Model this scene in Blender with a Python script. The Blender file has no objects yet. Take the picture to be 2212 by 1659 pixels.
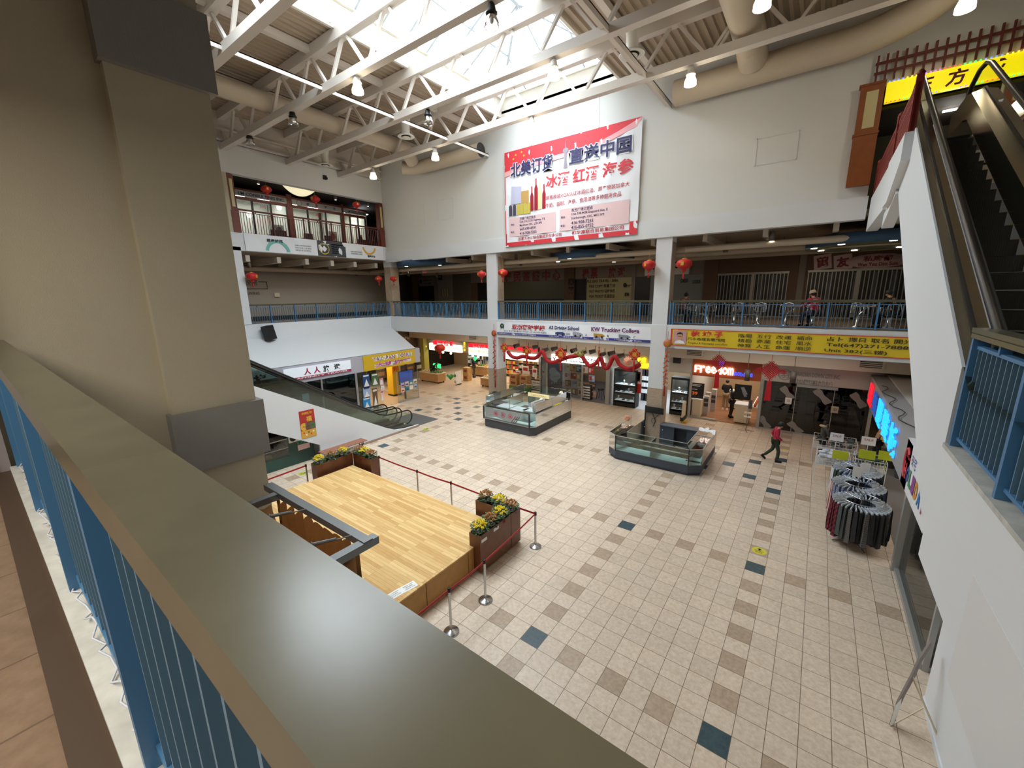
import bpy, bmesh, math, random
from mathutils import Vector, Matrix
random.seed(7)
SC = bpy.context.scene
COL = SC.collection
# ------------------------------------------------------------------ camera
F, YAW, PITCH, ROLL = 882.63, -0.6385, -0.2149, -0.0137
CAM = Vector((3.9046, -10.2, 6.497))
def cam_axes():
    cy, sy = math.cos(YAW), math.sin(YAW)
    f = Vector((sy, cy, 0)); r = Vector((cy, -sy, 0)); u = Vector((0, 0, 1))
    cp, sp = math.cos(PITCH), math.sin(PITCH)
    f, u = f * cp + u * sp, u * cp - f * sp
    cr, sr = math.cos(ROLL), math.sin(ROLL)
    return r * cr + u * sr, u * cr - r * sr, f
RX, UX, FX = cam_axes()
cd = bpy.data.cameras.new('camera'); cam = bpy.data.objects.new('camera', cd); COL.objects.link(cam)
cam.matrix_world = Matrix(((RX.x, UX.x, -FX.x, CAM.x), (RX.y, UX.y, -FX.y, CAM.y), (RX.z, UX.z, -FX.z, CAM.z), (0, 0, 0, 1)))
cd.sensor_fit = 'HORIZONTAL'; cd.sensor_width = 36.0; cd.lens = 36.0 * F / 2212; cd.clip_start = 0.02; cd.clip_end = 400
SC.camera = cam
# the survey of the photograph: a pixel's sight line met with a known plane of the building
def ray(u, v): return RX * ((u - 1106) / F) - UX * ((v - 829.5) / F) + FX
def onx(u, v, x): d = ray(u, v); return CAM + d * ((x - CAM.x) / d.x)
def ony(u, v, y): d = ray(u, v); return CAM + d * ((y - CAM.y) / d.y)
def onz(u, v, z=0.0): d = ray(u, v); return CAM + d * ((z - CAM.z) / d.z)
# ------------------------------------------------------------------ world, light, exposure
vs = SC.view_settings
vs.view_transform = 'Standard'; vs.look = 'None'; vs.gamma = 1.0; vs.use_curve_mapping = False; vs.exposure = 0.0
SC.display_settings.display_device = 'sRGB'
W = bpy.data.worlds.new('overcast_sky'); SC.world = W; W.use_nodes = True
bg = W.node_tree.nodes['Background']; bg.inputs[0].default_value = (0.86, 0.93, 1.0, 1); bg.inputs[1].default_value = 23.0
SC.cycles.use_denoising = True
SC.cycles.max_bounces = 8; SC.cycles.diffuse_bounces = 5; SC.cycles.glossy_bounces = 4; SC.cycles.transmission_bounces = 6
SC.cycles.transparent_max_bounces = 16; SC.cycles.caustics_reflective = False; SC.cycles.caustics_refractive = False
SC.cycles.sample_clamp_indirect = 8.0
def area(name, loc, sx, sy, power, col=(1, 1, 1), rot=(0, 0, 0), spread=180):
    d = bpy.data.lights.new(name, 'AREA'); d.shape = 'RECTANGLE'; d.size = sx; d.size_y = sy; d.energy = power; d.color = col; d.spread = math.radians(spread)
    o = bpy.data.objects.new(name, d); o.location = loc; o.rotation_euler = rot; COL.objects.link(o); return o
def point(name, loc, power, col=(1, 1, 1), r=0.1):
    d = bpy.data.lights.new(name, 'POINT'); d.energy = power; d.color = col; d.shadow_soft_size = r
    o = bpy.data.objects.new(name, d); o.location = loc; COL.objects.link(o); return o
portal = area('skylight_portal', (-6.33, -0.27, 15.53), 5.7, 14.4, 1.0); portal.data.cycles.is_portal = True
# area lights for the gallery lamps, and unseen fill added over the near balcony
for x_, y_, p_ in ((-14.5, 10.2, 45), (-6.2, 10.2, 45), (3.0, 10.0, 55)): area('gallery_light', (x_, y_, 8.05), 3.0, 2.0, p_, (1, .86, .68))
area('left_gallery_light', (-20.6, 3, 8.0), 1.2, 7, 45, (1, .88, .74))
for x_, p_ in ((-14, 60), (-6, 60), (2.5, 60)): area('corridor_fill', (x_, 9.3, 4.15), 5, 1.2, p_, (1, .88, .72))  # fill added to brighten the ground corridor, without any fixture
area('balcony_fill', (2.0, -11.9, 8.1), 5, 1.5, 190, (1, .93, .83)); area('upper_gallery_light', (-19.9, 3, 11.9), .8, 6, 25, (1, .9, .75))
# ------------------------------------------------------------------ materials
def lin(c): return tuple((x / 12.92 if x <= 0.04045 else ((x + 0.055) / 1.055) ** 2.4) for x in c)
def hexc(h): return lin(tuple(int(h[i:i + 2], 16) / 255 for i in (0, 2, 4)))
MATS = {}
def mat(name, h, rough=0.5, metal=0.0, emit=0.0, ecol=None, noise=0.0, nscale=3.0, bump=0.0, bscale=60.0, spec=0.5, coat=0.0):
    if name in MATS: return MATS[name]
    m = bpy.data.materials.new(name); m.use_nodes = True; nt = m.node_tree; b = nt.nodes['Principled BSDF']
    c = hexc(h) if isinstance(h, str) else h
    b.inputs['Base Color'].default_value = (*c, 1); b.inputs['Roughness'].default_value = rough; b.inputs['Metallic'].default_value = metal
    b.inputs['Specular IOR Level'].default_value = spec; b.inputs['Coat Weight'].default_value = coat
    if emit:
        b.inputs['Emission Color'].default_value = (*(hexc(ecol) if ecol else c), 1); b.inputs['Emission Strength'].default_value = emit
    if noise or bump:
        tc = nt.nodes.new('ShaderNodeTexCoord')
    if noise:
        n = nt.nodes.new('ShaderNodeTexNoise'); n.inputs['Scale'].default_value = nscale; n.inputs['Detail'].default_value = 5
        nt.links.new(tc.outputs['Object'], n.inputs['Vector'])
        mr = nt.nodes.new('ShaderNodeMapRange'); mr.inputs['From Min'].default_value = 0.3; mr.inputs['From Max'].default_value = 0.7
        mr.inputs['To Min'].default_value = 1 - noise; mr.inputs['To Max'].default_value = 1 + noise
        nt.links.new(n.outputs['Fac'], mr.inputs['Value'])
        mx = nt.nodes.new('ShaderNodeMix'); mx.data_type = 'RGBA'; mx.blend_type = 'MULTIPLY'; mx.inputs['Factor'].default_value = 1
        mx.inputs['A'].default_value = (*c, 1); nt.links.new(mr.outputs['Result'], mx.inputs['B']); nt.links.new(mx.outputs['Result'], b.inputs['Base Color'])
    if bump:
        n2 = nt.nodes.new('ShaderNodeTexNoise'); n2.inputs['Scale'].default_value = bscale; n2.inputs['Detail'].default_value = 3
        nt.links.new(tc.outputs['Object'], n2.inputs['Vector'])
        bp = nt.nodes.new('ShaderNodeBump'); bp.inputs['Strength'].default_value = bump; bp.inputs['Distance'].default_value = 0.01
        nt.links.new(n2.outputs['Fac'], bp.inputs['Height']); nt.links.new(bp.outputs['Normal'], b.inputs['Normal'])
    MATS[name] = m; return m
def glass(name, h='cfe6e2', tint=0.12, rough=0.02, base=0.06):
    """thin sheet glass: mostly see-through, mirror-like at a glancing angle"""
    if name in MATS: return MATS[name]
    m = bpy.data.materials.new(name); m.use_nodes = True; nt = m.node_tree; nt.nodes.clear()
    out = nt.nodes.new('ShaderNodeOutputMaterial'); tr = nt.nodes.new('ShaderNodeBsdfTransparent'); gl = nt.nodes.new('ShaderNodeBsdfGlossy')
    c = hexc(h); tr.inputs[0].default_value = tuple(1 - tint * 2 * (1 - x) for x in c) + (1,); gl.inputs['Roughness'].default_value = rough
    fr = nt.nodes.new('ShaderNodeFresnel'); fr.inputs[0].default_value = 1.4
    ma = nt.nodes.new('ShaderNodeMath'); ma.operation = 'MULTIPLY_ADD'; ma.inputs[1].default_value = 0.9; ma.inputs[2].default_value = base - 0.03
    nt.links.new(fr.outputs[0], ma.inputs[0])
    mx = nt.nodes.new('ShaderNodeMixShader'); nt.links.new(ma.outputs[0], mx.inputs[0]); nt.links.new(tr.outputs[0], mx.inputs[1]); nt.links.new(gl.outputs[0], mx.inputs[2])
    nt.links.new(mx.outputs[0], out.inputs[0]); MATS[name] = m; return m
# ------------------------------------------------------------------ mesh building
V = Vector
class B:
    """collects shapes in one mesh; .m is the material slot of the faces added next"""
    def __init__(s): s.v = []; s.f = []; s.mi = []; s.m = 0; s.sm = []
    def add(s, vs, fs, smooth=False):
        n = len(s.v); s.v += [tuple(v) for v in vs]
        for f in fs: s.f.append(tuple(i + n for i in f)); s.mi.append(s.m); s.sm.append(smooth)
        return s
    def box(s, x0, x1, y0, y1, z0, z1):
        vs = [(x, y, z) for z in (z0, z1) for y in (y0, y1) for x in (x0, x1)]
        return s.add(vs, [(0, 2, 3, 1), (4, 5, 7, 6), (0, 1, 5, 4), (2, 6, 7, 3), (0, 4, 6, 2), (1, 3, 7, 5)])
    def rbox(s, x0, x1, y0, y1, z0, z1, r=0.02, n=3):
        """box with rounded vertical edges"""
        p = []
        for cx, cy, a in ((x1 - r, y1 - r, 0), (x0 + r, y1 - r, 90), (x0 + r, y0 + r, 180), (x1 - r, y0 + r, 270)):
            for i in range(n + 1):
                t = math.radians(a + 90 * i / n); p.append((cx + r * math.cos(t), cy + r * math.sin(t)))
        return s.prism(p, z0, z1)
    def prism(s, poly, z0, z1, ax='z'):
        def P(a, b, c): return (a, b, c) if ax == 'z' else ((a, c, b) if ax == 'y' else (c, a, b))
        n = len(poly); vs = [P(a, b, z0) for a, b in poly] + [P(a, b, z1) for a, b in poly]
        fs = [tuple(range(n - 1, -1, -1)), tuple(range(n, 2 * n))] + [(i, (i + 1) % n, n + (i + 1) % n, n + i) for i in range(n)]
        return s.add(vs, fs)
    def quad(s, a, b, c, d): return s.add([a, b, c, d], [(0, 1, 2, 3)])
    def sheet(s, P, nu, nv, smooth=True):
        """grid surface P(u, v), u and v in 0..1"""
        vs = [P(i / nu, j / nv) for j in range(nv + 1) for i in range(nu + 1)]
        return s.add(vs, [(j * (nu + 1) + i, j * (nu + 1) + i + 1, (j + 1) * (nu + 1) + i + 1, (j + 1) * (nu + 1) + i) for j in range(nv) for i in range(nu)], smooth)
    def bar(s, p, q, w, h=None, up=V((0, 0, 1))):
        p, q = V(p), V(q); h = h or w; d = (q - p).normalized(); a = d.cross(up)
        if a.length < 1e-4: a = d.cross(V((0, 1, 0)))
        a.normalize(); b = a.cross(d); a *= w / 2; b *= h / 2
        vs = [p - a - b, p + a - b, p + a + b, p - a + b, q - a - b, q + a - b, q + a + b, q - a + b]
        return s.add(vs, [(0, 3, 2, 1), (4, 5, 6, 7), (0, 1, 5, 4), (1, 2, 6, 5), (2, 3, 7, 6), (3, 0, 4, 7)])
    def tube(s, pts, r, n=8, closed=False, smooth=True, caps=True):
        pts = [V(p) for p in pts]; m = len(pts); rs = r if isinstance(r, (list, tuple)) else [r] * m
        vs = []; prev = None
        for i, p in enumerate(pts):
            if closed: t = pts[(i + 1) % m] - pts[i - 1]
            else: t = pts[min(i + 1, m - 1)] - pts[max(i - 1, 0)]
            if t.length < 1e-9: t = V((0, 0, 1))
            t.normalize()
            if prev is None:
                a = t.cross(V((0, 0, 1)))
                if a.length < 1e-3: a = t.cross(V((1, 0, 0)))
            else: a = prev - t * prev.dot(t)
            a.normalize(); prev = a; b = t.cross(a)
            for k in range(n):
                th = 2 * math.pi * k / n; vs.append(p + (a * math.cos(th) + b * math.sin(th)) * rs[i])
        fs = [(i * n + k, i * n + (k + 1) % n, ((i + 1) % m) * n + (k + 1) % n, ((i + 1) % m) * n + k) for i in range(m if closed else m - 1) for k in range(n)]
        s.add(vs, fs, smooth)
        if not closed and caps: s.add(vs[:n], [tuple(range(n - 1, -1, -1))]); s.add(vs[-n:], [tuple(range(n))])
        return s
    def lathe(s, prof, c=(0, 0, 0), n=16, ax='z', smooth=True, a0=0.0, a1=360.0):
        """profile of (radius, height) turned about an axis through c"""
        vs = []; full = a1 - a0 >= 359.9; k = n if full else n + 1
        for r, h in prof:
            for i in range(k):
                t = math.radians(a0 + (a1 - a0) * i / n); x, y = r * math.cos(t), r * math.sin(t)
                vs.append((c[0] + x, c[1] + y, c[2] + h) if ax == 'z' else ((c[0] + x, c[1] + h, c[2] + y) if ax == 'y' else (c[0] + h, c[1] + x, c[2] + y)))
        fs = [(j * k + i, j * k + (i + 1) % k, (j + 1) * k + (i + 1) % k, (j + 1) * k + i) for j in range(len(prof) - 1) for i in range(n)]
        return s.add(vs, fs, smooth)
    def ball(s, c, rx, ry=None, rz=None, n=10, m=6):
        ry = ry or rx; rz = rz or rx; vs = []
        for j in range(m + 1):
            ph = math.pi * j / m - math.pi / 2
            for i in range(n):
                th = 2 * math.pi * i / n; vs.append((c[0] + rx * math.cos(ph) * math.cos(th), c[1] + ry * math.cos(ph) * math.sin(th), c[2] + rz * math.sin(ph)))
        return s.add(vs, [(j * n + i, j * n + (i + 1) % n, (j + 1) * n + (i + 1) % n, (j + 1) * n + i) for j in range(m) for i in range(n)], True)
    def move(s, M4): s.v = [tuple(M4 @ V(v)) for v in s.v]; return s
def link(o): COL.objects.link(o); return o
def obj(name, b, mats, parent=None, local=False, kind=None, label=None):
    """link the shapes of b as ONE mesh object; a part of parent if one is given"""
    if not isinstance(mats, (list, tuple)): mats = [mats]
    me = bpy.data.meshes.new(name); o = bpy.data.objects.new(name, me)
    vs = b.v
    if parent is not None:
        if not local:
            off = V(parent.location); p = parent.parent
            while p is not None: off += p.location; p = p.parent
            vs = [(x - off.x, y - off.y, z - off.z) for x, y, z in vs]
        o.parent = parent
    elif not local and vs:
        xs = [v[0] for v in vs]; ys = [v[1] for v in vs]; zs = [v[2] for v in vs]
        off = V(((min(xs) + max(xs)) / 2, (min(ys) + max(ys)) / 2, min(zs))); o.location = off
        vs = [(x - off.x, y - off.y, z - off.z) for x, y, z in vs]
    me.from_pydata(vs, [], b.f)
    for m in mats: me.materials.append(m)
    me.polygons.foreach_set('material_index', b.mi); me.polygons.foreach_set('use_smooth', b.sm)
    me.update()
    if kind: o['kind'] = kind
    if label: o['label'] = label
    return link(o)
def tag(o, label, cat, group=None, kind=None):
    o['label'] = label; o['category'] = cat
    if group: o['group'] = group
    if kind: o['kind'] = kind
    return o
def thing(name, label, cat, loc=(0, 0, 0), rz=0.0, group=None):
    o = bpy.data.objects.new(name, None); link(o); o.empty_display_size = 0.1; o.location = loc; o.rotation_euler = (0, 0, rz)
    return tag(o, label, cat, group)
def dup(o, loc=None, rz=None, label=None, scale=None, parent=None):
    """a copy of a thing with copies of its parts and their sub-parts"""
    c = o.copy(); link(c)
    if parent is not None: c.parent = parent
    if loc is not None: c.location = loc
    if rz is not None: c.rotation_euler = (0, 0, rz)
    if scale is not None: c.scale = (scale,) * 3 if not isinstance(scale, tuple) else scale
    if label: c['label'] = label
    for ch in list(o.children): dup(ch, parent=c)
    return c
def struct(name, b, m, label=None, cat=None):
    o = obj(name, b, m, kind='structure')
    if label: o['label'] = label
    if cat: o['category'] = cat
    return o
def text(s, m, o, r, u, size, parent=None, name='lettering', ax=0.5, depth=0.0, bold=0.0, w=None, h=None, shear=0.0, spacing=1.0, label=None):
    """lettering at point o, running along r, upright along u; ax 0 left .. 1 right; fitted to a width w and height h when given"""
    cu = bpy.data.curves.new('t', 'FONT'); cu.body = s; cu.size = 1.0; cu.extrude = 0.0; cu.offset = bold; cu.shear = shear; cu.space_character = spacing; cu.resolution_u = 2
    t = bpy.data.objects.new('t', cu); me0 = t.to_mesh(); vs = [V(v.co) for v in me0.vertices]; fs = [tuple(p.vertices) for p in me0.polygons]; t.to_mesh_clear()
    bpy.data.objects.remove(t); bpy.data.curves.remove(cu)
    if not vs: return None
    x0 = min(v.x for v in vs); x1 = max(v.x for v in vs); y0 = min(v.y for v in vs); y1 = max(v.y for v in vs)
    kx = ky = size
    if w: kx = w / (x1 - x0); ky = (h / (y1 - y0)) if h else kx
    elif h: kx = ky = h / (y1 - y0)
    r = V(r).normalized(); u = V(u).normalized(); nrm = r.cross(u); o = V(o)
    P = [o + r * ((v.x - x0 - (x1 - x0) * ax) * kx) + u * ((v.y - (y0 + y1) / 2) * ky) for v in vs]
    b = B(); b.add(P, fs)
    if depth:
        n = len(P); b = B(); b.add([p + nrm * depth for p in P], fs)
        ed = {}
        for f in fs:
            for i in range(len(f)):
                e = (f[i], f[(i + 1) % len(f)]); ed[e] = 1
        side = [(a, c, c + n, a + n) for (a, c) in ed if (c, a) not in ed]
        b.add([p + nrm * depth for p in P] + P, [(s_[0], s_[3], s_[2], s_[1]) for s_ in side])
    return obj(name, b, m, parent, label=label)
LX, LY, LZ = V((1, 0, 0)), V((0, 1, 0)), V((0, 0, 1))
# ================================================================== the building shell
M_wall = mat('painted_wall', 'd9d9d6', 0.75, bump=0.08, bscale=90)
M_white = mat('white_paint', 'd9dbdd', 0.7, bump=0.05, bscale=90)
M_grey = mat('grey_wall', 'a39d94', 0.8)
M_soffit = mat('soffit_beige', 'bfb4a4', 0.8)
M_pipe = mat('painted_pipe', 'c2b49f', 0.6)
M_cream = mat('cream_stucco', 'bdb49c', 0.85, noise=0.03, nscale=1.5, bump=0.35, bscale=140)
M_band = mat('grey_stucco', '8f8d88', 0.85, bump=0.5, bscale=150)
M_deck = mat('roof_deck_paint', 'ad9c88', 0.7)
M_steel = mat('truss_paint', 'd6cdc3', 0.5)
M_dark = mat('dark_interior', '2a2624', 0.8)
M_black = mat('black', '141414', 0.5)
M_stone = mat('granite_tile', 'b09d88', 0.35, noise=0.12, nscale=14)
M_blue = mat('blue_enamel', '4a7da8', 0.35)
M_cap = mat('rail_cap_paint', '5d5947', 0.25, noise=0.1, nscale=8)
M_chrome = mat('brushed_steel', 'c4c6c8', 0.25, 1.0)
M_alu = mat('aluminium_frame', 'b2b3b0', 0.4, 0.6)
M_glass = glass('shop_glass')
M_gglass = glass('counter_glass', 'c9e6de', 0.14)
M_dglass = glass('smoked_glass', '6b6258', 0.8, base=0.08)
def tile_mat(name, h, h2, var=0.05):
    m = bpy.data.materials.new(name); m.use_nodes = True; nt = m.node_tree; N = nt.nodes.new; L = nt.links.new; b = nt.nodes['Principled BSDF']
    tc = N('ShaderNodeTexCoord'); sc = N('ShaderNodeVectorMath'); sc.operation = 'SCALE'; sc.inputs['Scale'].default_value = 2.5; L(tc.outputs['Object'], sc.inputs[0])
    fl = N('ShaderNodeVectorMath'); fl.operation = 'FLOOR'; L(sc.outputs[0], fl.inputs[0])
    wn = N('ShaderNodeTexWhiteNoise'); wn.noise_dimensions = '2D'; L(fl.outputs[0], wn.inputs['Vector'])
    n = N('ShaderNodeTexNoise'); n.inputs['Scale'].default_value = 14; n.inputs['Detail'].default_value = 6; n.inputs['Roughness'].default_value = 0.65
    off = N('ShaderNodeVectorMath'); off.operation = 'ADD'; L(tc.outputs['Object'], off.inputs[0]); L(wn.outputs['Color'], off.inputs[1]); L(off.outputs[0], n.inputs['Vector'])
    mx = N('ShaderNodeMix'); mx.data_type = 'RGBA'; mx.inputs['A'].default_value = (*hexc(h), 1); mx.inputs['B'].default_value = (*hexc(h2), 1)
    mr = N('ShaderNodeMapRange'); mr.inputs['From Min'].default_value = 0.35; mr.inputs['From Max'].default_value = 0.68; L(n.outputs['Fac'], mr.inputs['Value']); L(mr.outputs[0], mx.inputs['Factor'])
    v = N('ShaderNodeMapRange'); v.inputs['To Min'].default_value = 1 - var; v.inputs['To Max'].default_value = 1 + var; L(wn.outputs['Value'], v.inputs['Value'])
    mm = N('ShaderNodeMix'); mm.data_type = 'RGBA'; mm.blend_type = 'MULTIPLY'; mm.inputs['Factor'].default_value = 1; L(mx.outputs['Result'], mm.inputs['A']); L(v.outputs[0], mm.inputs['B'])
    # grout joints
    fr = N('ShaderNodeVectorMath'); fr.operation = 'FRACTION'; L(sc.outputs[0], fr.inputs[0]); sp = N('ShaderNodeSeparateXYZ'); L(fr.outputs[0], sp.inputs[0])
    def edge(o):
        a = N('ShaderNodeMath'); a.operation = 'SUBTRACT'; L(o, a.inputs[0]); a.inputs[1].default_value = 0.5
        c = N('ShaderNodeMath'); c.operation = 'ABSOLUTE'; L(a.outputs[0], c.inputs[0]); return c
    e = N('ShaderNodeMath'); e.operation = 'MAXIMUM'; L(edge(sp.outputs[0]).outputs[0], e.inputs[0]); L(edge(sp.outputs[1]).outputs[0], e.inputs[1])
    g = N('ShaderNodeMath'); g.operation = 'GREATER_THAN'; g.inputs[1].default_value = 0.489; L(e.outputs[0], g.inputs[0])
    fin = N('ShaderNodeMix'); fin.data_type = 'RGBA'; L(g.outputs[0], fin.inputs['Factor']); L(mm.outputs['Result'], fin.inputs['A']); fin.inputs['B'].default_value = (*hexc('6a5646'), 1)
    L(fin.outputs['Result'], b.inputs['Base Color'])
    b.inputs['Roughness'].default_value = 0.32; b.inputs['Specular IOR Level'].default_value = 0.35
    return m
T_light = tile_mat('floor_tile_light', 'd8c6b1', 'c3ae97'); T_tan = tile_mat('floor_tile_tan', 'b59f88', 'a18b75'); T_teal = tile_mat('floor_tile_slate', '41555a', '33464c', 0.02)
T_up = tile_mat('balcony_tile', '8d7660', '7c6651', 0.06)
# ground floor: 0.4 m tiles laid in bands of tan tiles with slate tiles at the crossings
b = B()
teal = set()
for cx, cy in ((4, 16), (-32, 16), (4, -20), (-32, -20)):
    for k in (-4, -2, 0, 2, 4): teal |= {(cx + k, cy + k), (cx + k, cy - k)}
teal |= {(x, y) for x in (-36, -28, 0, 8) for y in (0, -12)}
I0, I1, J0, J1 = -84, 34, -40, 48
for j in range(J0, J1):
    for i in range(I0, I1):
        k = 0
        if (i, j) in teal: k = 2
        elif (i in (-36, -28, 0, 8) and j % 2 == 0) or (j in (-12, 0, 12, 20) and i % 2 == 0): k = 1
        b.m = k; b.quad((i * .4, j * .4, 0), (i * .4 + .4, j * .4, 0), (i * .4 + .4, j * .4 + .4, 0), (i * .4, j * .4 + .4, 0))
bm = B(); 
floor = obj('floor', b, [T_light, T_tan, T_teal], local=True, kind='structure'); floor['label'] = 'beige ceramic tile floor of the atrium with slate accent tiles'
# upper floor slabs
# everything hung on the upper levels was surveyed against one reference depth; K brings it to the depth of the columns
K = 0.8426
def up(b):
    b.v = [tuple(CAM + (V(p) - CAM) * K) for p in b.v]; return b
def U(x, y, z): return CAM + (V((x, y, z)) - CAM) * K
D, XL, Z2, Z3 = U(0, 10.45, 0).y, U(-23.3, 0, 0).x, U(0, 0, 4.95).z, U(0, 0, 9.75).z
def slab(name, boxes, m, k=True):
    bb = B()
    for x in boxes: bb.box(*x)
    return struct(name, up(bb) if k else bb, m)
slab('floor_second', [(-23.4, 14, 10.75, 24, 4.5, 4.95), (-30, -23.4, -9, 24, 4.5, 4.95)], T_up)
slab('floor_balcony', [(-2.0, 5.25, -18, -10.12, 4.6, 4.95), (5.25, 14, -18, -3.0, 4.6, 4.95)], T_up)
slab('floor_third', [(-32, -23.4, -9, 16, 9.45, 9.75), (5.05, 5.45, 2.6, 20, 9.45, 9.75), (5.45, 14, 3.75, 20, 9.45, 9.75)], M_grey)
# far wall: fascia of the second floor, the big upper wall and its projecting foot
slab('fascia_far', [(-23.3, 7.2, 10.45, 10.75, 3.84, 4.97)], M_white)
slab('wall_far', [(-23.3, 4.86, 10.45, 10.8, 9.84, 16.4), (4.86, 14, 10.45, 10.8, 13.5, 16.4)], M_wall)
slab('wall_far_foot', [(-23.3, 4.9, 10.38, 10.8, 9.05, 9.84)], M_white)
# left wall above the third floor gallery, ends beside the openings
slab('wall_left', [(-23.7, -23.3, -9, 10.8, 13.32, 16.4), (-23.7, -23.3, -9, -0.25, 9.2, 13.32), (-23.7, -23.3, -9, -5, 0, 9.2)], M_wall)
slab('fascia_left', [(-23.65, -23.3, -5, 10.45, 4.06, 4.97)], M_white)
slab('fascia_left_upper', [(-23.65, -23.3, -0.25, 10.45, 9.2, 10.2)], M_white)
# outer enclosure
slab('wall_back', [(-34, 14, 24, 24.3, -2, 16.5), (-34.3, -34, -16, 24, -2, 16.5), (14, 14.3, -16, 24, -2, 16.5), (-34, 14.3, -16.3, -16, -2, 16.5)], M_grey)
slab('wall_near_left', [(-28, -1.3, -10.3, -10.1, 0, 14.5)], M_grey, False)
slab('wall_second_far', [(-17, 14, 14.5, 14.7, Z2, 9.0)], M_grey, False)
slab('wall_second_left', [(-27.9, -27.6, -5, 14, 4.95, 9.3)], mat('taupe_wall', '8d857a', 0.85))
slab('ceiling_second', [(-34, 14, 10.8, 24, 9.32, 9.45), (-34, -23.7, -9, 10.8, 9.3, 9.44)], M_soffit)
slab('ceiling_ground', [(-34, 14, 10.75, 24, 3.78, 4.0), (-34, -23.6, -9, 10.75, 3.78, 4.0)], M_soffit)
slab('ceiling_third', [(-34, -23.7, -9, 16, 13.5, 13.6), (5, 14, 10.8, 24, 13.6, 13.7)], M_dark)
slab('baseboard_left', [(-27.6, -27.56, -5, 14, 4.95, 5.25)], M_black)
# columns
def column(x0, x1, y0, y1, zs):
    bb = B()
    for i, (z0, z1) in enumerate(zs): bb.m = i % 2; bb.box(x0, x1, y0, y1, z0, z1)
    return struct('column', bb, [M_stone, M_white])
for x0, x1 in ((-13.35, -12.5), (-2.72, -1.95)):
    bb = B(); bb.m = 1; bb.box(x0 + .02, x1 - .02, 10.47, 10.6, 4.9, 9.1); bb.m = 0; bb.box(x0 + .02, x1 - .02, 10.6, 11.2, 4.95, 8.85); bb.m = 1; bb.box(x0 + .02, x1 - .02, 10.6, 11.2, 8.85, 9.32); up(bb)
    x0, x1 = U(x0, 0, 0).x, U(x1, 0, 0).x; bb.m = 0; bb.box(x0, x1, D - .03, D + .7, 0, 2.5); bb.m = 1; bb.box(x0 + .01, x1 - .01, D - .02, D + .69, 2.5, Z2)
    struct('column', bb, [M_stone, M_white], 'white and granite column carrying the far gallery')
bb = B(); bb.m = 0; bb.box(-23.75, -22.98, 10.5, 11.25, 4.95, 8.7); bb.m = 1; bb.box(-23.76, -22.97, 10.49, 11.26, 8.7, 9.3); struct('column', up(bb), [M_stone, M_white])
bb = B(); bb.m = 1; bb.box(-23.8, -23.3, -0.35, 0.4, 4.95, 9.4); struct('column', up(bb), [M_stone, M_white])
# cream pillar and wall at the end of our own balcony
bb = B(); bb.m = 0; bb.box(-3.6, -2.2, -10.2, -8.8, 0, 16.4); bb.box(-3.0, -2.1, -8.86, -7.95, 0, 16.4); bb.m = 1
bb.box(-3.02, -2.02, -8.9, -7.89, 8.82, 9.62); bb.box(-3.02, -2.02, -8.9, -7.89, 4.42, 5.16)
struct('column', up(bb), [M_cream, M_band], 'cream stucco pillar with grey bands at the end of the near balcony')
bb = B(); bb.box(-3.6, -2.0, -18, -10.12, 4.95, 16.4); struct('wall_near', up(bb), mat('lilac_grey_wall', '9a9290', 0.8))
bb = B(); bb.box(-2.0, -1.985, -18, -10.2, 4.95, 5.12); struct('baseboard_near', up(bb), mat('brown_base', '4a3a2a', 0.6))
# near balcony fascia
slab('fascia_near', [(-2.1, 5.1, -10.12, -9.93, 3.7, 4.95)], M_white)
slab('ceiling_fill_shield', [(-3.6, 14, -18, -10.5, 8.9, 9.4)], M_white)  # unseen slab added to keep the balcony fill off the far walls
# right side: stringer wall of the upper escalator, balcony fascia with its ledge
poly = [(-18, 4.93), (-4.42, 4.93), (-4.42, 5.75), (-3.89, 6.06), (2.48, 9.8), (3.55, 9.8), (3.55, 8.7), (2.82, 8.22), (-4.36, 3.9), (-4.36, 3.65), (-18, 3.65)]
bb = B(); bb.prism(poly, 5.1, 5.125, 'x'); struct('wall_escalator', up(bb), M_white, 'white stringer wall of the upper escalator and balcony edge')
bb = B(); bb.prism([(-4.36, 3.65), (-4.36, 3.9), (2.82, 8.22), (3.55, 8.7), (3.55, 8.6), (2.9, 8.0), (-4.1, 3.65)], 5.26, 7.3, 'x'); struct('ceiling_escalator', up(bb), M_white)
slab('fascia_right_return', [(5.098, 5.25, -18, -5.9, 3.4, 4.35)], mat('offwhite_wall', 'd8d7d6', 0.7))
slab('trim_ledge', [(5.08, 5.3, -18, -4.45, 4.93, 4.975)], mat('worn_ledge', 'b7b6ae', 0.6, noise=0.2, nscale=9))
slab('wall_right', [(6.0, 6.4, -16, -2.0, 0, 4.2), (5.98, 6.0, -16, -2.0, 0, 0.1)], M_white, False)
slab('wall_right_upper', [(7.2, 7.4, -3, 12.2, 3.05, 9.4)], M_wall, False)
slab('ceiling_right', [(5.26, 7.3, -18, -4.3, 3.6, 3.7)], M_white)
# third floor gallery edge on the right, a stepped white kerb under the red fence
bb = B(); bb.box(4.98, 5.3, 5.2, 10.4, 8.6, 9.75); bb.prism([(2.5, 9.75), (5.2, 9.75), (5.2, 8.9), (5.0, 8.62), (4.1, 8.62), (2.5, 9.2)], 4.95, 5.3, 'x'); bb.prism([(3.5, 8.7), (5.6, 8.16), (5.6, 8.5), (3.9, 9.1)], 5.05, 5.3, 'x')
struct('fascia_third', up(bb), M_white)
slab('ceiling_third_right', [(5.3, 14, 5.2, 24, 8.9, 9.4)], M_soffit)
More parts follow.
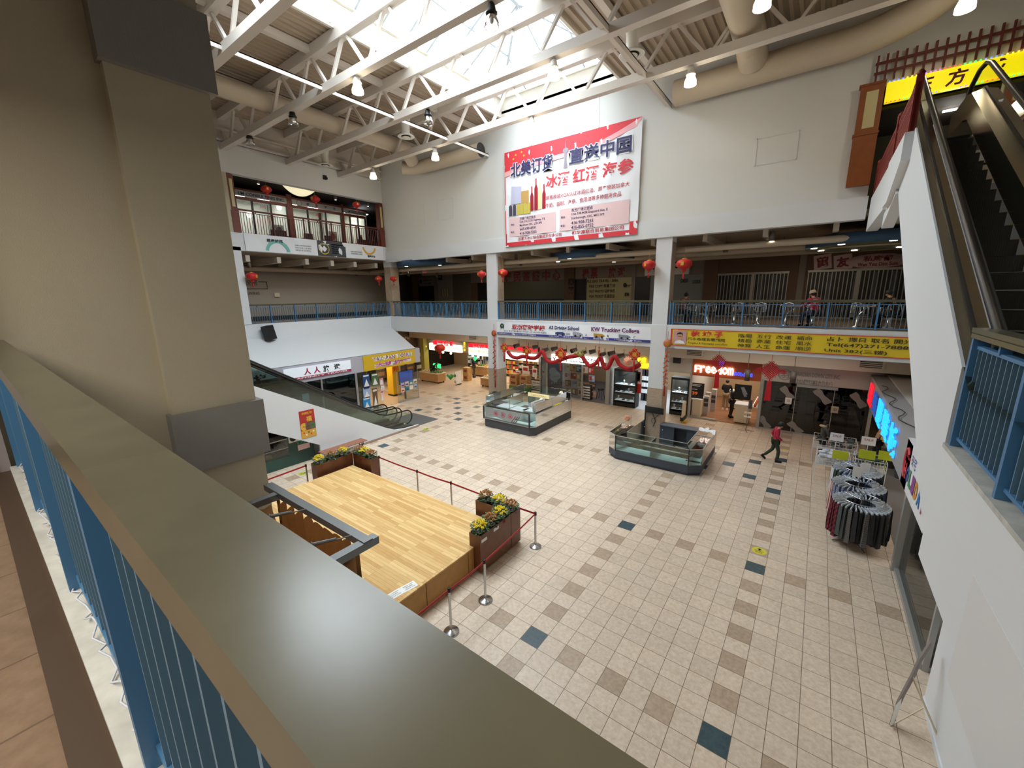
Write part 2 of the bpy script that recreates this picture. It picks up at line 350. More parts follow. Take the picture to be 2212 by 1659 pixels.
# shut-off access panels flush in the far wall
for (u0, v0, u1, v1) in ((890, 446, 918, 484), (945, 433, 980, 471), (1635, 300, 1720, 344)):
    p, q = ony(u0, v0, D), ony(u1, v1, D); z0 = q.z if u0 > 1600 else q.z
    bb = B()
    for e in ((p.x, q.x, p.z - .025, p.z), (p.x, q.x, z0, z0 + .02), (p.x, p.x + .03, z0, p.z), (q.x - .02, q.x, z0, p.z)): bb.box(e[0], e[1], D - .012, D + .01, e[2], e[3])
    struct('trim_panel', bb, M_wall)
# ------------------------------------------------------------------ roof
def deck(name, x0, x1, y0, y1, z=16.3):
    bb = B(); n = max(1, round((x1 - x0) / 0.3)); w = (x1 - x0) / n; L = []
    for i in range(n):
        x = x0 + w * i; L += [(x, z), (x + w * .37, z), (x + w * .5, z + .09), (x + w * .87, z + .09)]
    L.append((x1, z)); vs = [(x, y0, h) for x, h in L] + [(x, y1, h) for x, h in L]; k = len(L)
    bb.add(vs, [(i, i + 1, k + i + 1, k + i) for i in range(k - 1)]); bb.box(x0, x1, y0, y1, z + .12, z + .25)
    return struct(name, up(bb), M_deck)
SX0, SX1, SY0, SY1 = -11.7, -4.85, -7.0, 10.2
deck('ceiling_deck', -34, SX0 - .06, -16.2, 24); deck('ceiling_deck', SX1 + .06, 14.2, -16.2, 24); deck('ceiling_deck', SX0, SX1, SY1, 24); deck('ceiling_deck', SX0, SX1, -16.2, SY0)
bb = B(); t = .12
bb.box(SX0 - t, SX0, SY0, SY1, 16.22, 17.2); bb.box(SX1, SX1 + t, SY0, SY1, 16.22, 17.2); bb.box(SX0 - t, SX1 + t, SY1, SY1 + t, 16.22, 17.2); bb.box(SX0 - t, SX1 + t, SY0 - t, SY0, 16.25, 17.2)
M_curb = mat('skylight_curb', 'e2dcd0', 0.8, noise=0.06, nscale=2)
for y in range(9): bb.box(SX0 - .02, SX0 + .03, SY0 + 1 + y * 1.95, SY0 + 1.12 + y * 1.95, 16.3, 17.2)
for z in (17.12,): bb.box(SX0 - .02, SX0 + .1, SY0, SY1, z, z + .09); bb.box(SX1 - .1, SX1 + .02, SY0, SY1, z, z + .09); bb.box(SX0, SX1, SY1 - .1, SY1 + .02, z, z + .09)
struct('wall_skylight_curb', up(bb), M_curb)
# glazed hip roof over the curb
rx, rz, hy = (SX0 + SX1) / 2, 19.0, 3.2
gl = B(); R0, R1 = V((rx, SY0 + hy, rz)), V((rx, SY1 - hy, rz))
c = [V((SX0, SY0, 17.2)), V((SX1, SY0, 17.2)), V((SX1, SY1, 17.2)), V((SX0, SY1, 17.2))]
gl.quad(c[0], R0, R1, c[3]); gl.quad(c[1], c[2], R1, R0); gl.add([c[3], R1, c[2]], [(0, 1, 2)]); gl.add([c[0], c[1], R0], [(0, 1, 2)])
win = obj('window_1', up(gl), glass('skylight_glass', 'e4f4f8', 0.2, base=0.04), kind='structure')
fr = B(); M_mull = mat('skylight_mullion', 'b9c3cb', 0.5)
ny = 9
for i in range(ny + 1):
    y = SY0 + hy + (SY1 - SY0 - 2 * hy) * i / ny; 
    for xs in (SX0, SX1): fr.bar((xs, y, 17.2), (rx, y, rz), .09, .14)
for k in (0.5,):
    for xs in (SX0, SX1): fr.bar((xs + (rx - xs) * k, SY0 + hy * k, 17.2 + (rz - 17.2) * k), (xs + (rx - xs) * k, SY1 - hy * k, 17.2 + (rz - 17.2) * k), .06, .08)
fr.bar(R0, R1, .16); [fr.bar(c[i], (R0 if i < 2 else R1), .12, .16) for i in range(4)]
for x in (SX0 + 1.7, rx, SX1 - 1.7):
    fr.bar((x, SY1, 17.2), (rx + (x - rx) * 0.0, SY1 - hy, rz) if x == rx else (x, SY1 - hy * abs(x - (SX0 if x < rx else SX1)) / (rx - SX0), 17.2 + (rz - 17.2) * abs(x - (SX0 if x < rx else SX1)) / (rx - SX0)), .08, .12)
obj('window_frame', up(fr), M_mull, win)
# ------------------------------------------------------------------ roof trusses, one thing each, members as parts
def truss(y, label, nodes0=-22.75):
    t = thing('roof_truss', label, 'roof truss', U(-4.5, y, 14.45), group='white steel roof trusses')
    b = B(); b.box(-23.25, 14, y - .15, y + .15, 14.42, 14.72); obj('bottom_chord', up(b), M_steel, t)
    b = B(); b.box(-23.25, 14, y - .15, y + .15, 15.86, 16.28); obj('top_chord', up(b), M_steel, t)
    x = -22.45
    while x < 13:
        for dx, db in ((1.0, .12), (-1.0, -.12)):
            w = B(); w.bar((x + db, y, 14.66), (x + dx + db, y, 15.92), .12, .1); obj('web_member', up(w), M_steel, t)
        if int(round((x + 22.45) / 2.47)) % 3 == 0:
            w = B(); w.bar((x + .3, y, 14.66), (x + 1.15, y, 15.92), .09, .08); obj('web_member', up(w), M_steel, t)
        x += 2.47
    return t
for y, l in ((7.15, 'white roof truss nearest the far banner wall'), (3.7, 'second white roof truss out from the banner wall'), (0.25, 'third white roof truss from the banner wall, crossing the skylight'), (-3.2, 'fourth white roof truss from the banner wall, ending behind the cream pillar'), (-6.65, 'white roof truss nearest the viewer, over the near side of the skylight')): truss(y, l)
def strut(name, label, boxes, m=M_steel):
    b = B()
    for q in boxes: b.box(*q)
    return tag(obj(name, up(b), m), label, 'steel beam')
strut('bridging_beam', 'light steel bridging angle joining truss bottoms left of the skylight', [(-13.05, -12.87, -7.6, 10.4, 14.62, 14.66), (-12.9, -12.87, -7.6, 10.4, 14.5, 14.66)])
strut('bridging_beam', 'light steel bridging angle joining truss bottoms right of the skylight', [(-2.65, -2.35, -7.6, 10.4, 14.62, 14.66), (-2.39, -2.35, -7.6, 10.4, 14.45, 14.66)])
strut('purlin', 'beige purlin under the deck left of the skylight', [(-13.75, -13.5, -7.6, 10.4, 16.02, 16.26)])
strut('purlin', 'beige purlin under the deck right of the skylight', [(-3.3, -3.05, -7.6, 10.4, 16.02, 16.26)])
strut('purlin', 'beige purlin under the deck over the left duct', [(-18.9, -18.7, -7.6, 10.4, 16.05, 16.26)])
strut('girder', 'heavy beige girder along the top of the left wall', [(-23.28, -22.9, -9, 10.3, 15.35, 15.43), (-23.28, -22.9, -9, 10.3, 14.85, 14.93), (-23.28, -23.2, -9, 10.3, 14.85, 15.43), (-23.25, -23.1, -9, 10.3, 15.43, 16.28)])
# ================================================================== railings
BAL = {}; M_balu = mat('baluster_enamel', '5f8299', .4)
def railing(label, p0, p1, bays, h=1.0, per=10, group='blue balustrades of the galleries', cap=M_cap, mb=None, dark=False, capw=.12):
    p0, p1 = V(p0), V(p1); L = (p1 - p0).length; rz = math.atan2(p1.y - p0.y, p1.x - p0.x); mb = mb or M_blue
    t = thing('railing', label, 'railing', p0, rz, group)
    b = B(); b.box(0, L, -capw / 2, capw / 2, h - .035, h); b.box(.01, L - .01, -capw / 2 + .012, capw / 2 - .012, h - .045, h - .035); b.box(0, L, -capw / 2 + .003, capw / 2 - .003, h - .08, h - .045); obj('handrail', b, cap, t, True)
    b = B(); b.box(0, L, -.022, .022, h - .165, h - .14); obj('top_rail', b, mb, t, True)
    b = B(); b.box(0, L, -.022, .022, .08, .105); obj('bottom_rail', b, mb, t, True)
    w = L / bays
    key = ('post', h, mb.name)
    if key not in BAL:
        b = B(); b.box(-.022, .022, -.05, .05, 0, h - .08); BAL[key] = b
    if ('bal', h, mb.name) not in BAL:
        b = B(); b.box(-.006, .006, -.02, .02, .1, h - .15); BAL[('bal', h, mb.name)] = b
        b = B(); b.box(-.018, .018, -.03, .03, h - .15, h - .08); BAL[('mid', h, mb.name)] = b
    first = {}
    def put(k, nm, x):
        if k not in first: first[k] = obj(nm, BAL[(k, h, mb.name)], M_balu if k == 'bal' and mb is M_blue else mb, t, True); o = first[k]
        else: o = first[k].copy(); link(o); o.parent = t
        o.location = (x, 0, 0)
    for i in range(bays + 1):
        put('post', 'post', min(max(i * w, .03), L - .03))
        if i < bays:
            put('mid', 'short_post', (i + .5) * w)
            for k in range(1, per + 1): put('bal', 'baluster', (i + k / (per + 1)) * w)
    return t
railing('blue balustrade with a dark handrail along the far gallery, left of the two columns', (XL + .02, D + .1, Z2), (-10.0, D + .1, Z2), 7)
railing('blue balustrade of the far gallery between the two white columns, over the driving school banner', (-9.95, D + .1, Z2), (-.93, D + .1, Z2), 7)
railing('blue balustrade of the far gallery over the yellow banner, before the food court tables', (-.88, D + .1, Z2), (6.7, D + .1, Z2), 6)
railing('blue balustrade along the left gallery, above the black loudspeaker', (XL - .1, D, Z2), (XL - .1, -1.5, Z2), 7)
ny = U(0, -10.03, 0).y; nx = U(-2.0, 0, 0).x; rxx = U(5.17, 0, 0).x; ry = U(0, -4.48, 0).y
railing('blue balustrade with a broad olive handrail directly below the viewer', (nx, ny, Z2), (rxx, ny, Z2), 5, h=1.02)
railing('blue balustrade at the foot of the upper escalator on the right', (rxx, ry, Z2), (rxx, ny + .1, Z2), 4, h=1.0)
bb = B(); bb.box(-2.0, 5.1, -10.13, -9.95, 4.94, 4.99); struct('trim_kerb', up(bb), mat('kerb_paint', 'cfcfc6', 0.6, noise=.15, nscale=12))
bb = B(); bb.box(-2.0, 5.1, -10.24, -10.13, 4.94, 4.956); struct('trim_floor_border', up(bb), mat('brown_border', '4c3b2b', 0.5))
# string of tiny lights tied along the kerb
b = B(); pts = []
for i in range(120):
    x = nx + .1 + i * .05; pts.append((x, ny - .03 + .015 * math.sin(i * 2.1), Z2 + .06 + .02 * math.sin(i * 1.3)))
b.tube(pts, .004, 5); tag(obj('light_string', b, mat('white_wire', 'd7dce4', 0.5)), 'string of little white lights tied along the foot of the near balustrade', 'string lights')
# ================================================================== stage
def plank_mat(name, h1, h2, rot=0.0):
    m = bpy.data.materials.new(name); m.use_nodes = True; nt = m.node_tree; N = nt.nodes.new; L = nt.links.new; b = nt.nodes['Principled BSDF']
    tc = N('ShaderNodeTexCoord'); mp = N('ShaderNodeMapping'); mp.inputs['Rotation'].default_value = (0, 0, rot); L(tc.outputs['Object'], mp.inputs[0])
    br = N('ShaderNodeTexBrick'); br.inputs['Scale'].default_value = 1; br.inputs['Brick Width'].default_value = 1.1; br.inputs['Row Height'].default_value = 0.085; br.inputs['Mortar Size'].default_value = 0.0018
    br.inputs['Color1'].default_value = (0, 0, 0, 1); br.inputs['Color2'].default_value = (1, 1, 1, 1); br.inputs['Mortar'].default_value = (.0, .0, .0, 1); br.offset_frequency = 3; br.offset = .37
    L(mp.outputs[0], br.inputs['Vector'])
    n = N('ShaderNodeTexNoise'); n.inputs['Scale'].default_value = 5; n.inputs['Detail'].default_value = 6
    st = N('ShaderNodeMapping'); st.inputs['Scale'].default_value = (1, 14, 1); L(mp.outputs[0], st.inputs[0]); L(st.outputs[0], n.inputs['Vector'])
    ad = N('ShaderNodeMath'); ad.operation = 'MULTIPLY_ADD'; ad.inputs[1].default_value = .55; L(br.outputs['Color'], ad.inputs[0]); mn = N('ShaderNodeMath'); mn.operation = 'MULTIPLY'; mn.inputs[1].default_value = .5; L(n.outputs['Fac'], mn.inputs[0]); L(mn.outputs[0], ad.inputs[2])
    mx = N('ShaderNodeMix'); mx.data_type = 'RGBA'; mx.inputs['A'].default_value = (*hexc(h1), 1); mx.inputs['B'].default_value = (*hexc(h2), 1); L(ad.outputs[0], mx.inputs['Factor'])
    m2 = N('ShaderNodeMix'); m2.data_type = 'RGBA'; L(br.outputs['Fac'], m2.inputs['Factor']); L(mx.outputs['Result'], m2.inputs['A']); m2.inputs['B'].default_value = (*hexc('8a6233'), 1)
    L(m2.outputs['Result'], b.inputs['Base Color']); b.inputs['Roughness'].default_value = .3
    return m
M_plank = plank_mat('stage_planks', 'b78243', 'efcf92'); M_ply = mat('plywood', 'b58748', 0.5, noise=.08, nscale=6); M_lam = plank_mat('laminate_floor', '7a5138', 'b07d5c')
M_walnut = mat('walnut_laminate', '6d4129', 0.4, noise=.12, nscale=5); M_soil = mat('soil', '2a211b', 0.9)
SZ = .65
st = thing('stage', 'low wooden stage with a blond plank floor, roped off in front of the escalator', 'stage', (-5.4, -5.2, 0))
b = B(); b.box(-8.8, -2.03, -7.9, -2.68, SZ - .03, SZ); obj('deck', b, M_plank, st)
b = B(); b.box(-8.7, -2.12, -7.85, -2.75, 0.02, SZ - .03); obj('frame', b, M_dark, st)
for y0, y1 in ((-7.9, -6.62), (-6.6, -5.32), (-5.3, -4.02), (-4.0, -2.7)):
    b = B(); b.box(-2.11, -2.04, y0, y1, .03, SZ - .03); obj('side_panel', b, M_ply, st)
for i in range(5):
    b = B(); b.box(-8.78 + i * 1.345, -8.78 + (i + 1) * 1.345 - .02, -2.75, -2.69, .03, SZ - .03); obj('side_panel', b, M_ply, st)
b = B(); b.box(-8.79, -8.72, -7.9, -2.7, .03, SZ - .03); obj('side_panel', b, M_ply, st)
# two paper notices lying on the stage
M_paper = mat('paper', 'eceae4', 0.7); M_ink = mat('black_ink', '1c1c20', 0.6)
for k, (u0, v0, u1, v1) in enumerate(((830, 1289, 862, 1270), (863, 1270, 893, 1254))):
    p, q = onz(u0, v0, SZ), onz(u1, v1, SZ); d = (q - p); r = d.normalized(); n = V((-r.y, r.x, 0))
    o = p - n * .0; b = B(); h_ = .2; b.add([o - n * h_ + LZ * .003, o + d - n * h_ + LZ * .003, o + d + LZ * .003, o + LZ * .003], [(0, 1, 2, 3)])
    s_ = tag(obj('notice', b, M_paper), ('white printed notice lying on the stage edge nearest the viewer', 'white printed notice lying on the stage, beyond the other notice')[k], 'notice')
    for i in range(3): text(('NO CLIMBING', '請勿攀爬', 'KEEP OFF STAGE')[i] if k == 0 else ('KEEP OFF', '請勿踐踏', 'THANK YOU')[i], M_ink, o + d * .5 - n * (.05 + .05 * i) + LZ * .005, r, n, 1, s_, w=d.length * (.7 if i != 1 else .5), h=.03)
# planter boxes round the stage corners
def planter(label, x0, x1, y0, y1, h=1.0):
    t = thing('planter_box', label, 'planter', ((x0 + x1) / 2, (y0 + y1) / 2, 0), group='walnut planter boxes round the stage')
    w = .02; b = B(); z0 = .06
    b.box(x0, x1, y0, y0 + w, z0, h); b.box(x0, x1, y1 - w, y1, z0, h); b.box(x0, x0 + w, y0 + w, y1 - w, z0, h); b.box(x1 - w, x1, y0 + w, y1 - w, z0, h); b.box(x0 + w, x1 - w, y0 + w, y1 - w, z0, z0 + .02); obj('box', b, M_walnut, t)
    b = B(); b.box(x0 + w, x1 - w, y0 + w, y1 - w, h - .2, h - .17); obj('shelf', b, M_soil, t)
    for x in (x0 + .07, x1 - .07):
        for y in (y0 + .07, y1 - .07): b = B(); b.lathe([(0, 0), (.025, 0), (.03, .03), (.025, .06), (0, .06)], (x, y, 0), 8); obj('caster', b, M_black, t)
    return t
P1 = planter('tall walnut planter box at the near right stage corner, with two white tags', -2.16, -1.82, -3.82, -2.62)
planter('walnut planter box adjoining the far end of the tagged one', -2.16, -1.82, -2.6, -2.2); planter('walnut planter box behind the right stage corner holding one bronze plant', -3.08, -2.18, -2.55, -2.2)
planter('walnut planter box along the left stage edge below the bench', -9.36, -9.02, -3.85, -2.5); planter('walnut planter box at the far left stage corner beside the rope post', -9.0, -7.95, -2.5, -2.18)
for (u0, v0, u1, v1) in ((1039, 1160, 1053, 1172), (1066, 1136, 1078, 1148)):
    p = onx((u0 + u1) / 2, (v0 + v1) / 2, -1.815); b = B(); b.box(-1.82, -1.812, p.y - .1, p.y + .1, p.z - .04, p.z + .04); obj('tag', b, M_paper, P1)
# potted chrysanthemums
M_leaf = mat('chrysanthemum_leaf', '3f5a30', 0.6, noise=.3, nscale=20); M_yel = mat('yellow_bloom', 'e6cf2b', 0.6, noise=.12, nscale=40); M_brz = mat('bronze_bloom', 'b3804a', 0.6, noise=.2, nscale=40); M_pot = mat('foil_pot', '8d8a86', 0.35, .5)
def mum(label, loc, colr, k):
    rnd = random.Random(k); t = thing('potted_chrysanthemum', label, 'potted flowers', loc, rnd.random() * 6, 'chrysanthemums in the planters')
    b = B(); b.lathe([(0, 0), (.075, 0), (.105, .15), (.115, .15), (.115, .17), (.1, .17), (.09, .14), (0, .14)], n=14); obj('pot', b, M_pot, t, True)
    b = B()
    for i in range(150):
        a = rnd.random() * 6.28; e = rnd.random(); r = .05 + .14 * math.sqrt(rnd.random()); z = .16 + .2 * e; c = V((r * math.cos(a), r * math.sin(a), z)); d = V((math.cos(a + rnd.uniform(-.6, .6)), math.sin(a + rnd.uniform(-.6, .6)), rnd.uniform(-.5, .6))).normalized(); s_ = d.cross(LZ).normalized() * .022; l = .07
        b.add([c, c + d * l * .5 + s_, c + d * l, c + d * l * .5 - s_], [(0, 1, 2, 3)])
    for i in range(9):
        a = i * .7; b.tube([(0, 0, .14), (.06 * math.cos(a), .06 * math.sin(a), .26), (.11 * math.cos(a), .11 * math.sin(a), .36)], .005, 5)
    obj('foliage', b, M_leaf, t, True)
    bl = B()
    for ring, (rr, zz, n) in enumerate(((.042, .004, 12), (.034, .016, 10), (.022, .026, 8), (.01, .03, 5))):
        for i in range(n):
            a = 6.28 * (i + ring * .5) / n; c, s_ = math.cos(a), math.sin(a); w = .009
            bl.add([(0, 0, zz - .01), (rr * .6 * c - w * s_, rr * .6 * s_ + w * c, zz), (rr * c, rr * s_, zz + .008), (rr * .6 * c + w * s_, rr * .6 * s_ - w * c, zz)], [(0, 1, 2, 3)])
    bl.ball((0, 0, .008), .03, .03, .018, 8, 5)
    f = None
    for i in range(17):
        a = 2.4 * i; r = .17 * math.sqrt((i + .4) / 17); z = .44 - r * r * 3.2 + rnd.uniform(-.02, .02)
        if f is None: f = obj('bloom', bl, colr, t, True); o = f
        else: o = f.copy(); link(o); o.parent = t
        o.location = (r * math.cos(a), r * math.sin(a), z - .03); o.rotation_euler = (r * math.sin(a) * -3, r * math.cos(a) * 3, a); o.scale = (1.15,) * 3
MUM = [('yellow chrysanthemum at the near end of the tagged planter', 'y', (-1.99, -3.62)), ('bronze chrysanthemum second from the near end of the tagged planter', 'b', (-1.98, -3.23)), ('yellow chrysanthemum third along the tagged planter, beside a red bow', 'y', (-1.98, -2.84)), ('bronze chrysanthemum in the short planter at the right stage corner', 'b', (-1.98, -2.4)),
       ('yellow chrysanthemum in the rear right planter', 'y', (-2.4, -2.36)), ('bronze chrysanthemum at the left end of the rear right planter', 'b', (-2.85, -2.36)),
       ('yellow chrysanthemum at the near end of the planter under the bench', 'y', (-9.19, -3.65)), ('bronze chrysanthemum second along the planter under the bench', 'b', (-9.19, -3.2)), ('yellow chrysanthemum at the far end of the planter under the bench', 'y', (-9.19, -2.75)),
       ('bronze chrysanthemum at the inner corner of the far left planters', 'b', (-8.85, -2.34)), ('yellow chrysanthemum in the middle of the far left corner planter', 'y', (-8.5, -2.34)), ('bronze chrysanthemum at the right end of the far left corner planter, by the rope post', 'b', (-8.13, -2.34))]
for k, (l, c, (x, y)) in enumerate(MUM): mum(l, (x, y, .83), M_yel if c == 'y' else M_brz, k)
b = B(); b.tube([(-1.83, -2.95, .98), (-1.8, -2.93, .92), (-1.82, -2.9, .98), (-1.8, -2.87, .92), (-1.83, -2.86, .98)], .012, 6); tag(obj('bow', b, mat('red_ribbon', 'c0202a', .4)), 'small red ribbon bow tied to a yellow plant on the right planter', 'bow')
# rope posts
M_belt = mat('red_belt', 'b3202c', 0.6)
def stanchion(label, x, y, to=None, h=1.0):
    t = thing('stanchion', label, 'rope barrier post', (x, y, 0), group='steel rope posts round the stage')
    b = B(); b.lathe([(0, 0), (.16, 0), (.16, .012), (.14, .03), (.05, .045), (.03, .06), (0, .06)], (x, y, 0), 20); obj('base', b, M_chrome, t)
    b = B(); b.lathe([(.028, .05), (.028, h - .09)], (x, y, 0), 12); obj('pole', b, M_chrome, t)
    b = B(); b.lathe([(.033, h - .09), (.033, h - .01), (.025, h), (0, h)], (x, y, 0), 12); obj('belt_head', b, mat('dark_steel', '3d3d3f', .35, .8), t)
    if to:
        p, q = V((x, y, h - .05)), V((*to, h - .05)); d = (q - p).normalized(); b = B(); n = 8
        P = [p.lerp(q, i / n) - LZ * (.02 * math.sin(math.pi * i / n)) for i in range(n + 1)]
        for i in range(n): b.bar(P[i], P[i + 1], .006, .05)
        obj('belt', b, M_belt, t)
PS = [((-8.0, -2.12), 'rope post at the far left planter corner'), ((-5.95, -2.15), 'rope post standing midway along the far stage edge'), ((-4.45, -2.12), 'rope post along the far stage edge, second from the right corner'), ((-1.38, -2.14), 'rope post standing free at the right corner beyond the planters'), ((-1.2, -4.4), 'rope post in front of the tagged planter'), ((-1.2, -5.45), 'rope post nearest the viewer, by the stage side')]
for i, (p, l) in enumerate(PS): stanchion(l, *p, to=PS[i + 1][0] if i < 5 else (-1.25, -8.0))
stanchion('rope post at the near end of the planter under the bench', -9.42, -4.0, to=(-9.3, -7.5))
# bench behind the planters
bn = thing('bench', 'long backless bench with a brown slatted seat and black scroll legs', 'bench', (-11.35, -1.5, 0))
for i in range(4): b = B(); b.box(-11.58 + i * .12, -11.48 + i * .12, -2.45, -.5, .42, .455); obj('seat_slat', b, mat('bench_wood', '9a6550', .5), bn)
for y in (-2.25, -.68):
    b = B()
    for s_ in (-1, 1):
        b.tube([(-11.35 + s_ * .19, y, .41), (-11.35 + s_ * .21, y, .36), (-11.35 + s_ * .12, y, .26), (-11.35 + s_ * .1, y, .16), (-11.35 + s_ * .18, y, .05), (-11.35 + s_ * .22, y, .01)], .016, 6)
        b.tube([(-11.35 + s_ * (.12 + .05 * math.cos(a / 2)), y, .32 + .045 * math.sin(a / 2)) for a in range(12)], .012, 6)
    b.tube([(-11.5, y, .25), (-11.2, y, .25)], .012, 6); obj('leg', b, M_black, bn)
# curtained frame hung from our balcony beside the stage
zf = 4.45; c1, c2, c3, c4 = onz(520, 1087, zf), onz(612, 1062, zf), onz(787, 1167, zf), onz(700, 1215, zf)
xa, xb, ya, yb = min(c1.x, c2.x) + .06, (c3.x + c4.x) / 2, (c2.y + c3.y) / 2, -9.85
M_gal = mat('galvanised_channel', '7d8080', .4, .6); M_cur = mat('tan_curtain', '9a6a35', .75, noise=.1, nscale=4); M_cur2 = mat('tan_cloth', 'b98d63', .7, noise=.08, nscale=5)
cf = thing('curtain_frame', 'grey metal frame hung with tan curtains beside the stage, just below the near handrail', 'curtain frame', (xb, ya, 0))
def chan(p, q, nm):
    b = B(); p, q = V(p), V(q); d = (q - p).normalized(); n = d.cross(LZ); b.bar(p, q, .085, .012); b.bar(p + n * .04 - LZ * .03, q + n * .04 - LZ * .03, .008, .06); b.bar(p - n * .04 - LZ * .03, q - n * .04 - LZ * .03, .008, .06)
    obj(nm, b, M_gal, cf)
chan((xa - .3, ya, zf), (xb + .04, ya, zf), 'channel'); chan((xb, ya + .1, zf - .01), (xb, yb, zf - .01), 'channel'); chan((xa, ya, zf - .01), (xa, yb, zf - .01), 'channel')
def drape(nm, p, q, z0, z1, m, amp=.035, waves=9, sag=0.0, par=cf, flare=1.0):
    p, q = V(p), V(q); L = (q - p).length; d = (q - p).normalized(); n = V((-d.y, d.x, 0)); b = B(); N = waves * 8
    def P(u, v): w = u * L; return p + d * w + n * (amp * (.5 + .5 * v) * math.sin(u * waves * 6.283 + 1.3 * math.sin(u * 7))) + LZ * (z1 + (z0 - z1) * v - p.z - sag * (math.sin(u * waves * 6.283 / 2) ** 2) * (1 - v)) + d * (.05 * (flare - 1) * v)
    b.sheet(P, N, 10); return obj(nm, b, m, par)
drape('curtain', (xa, ya - .05, 0), (xb - .06, ya - .05, 0), .05, zf - .05, M_cur, sag=.06); drape('curtain', (xb - .02, ya - .1, 0), (xb - .02, yb, 0), .05, zf - .06, M_cur, sag=.1, waves=8)
b = B(); b.sheet(lambda u, v: V((xa + .02 + (xb - .06 - xa) * u, ya - .12 - (ya - .15 - yb) * v, zf - .1 - .75 * max(0, math.sin(u * 3.14159)) ** .8 * (1 - .75 * v) - .02 * math.sin(v * 30 + u * 9))), 18, 18); obj('slack_cloth', b, M_cur2, cf)
for k, s_ in enumerate((.42, .92)):
    a, c = V((xa + (xb - xa) * s_, ya - .05, zf + .02)), V((xa + (xb - xa) * (s_ - .5), yb, zf + .03)); b = B(); P = [a.lerp(c, i / 8) - LZ * .03 * math.sin(3.14 * i / 8) for i in range(9)]; b.tube(P, .006, 5); m_ = a.lerp(c, .2); b.tube([a.lerp(c, .08), a.lerp(c, .22)], .014, 6); b.tube([m_ + V((.02 * math.cos(t * .8), .0, .02 * math.sin(t * .8))) for t in range(8)], .005, 5, closed=True); obj('turnbuckle_wire', b, M_gal, cf)
# tall wooden cabinet with a curtain at the left of the stage
wc = thing('wooden_cabinet', 'narrow orange wood cabinet with a tan curtain behind the cream pillar', 'cabinet', (-8.95, -5.75, 0))
b = B(); b.box(-9.15, -8.75, -6.2, -5.62, 0, .1); b.box(-9.12, -8.78, -6.15, -5.66, .1, 1.72); obj('body', b, M_cur, wc)
b = B(); b.box(-9.25, -8.62, -6.3, -5.52, 1.72, 1.76); b.box(-9.25, -9.22, -6.3, -5.52, 1.76, 2.2); b.box(-8.65, -8.62, -6.3, -5.52, 1.76, 2.2); b.box(-9.22, -8.65, -6.3, -6.27, 1.76, 2.2); b.box(-9.22, -8.65, -5.55, -5.52, 1.76, 2.2); obj('top_box', b, mat('orange_wood', 'b57a35', .5, noise=.1, nscale=6), wc)
drape('curtain', (-8.74, -5.6, 0), (-8.74, -6.2, 0), .05, 1.72, M_cur, amp=.03, waves=4, par=wc)
# ================================================================== escalators
M_step = mat('escalator_step', '5a5956', .45, .5); M_comb = mat('comb_plate', '4a4b4a', .4, .6); M_rub = mat('black_rubber', '1a1817', .35); M_ss = mat('stainless_deck', 'b3ad97', .22, 1.0, bump=.02, bscale=30); M_yedge = mat('yellow_edge', 'a88d2a', .5)
M_eglass = glass('balustrade_glass', 'a9c4b8', .3, base=.1)
def esc_steps(x0, x1, ylo, zlo, s, n, rise, run, par):
    """steps climbing in direction s along y"""
    b0 = B(); b0.box(x0, x1, -.02, .02, -rise + .02, 0); b0.box(x0, x1, 0, run, -.03, 0)
    for i in range(26): x = x0 + (x1 - x0) * (i + .3) / 26; b0.box(x, x + (x1 - x0) / 60, -.026, -.02, -rise + .03, 0); b0.box(x, x + (x1 - x0) / 60, .0, run, 0, .006)
    b0.m = 1; b0.box(x1 - .05, x1, -.025, .03, 0, .007); b0.box(x0, x0 + .05, -.025, .03, 0, .007)
    if s < 0: b0.v = [(x, -y, z) for x, y, z in b0.v]; b0.f = [tuple(reversed(f)) for f in b0.f]
    f = None
    for i in range(n):
        if f is None: f = obj('step', b0, [M_step, M_yedge], par, True); o = f
        else: o = f.copy(); link(o); o.parent = par
        o.location = (-par.location.x, ylo + s * run * i - par.location.y, zlo + rise * (i + 1) - par.location.z)
def hand(x, ylo, yhi, zlo, zhi, s, zz=.0):
    """handrail path: lower newel, level run, climb, level run, upper newel"""
    P = []
    for a in range(8, -1, -1): t = math.radians(-90 + 180 * a / 8 * 1.0); P.append((x, ylo - s * (1.15 + .34 * math.cos(t)), zlo + .62 + .34 * math.sin(t)))
    P = list(reversed(P))
    P += [(x, ylo - s * .5, zlo + .97), (x, ylo, zlo + 1.0), (x, ylo + s * .4, zlo + 1.13)]
    P += [(x, yhi - s * .5, zhi + .82), (x, yhi, zhi + .95), (x, yhi + s * .5, zhi + 1.0)]
    for a in range(9): t = math.radians(90 - 180 * a / 8); P.append((x, yhi + s * (1.1 + .34 * math.cos(t)), zhi + .66 + .34 * math.sin(t)))
    return P
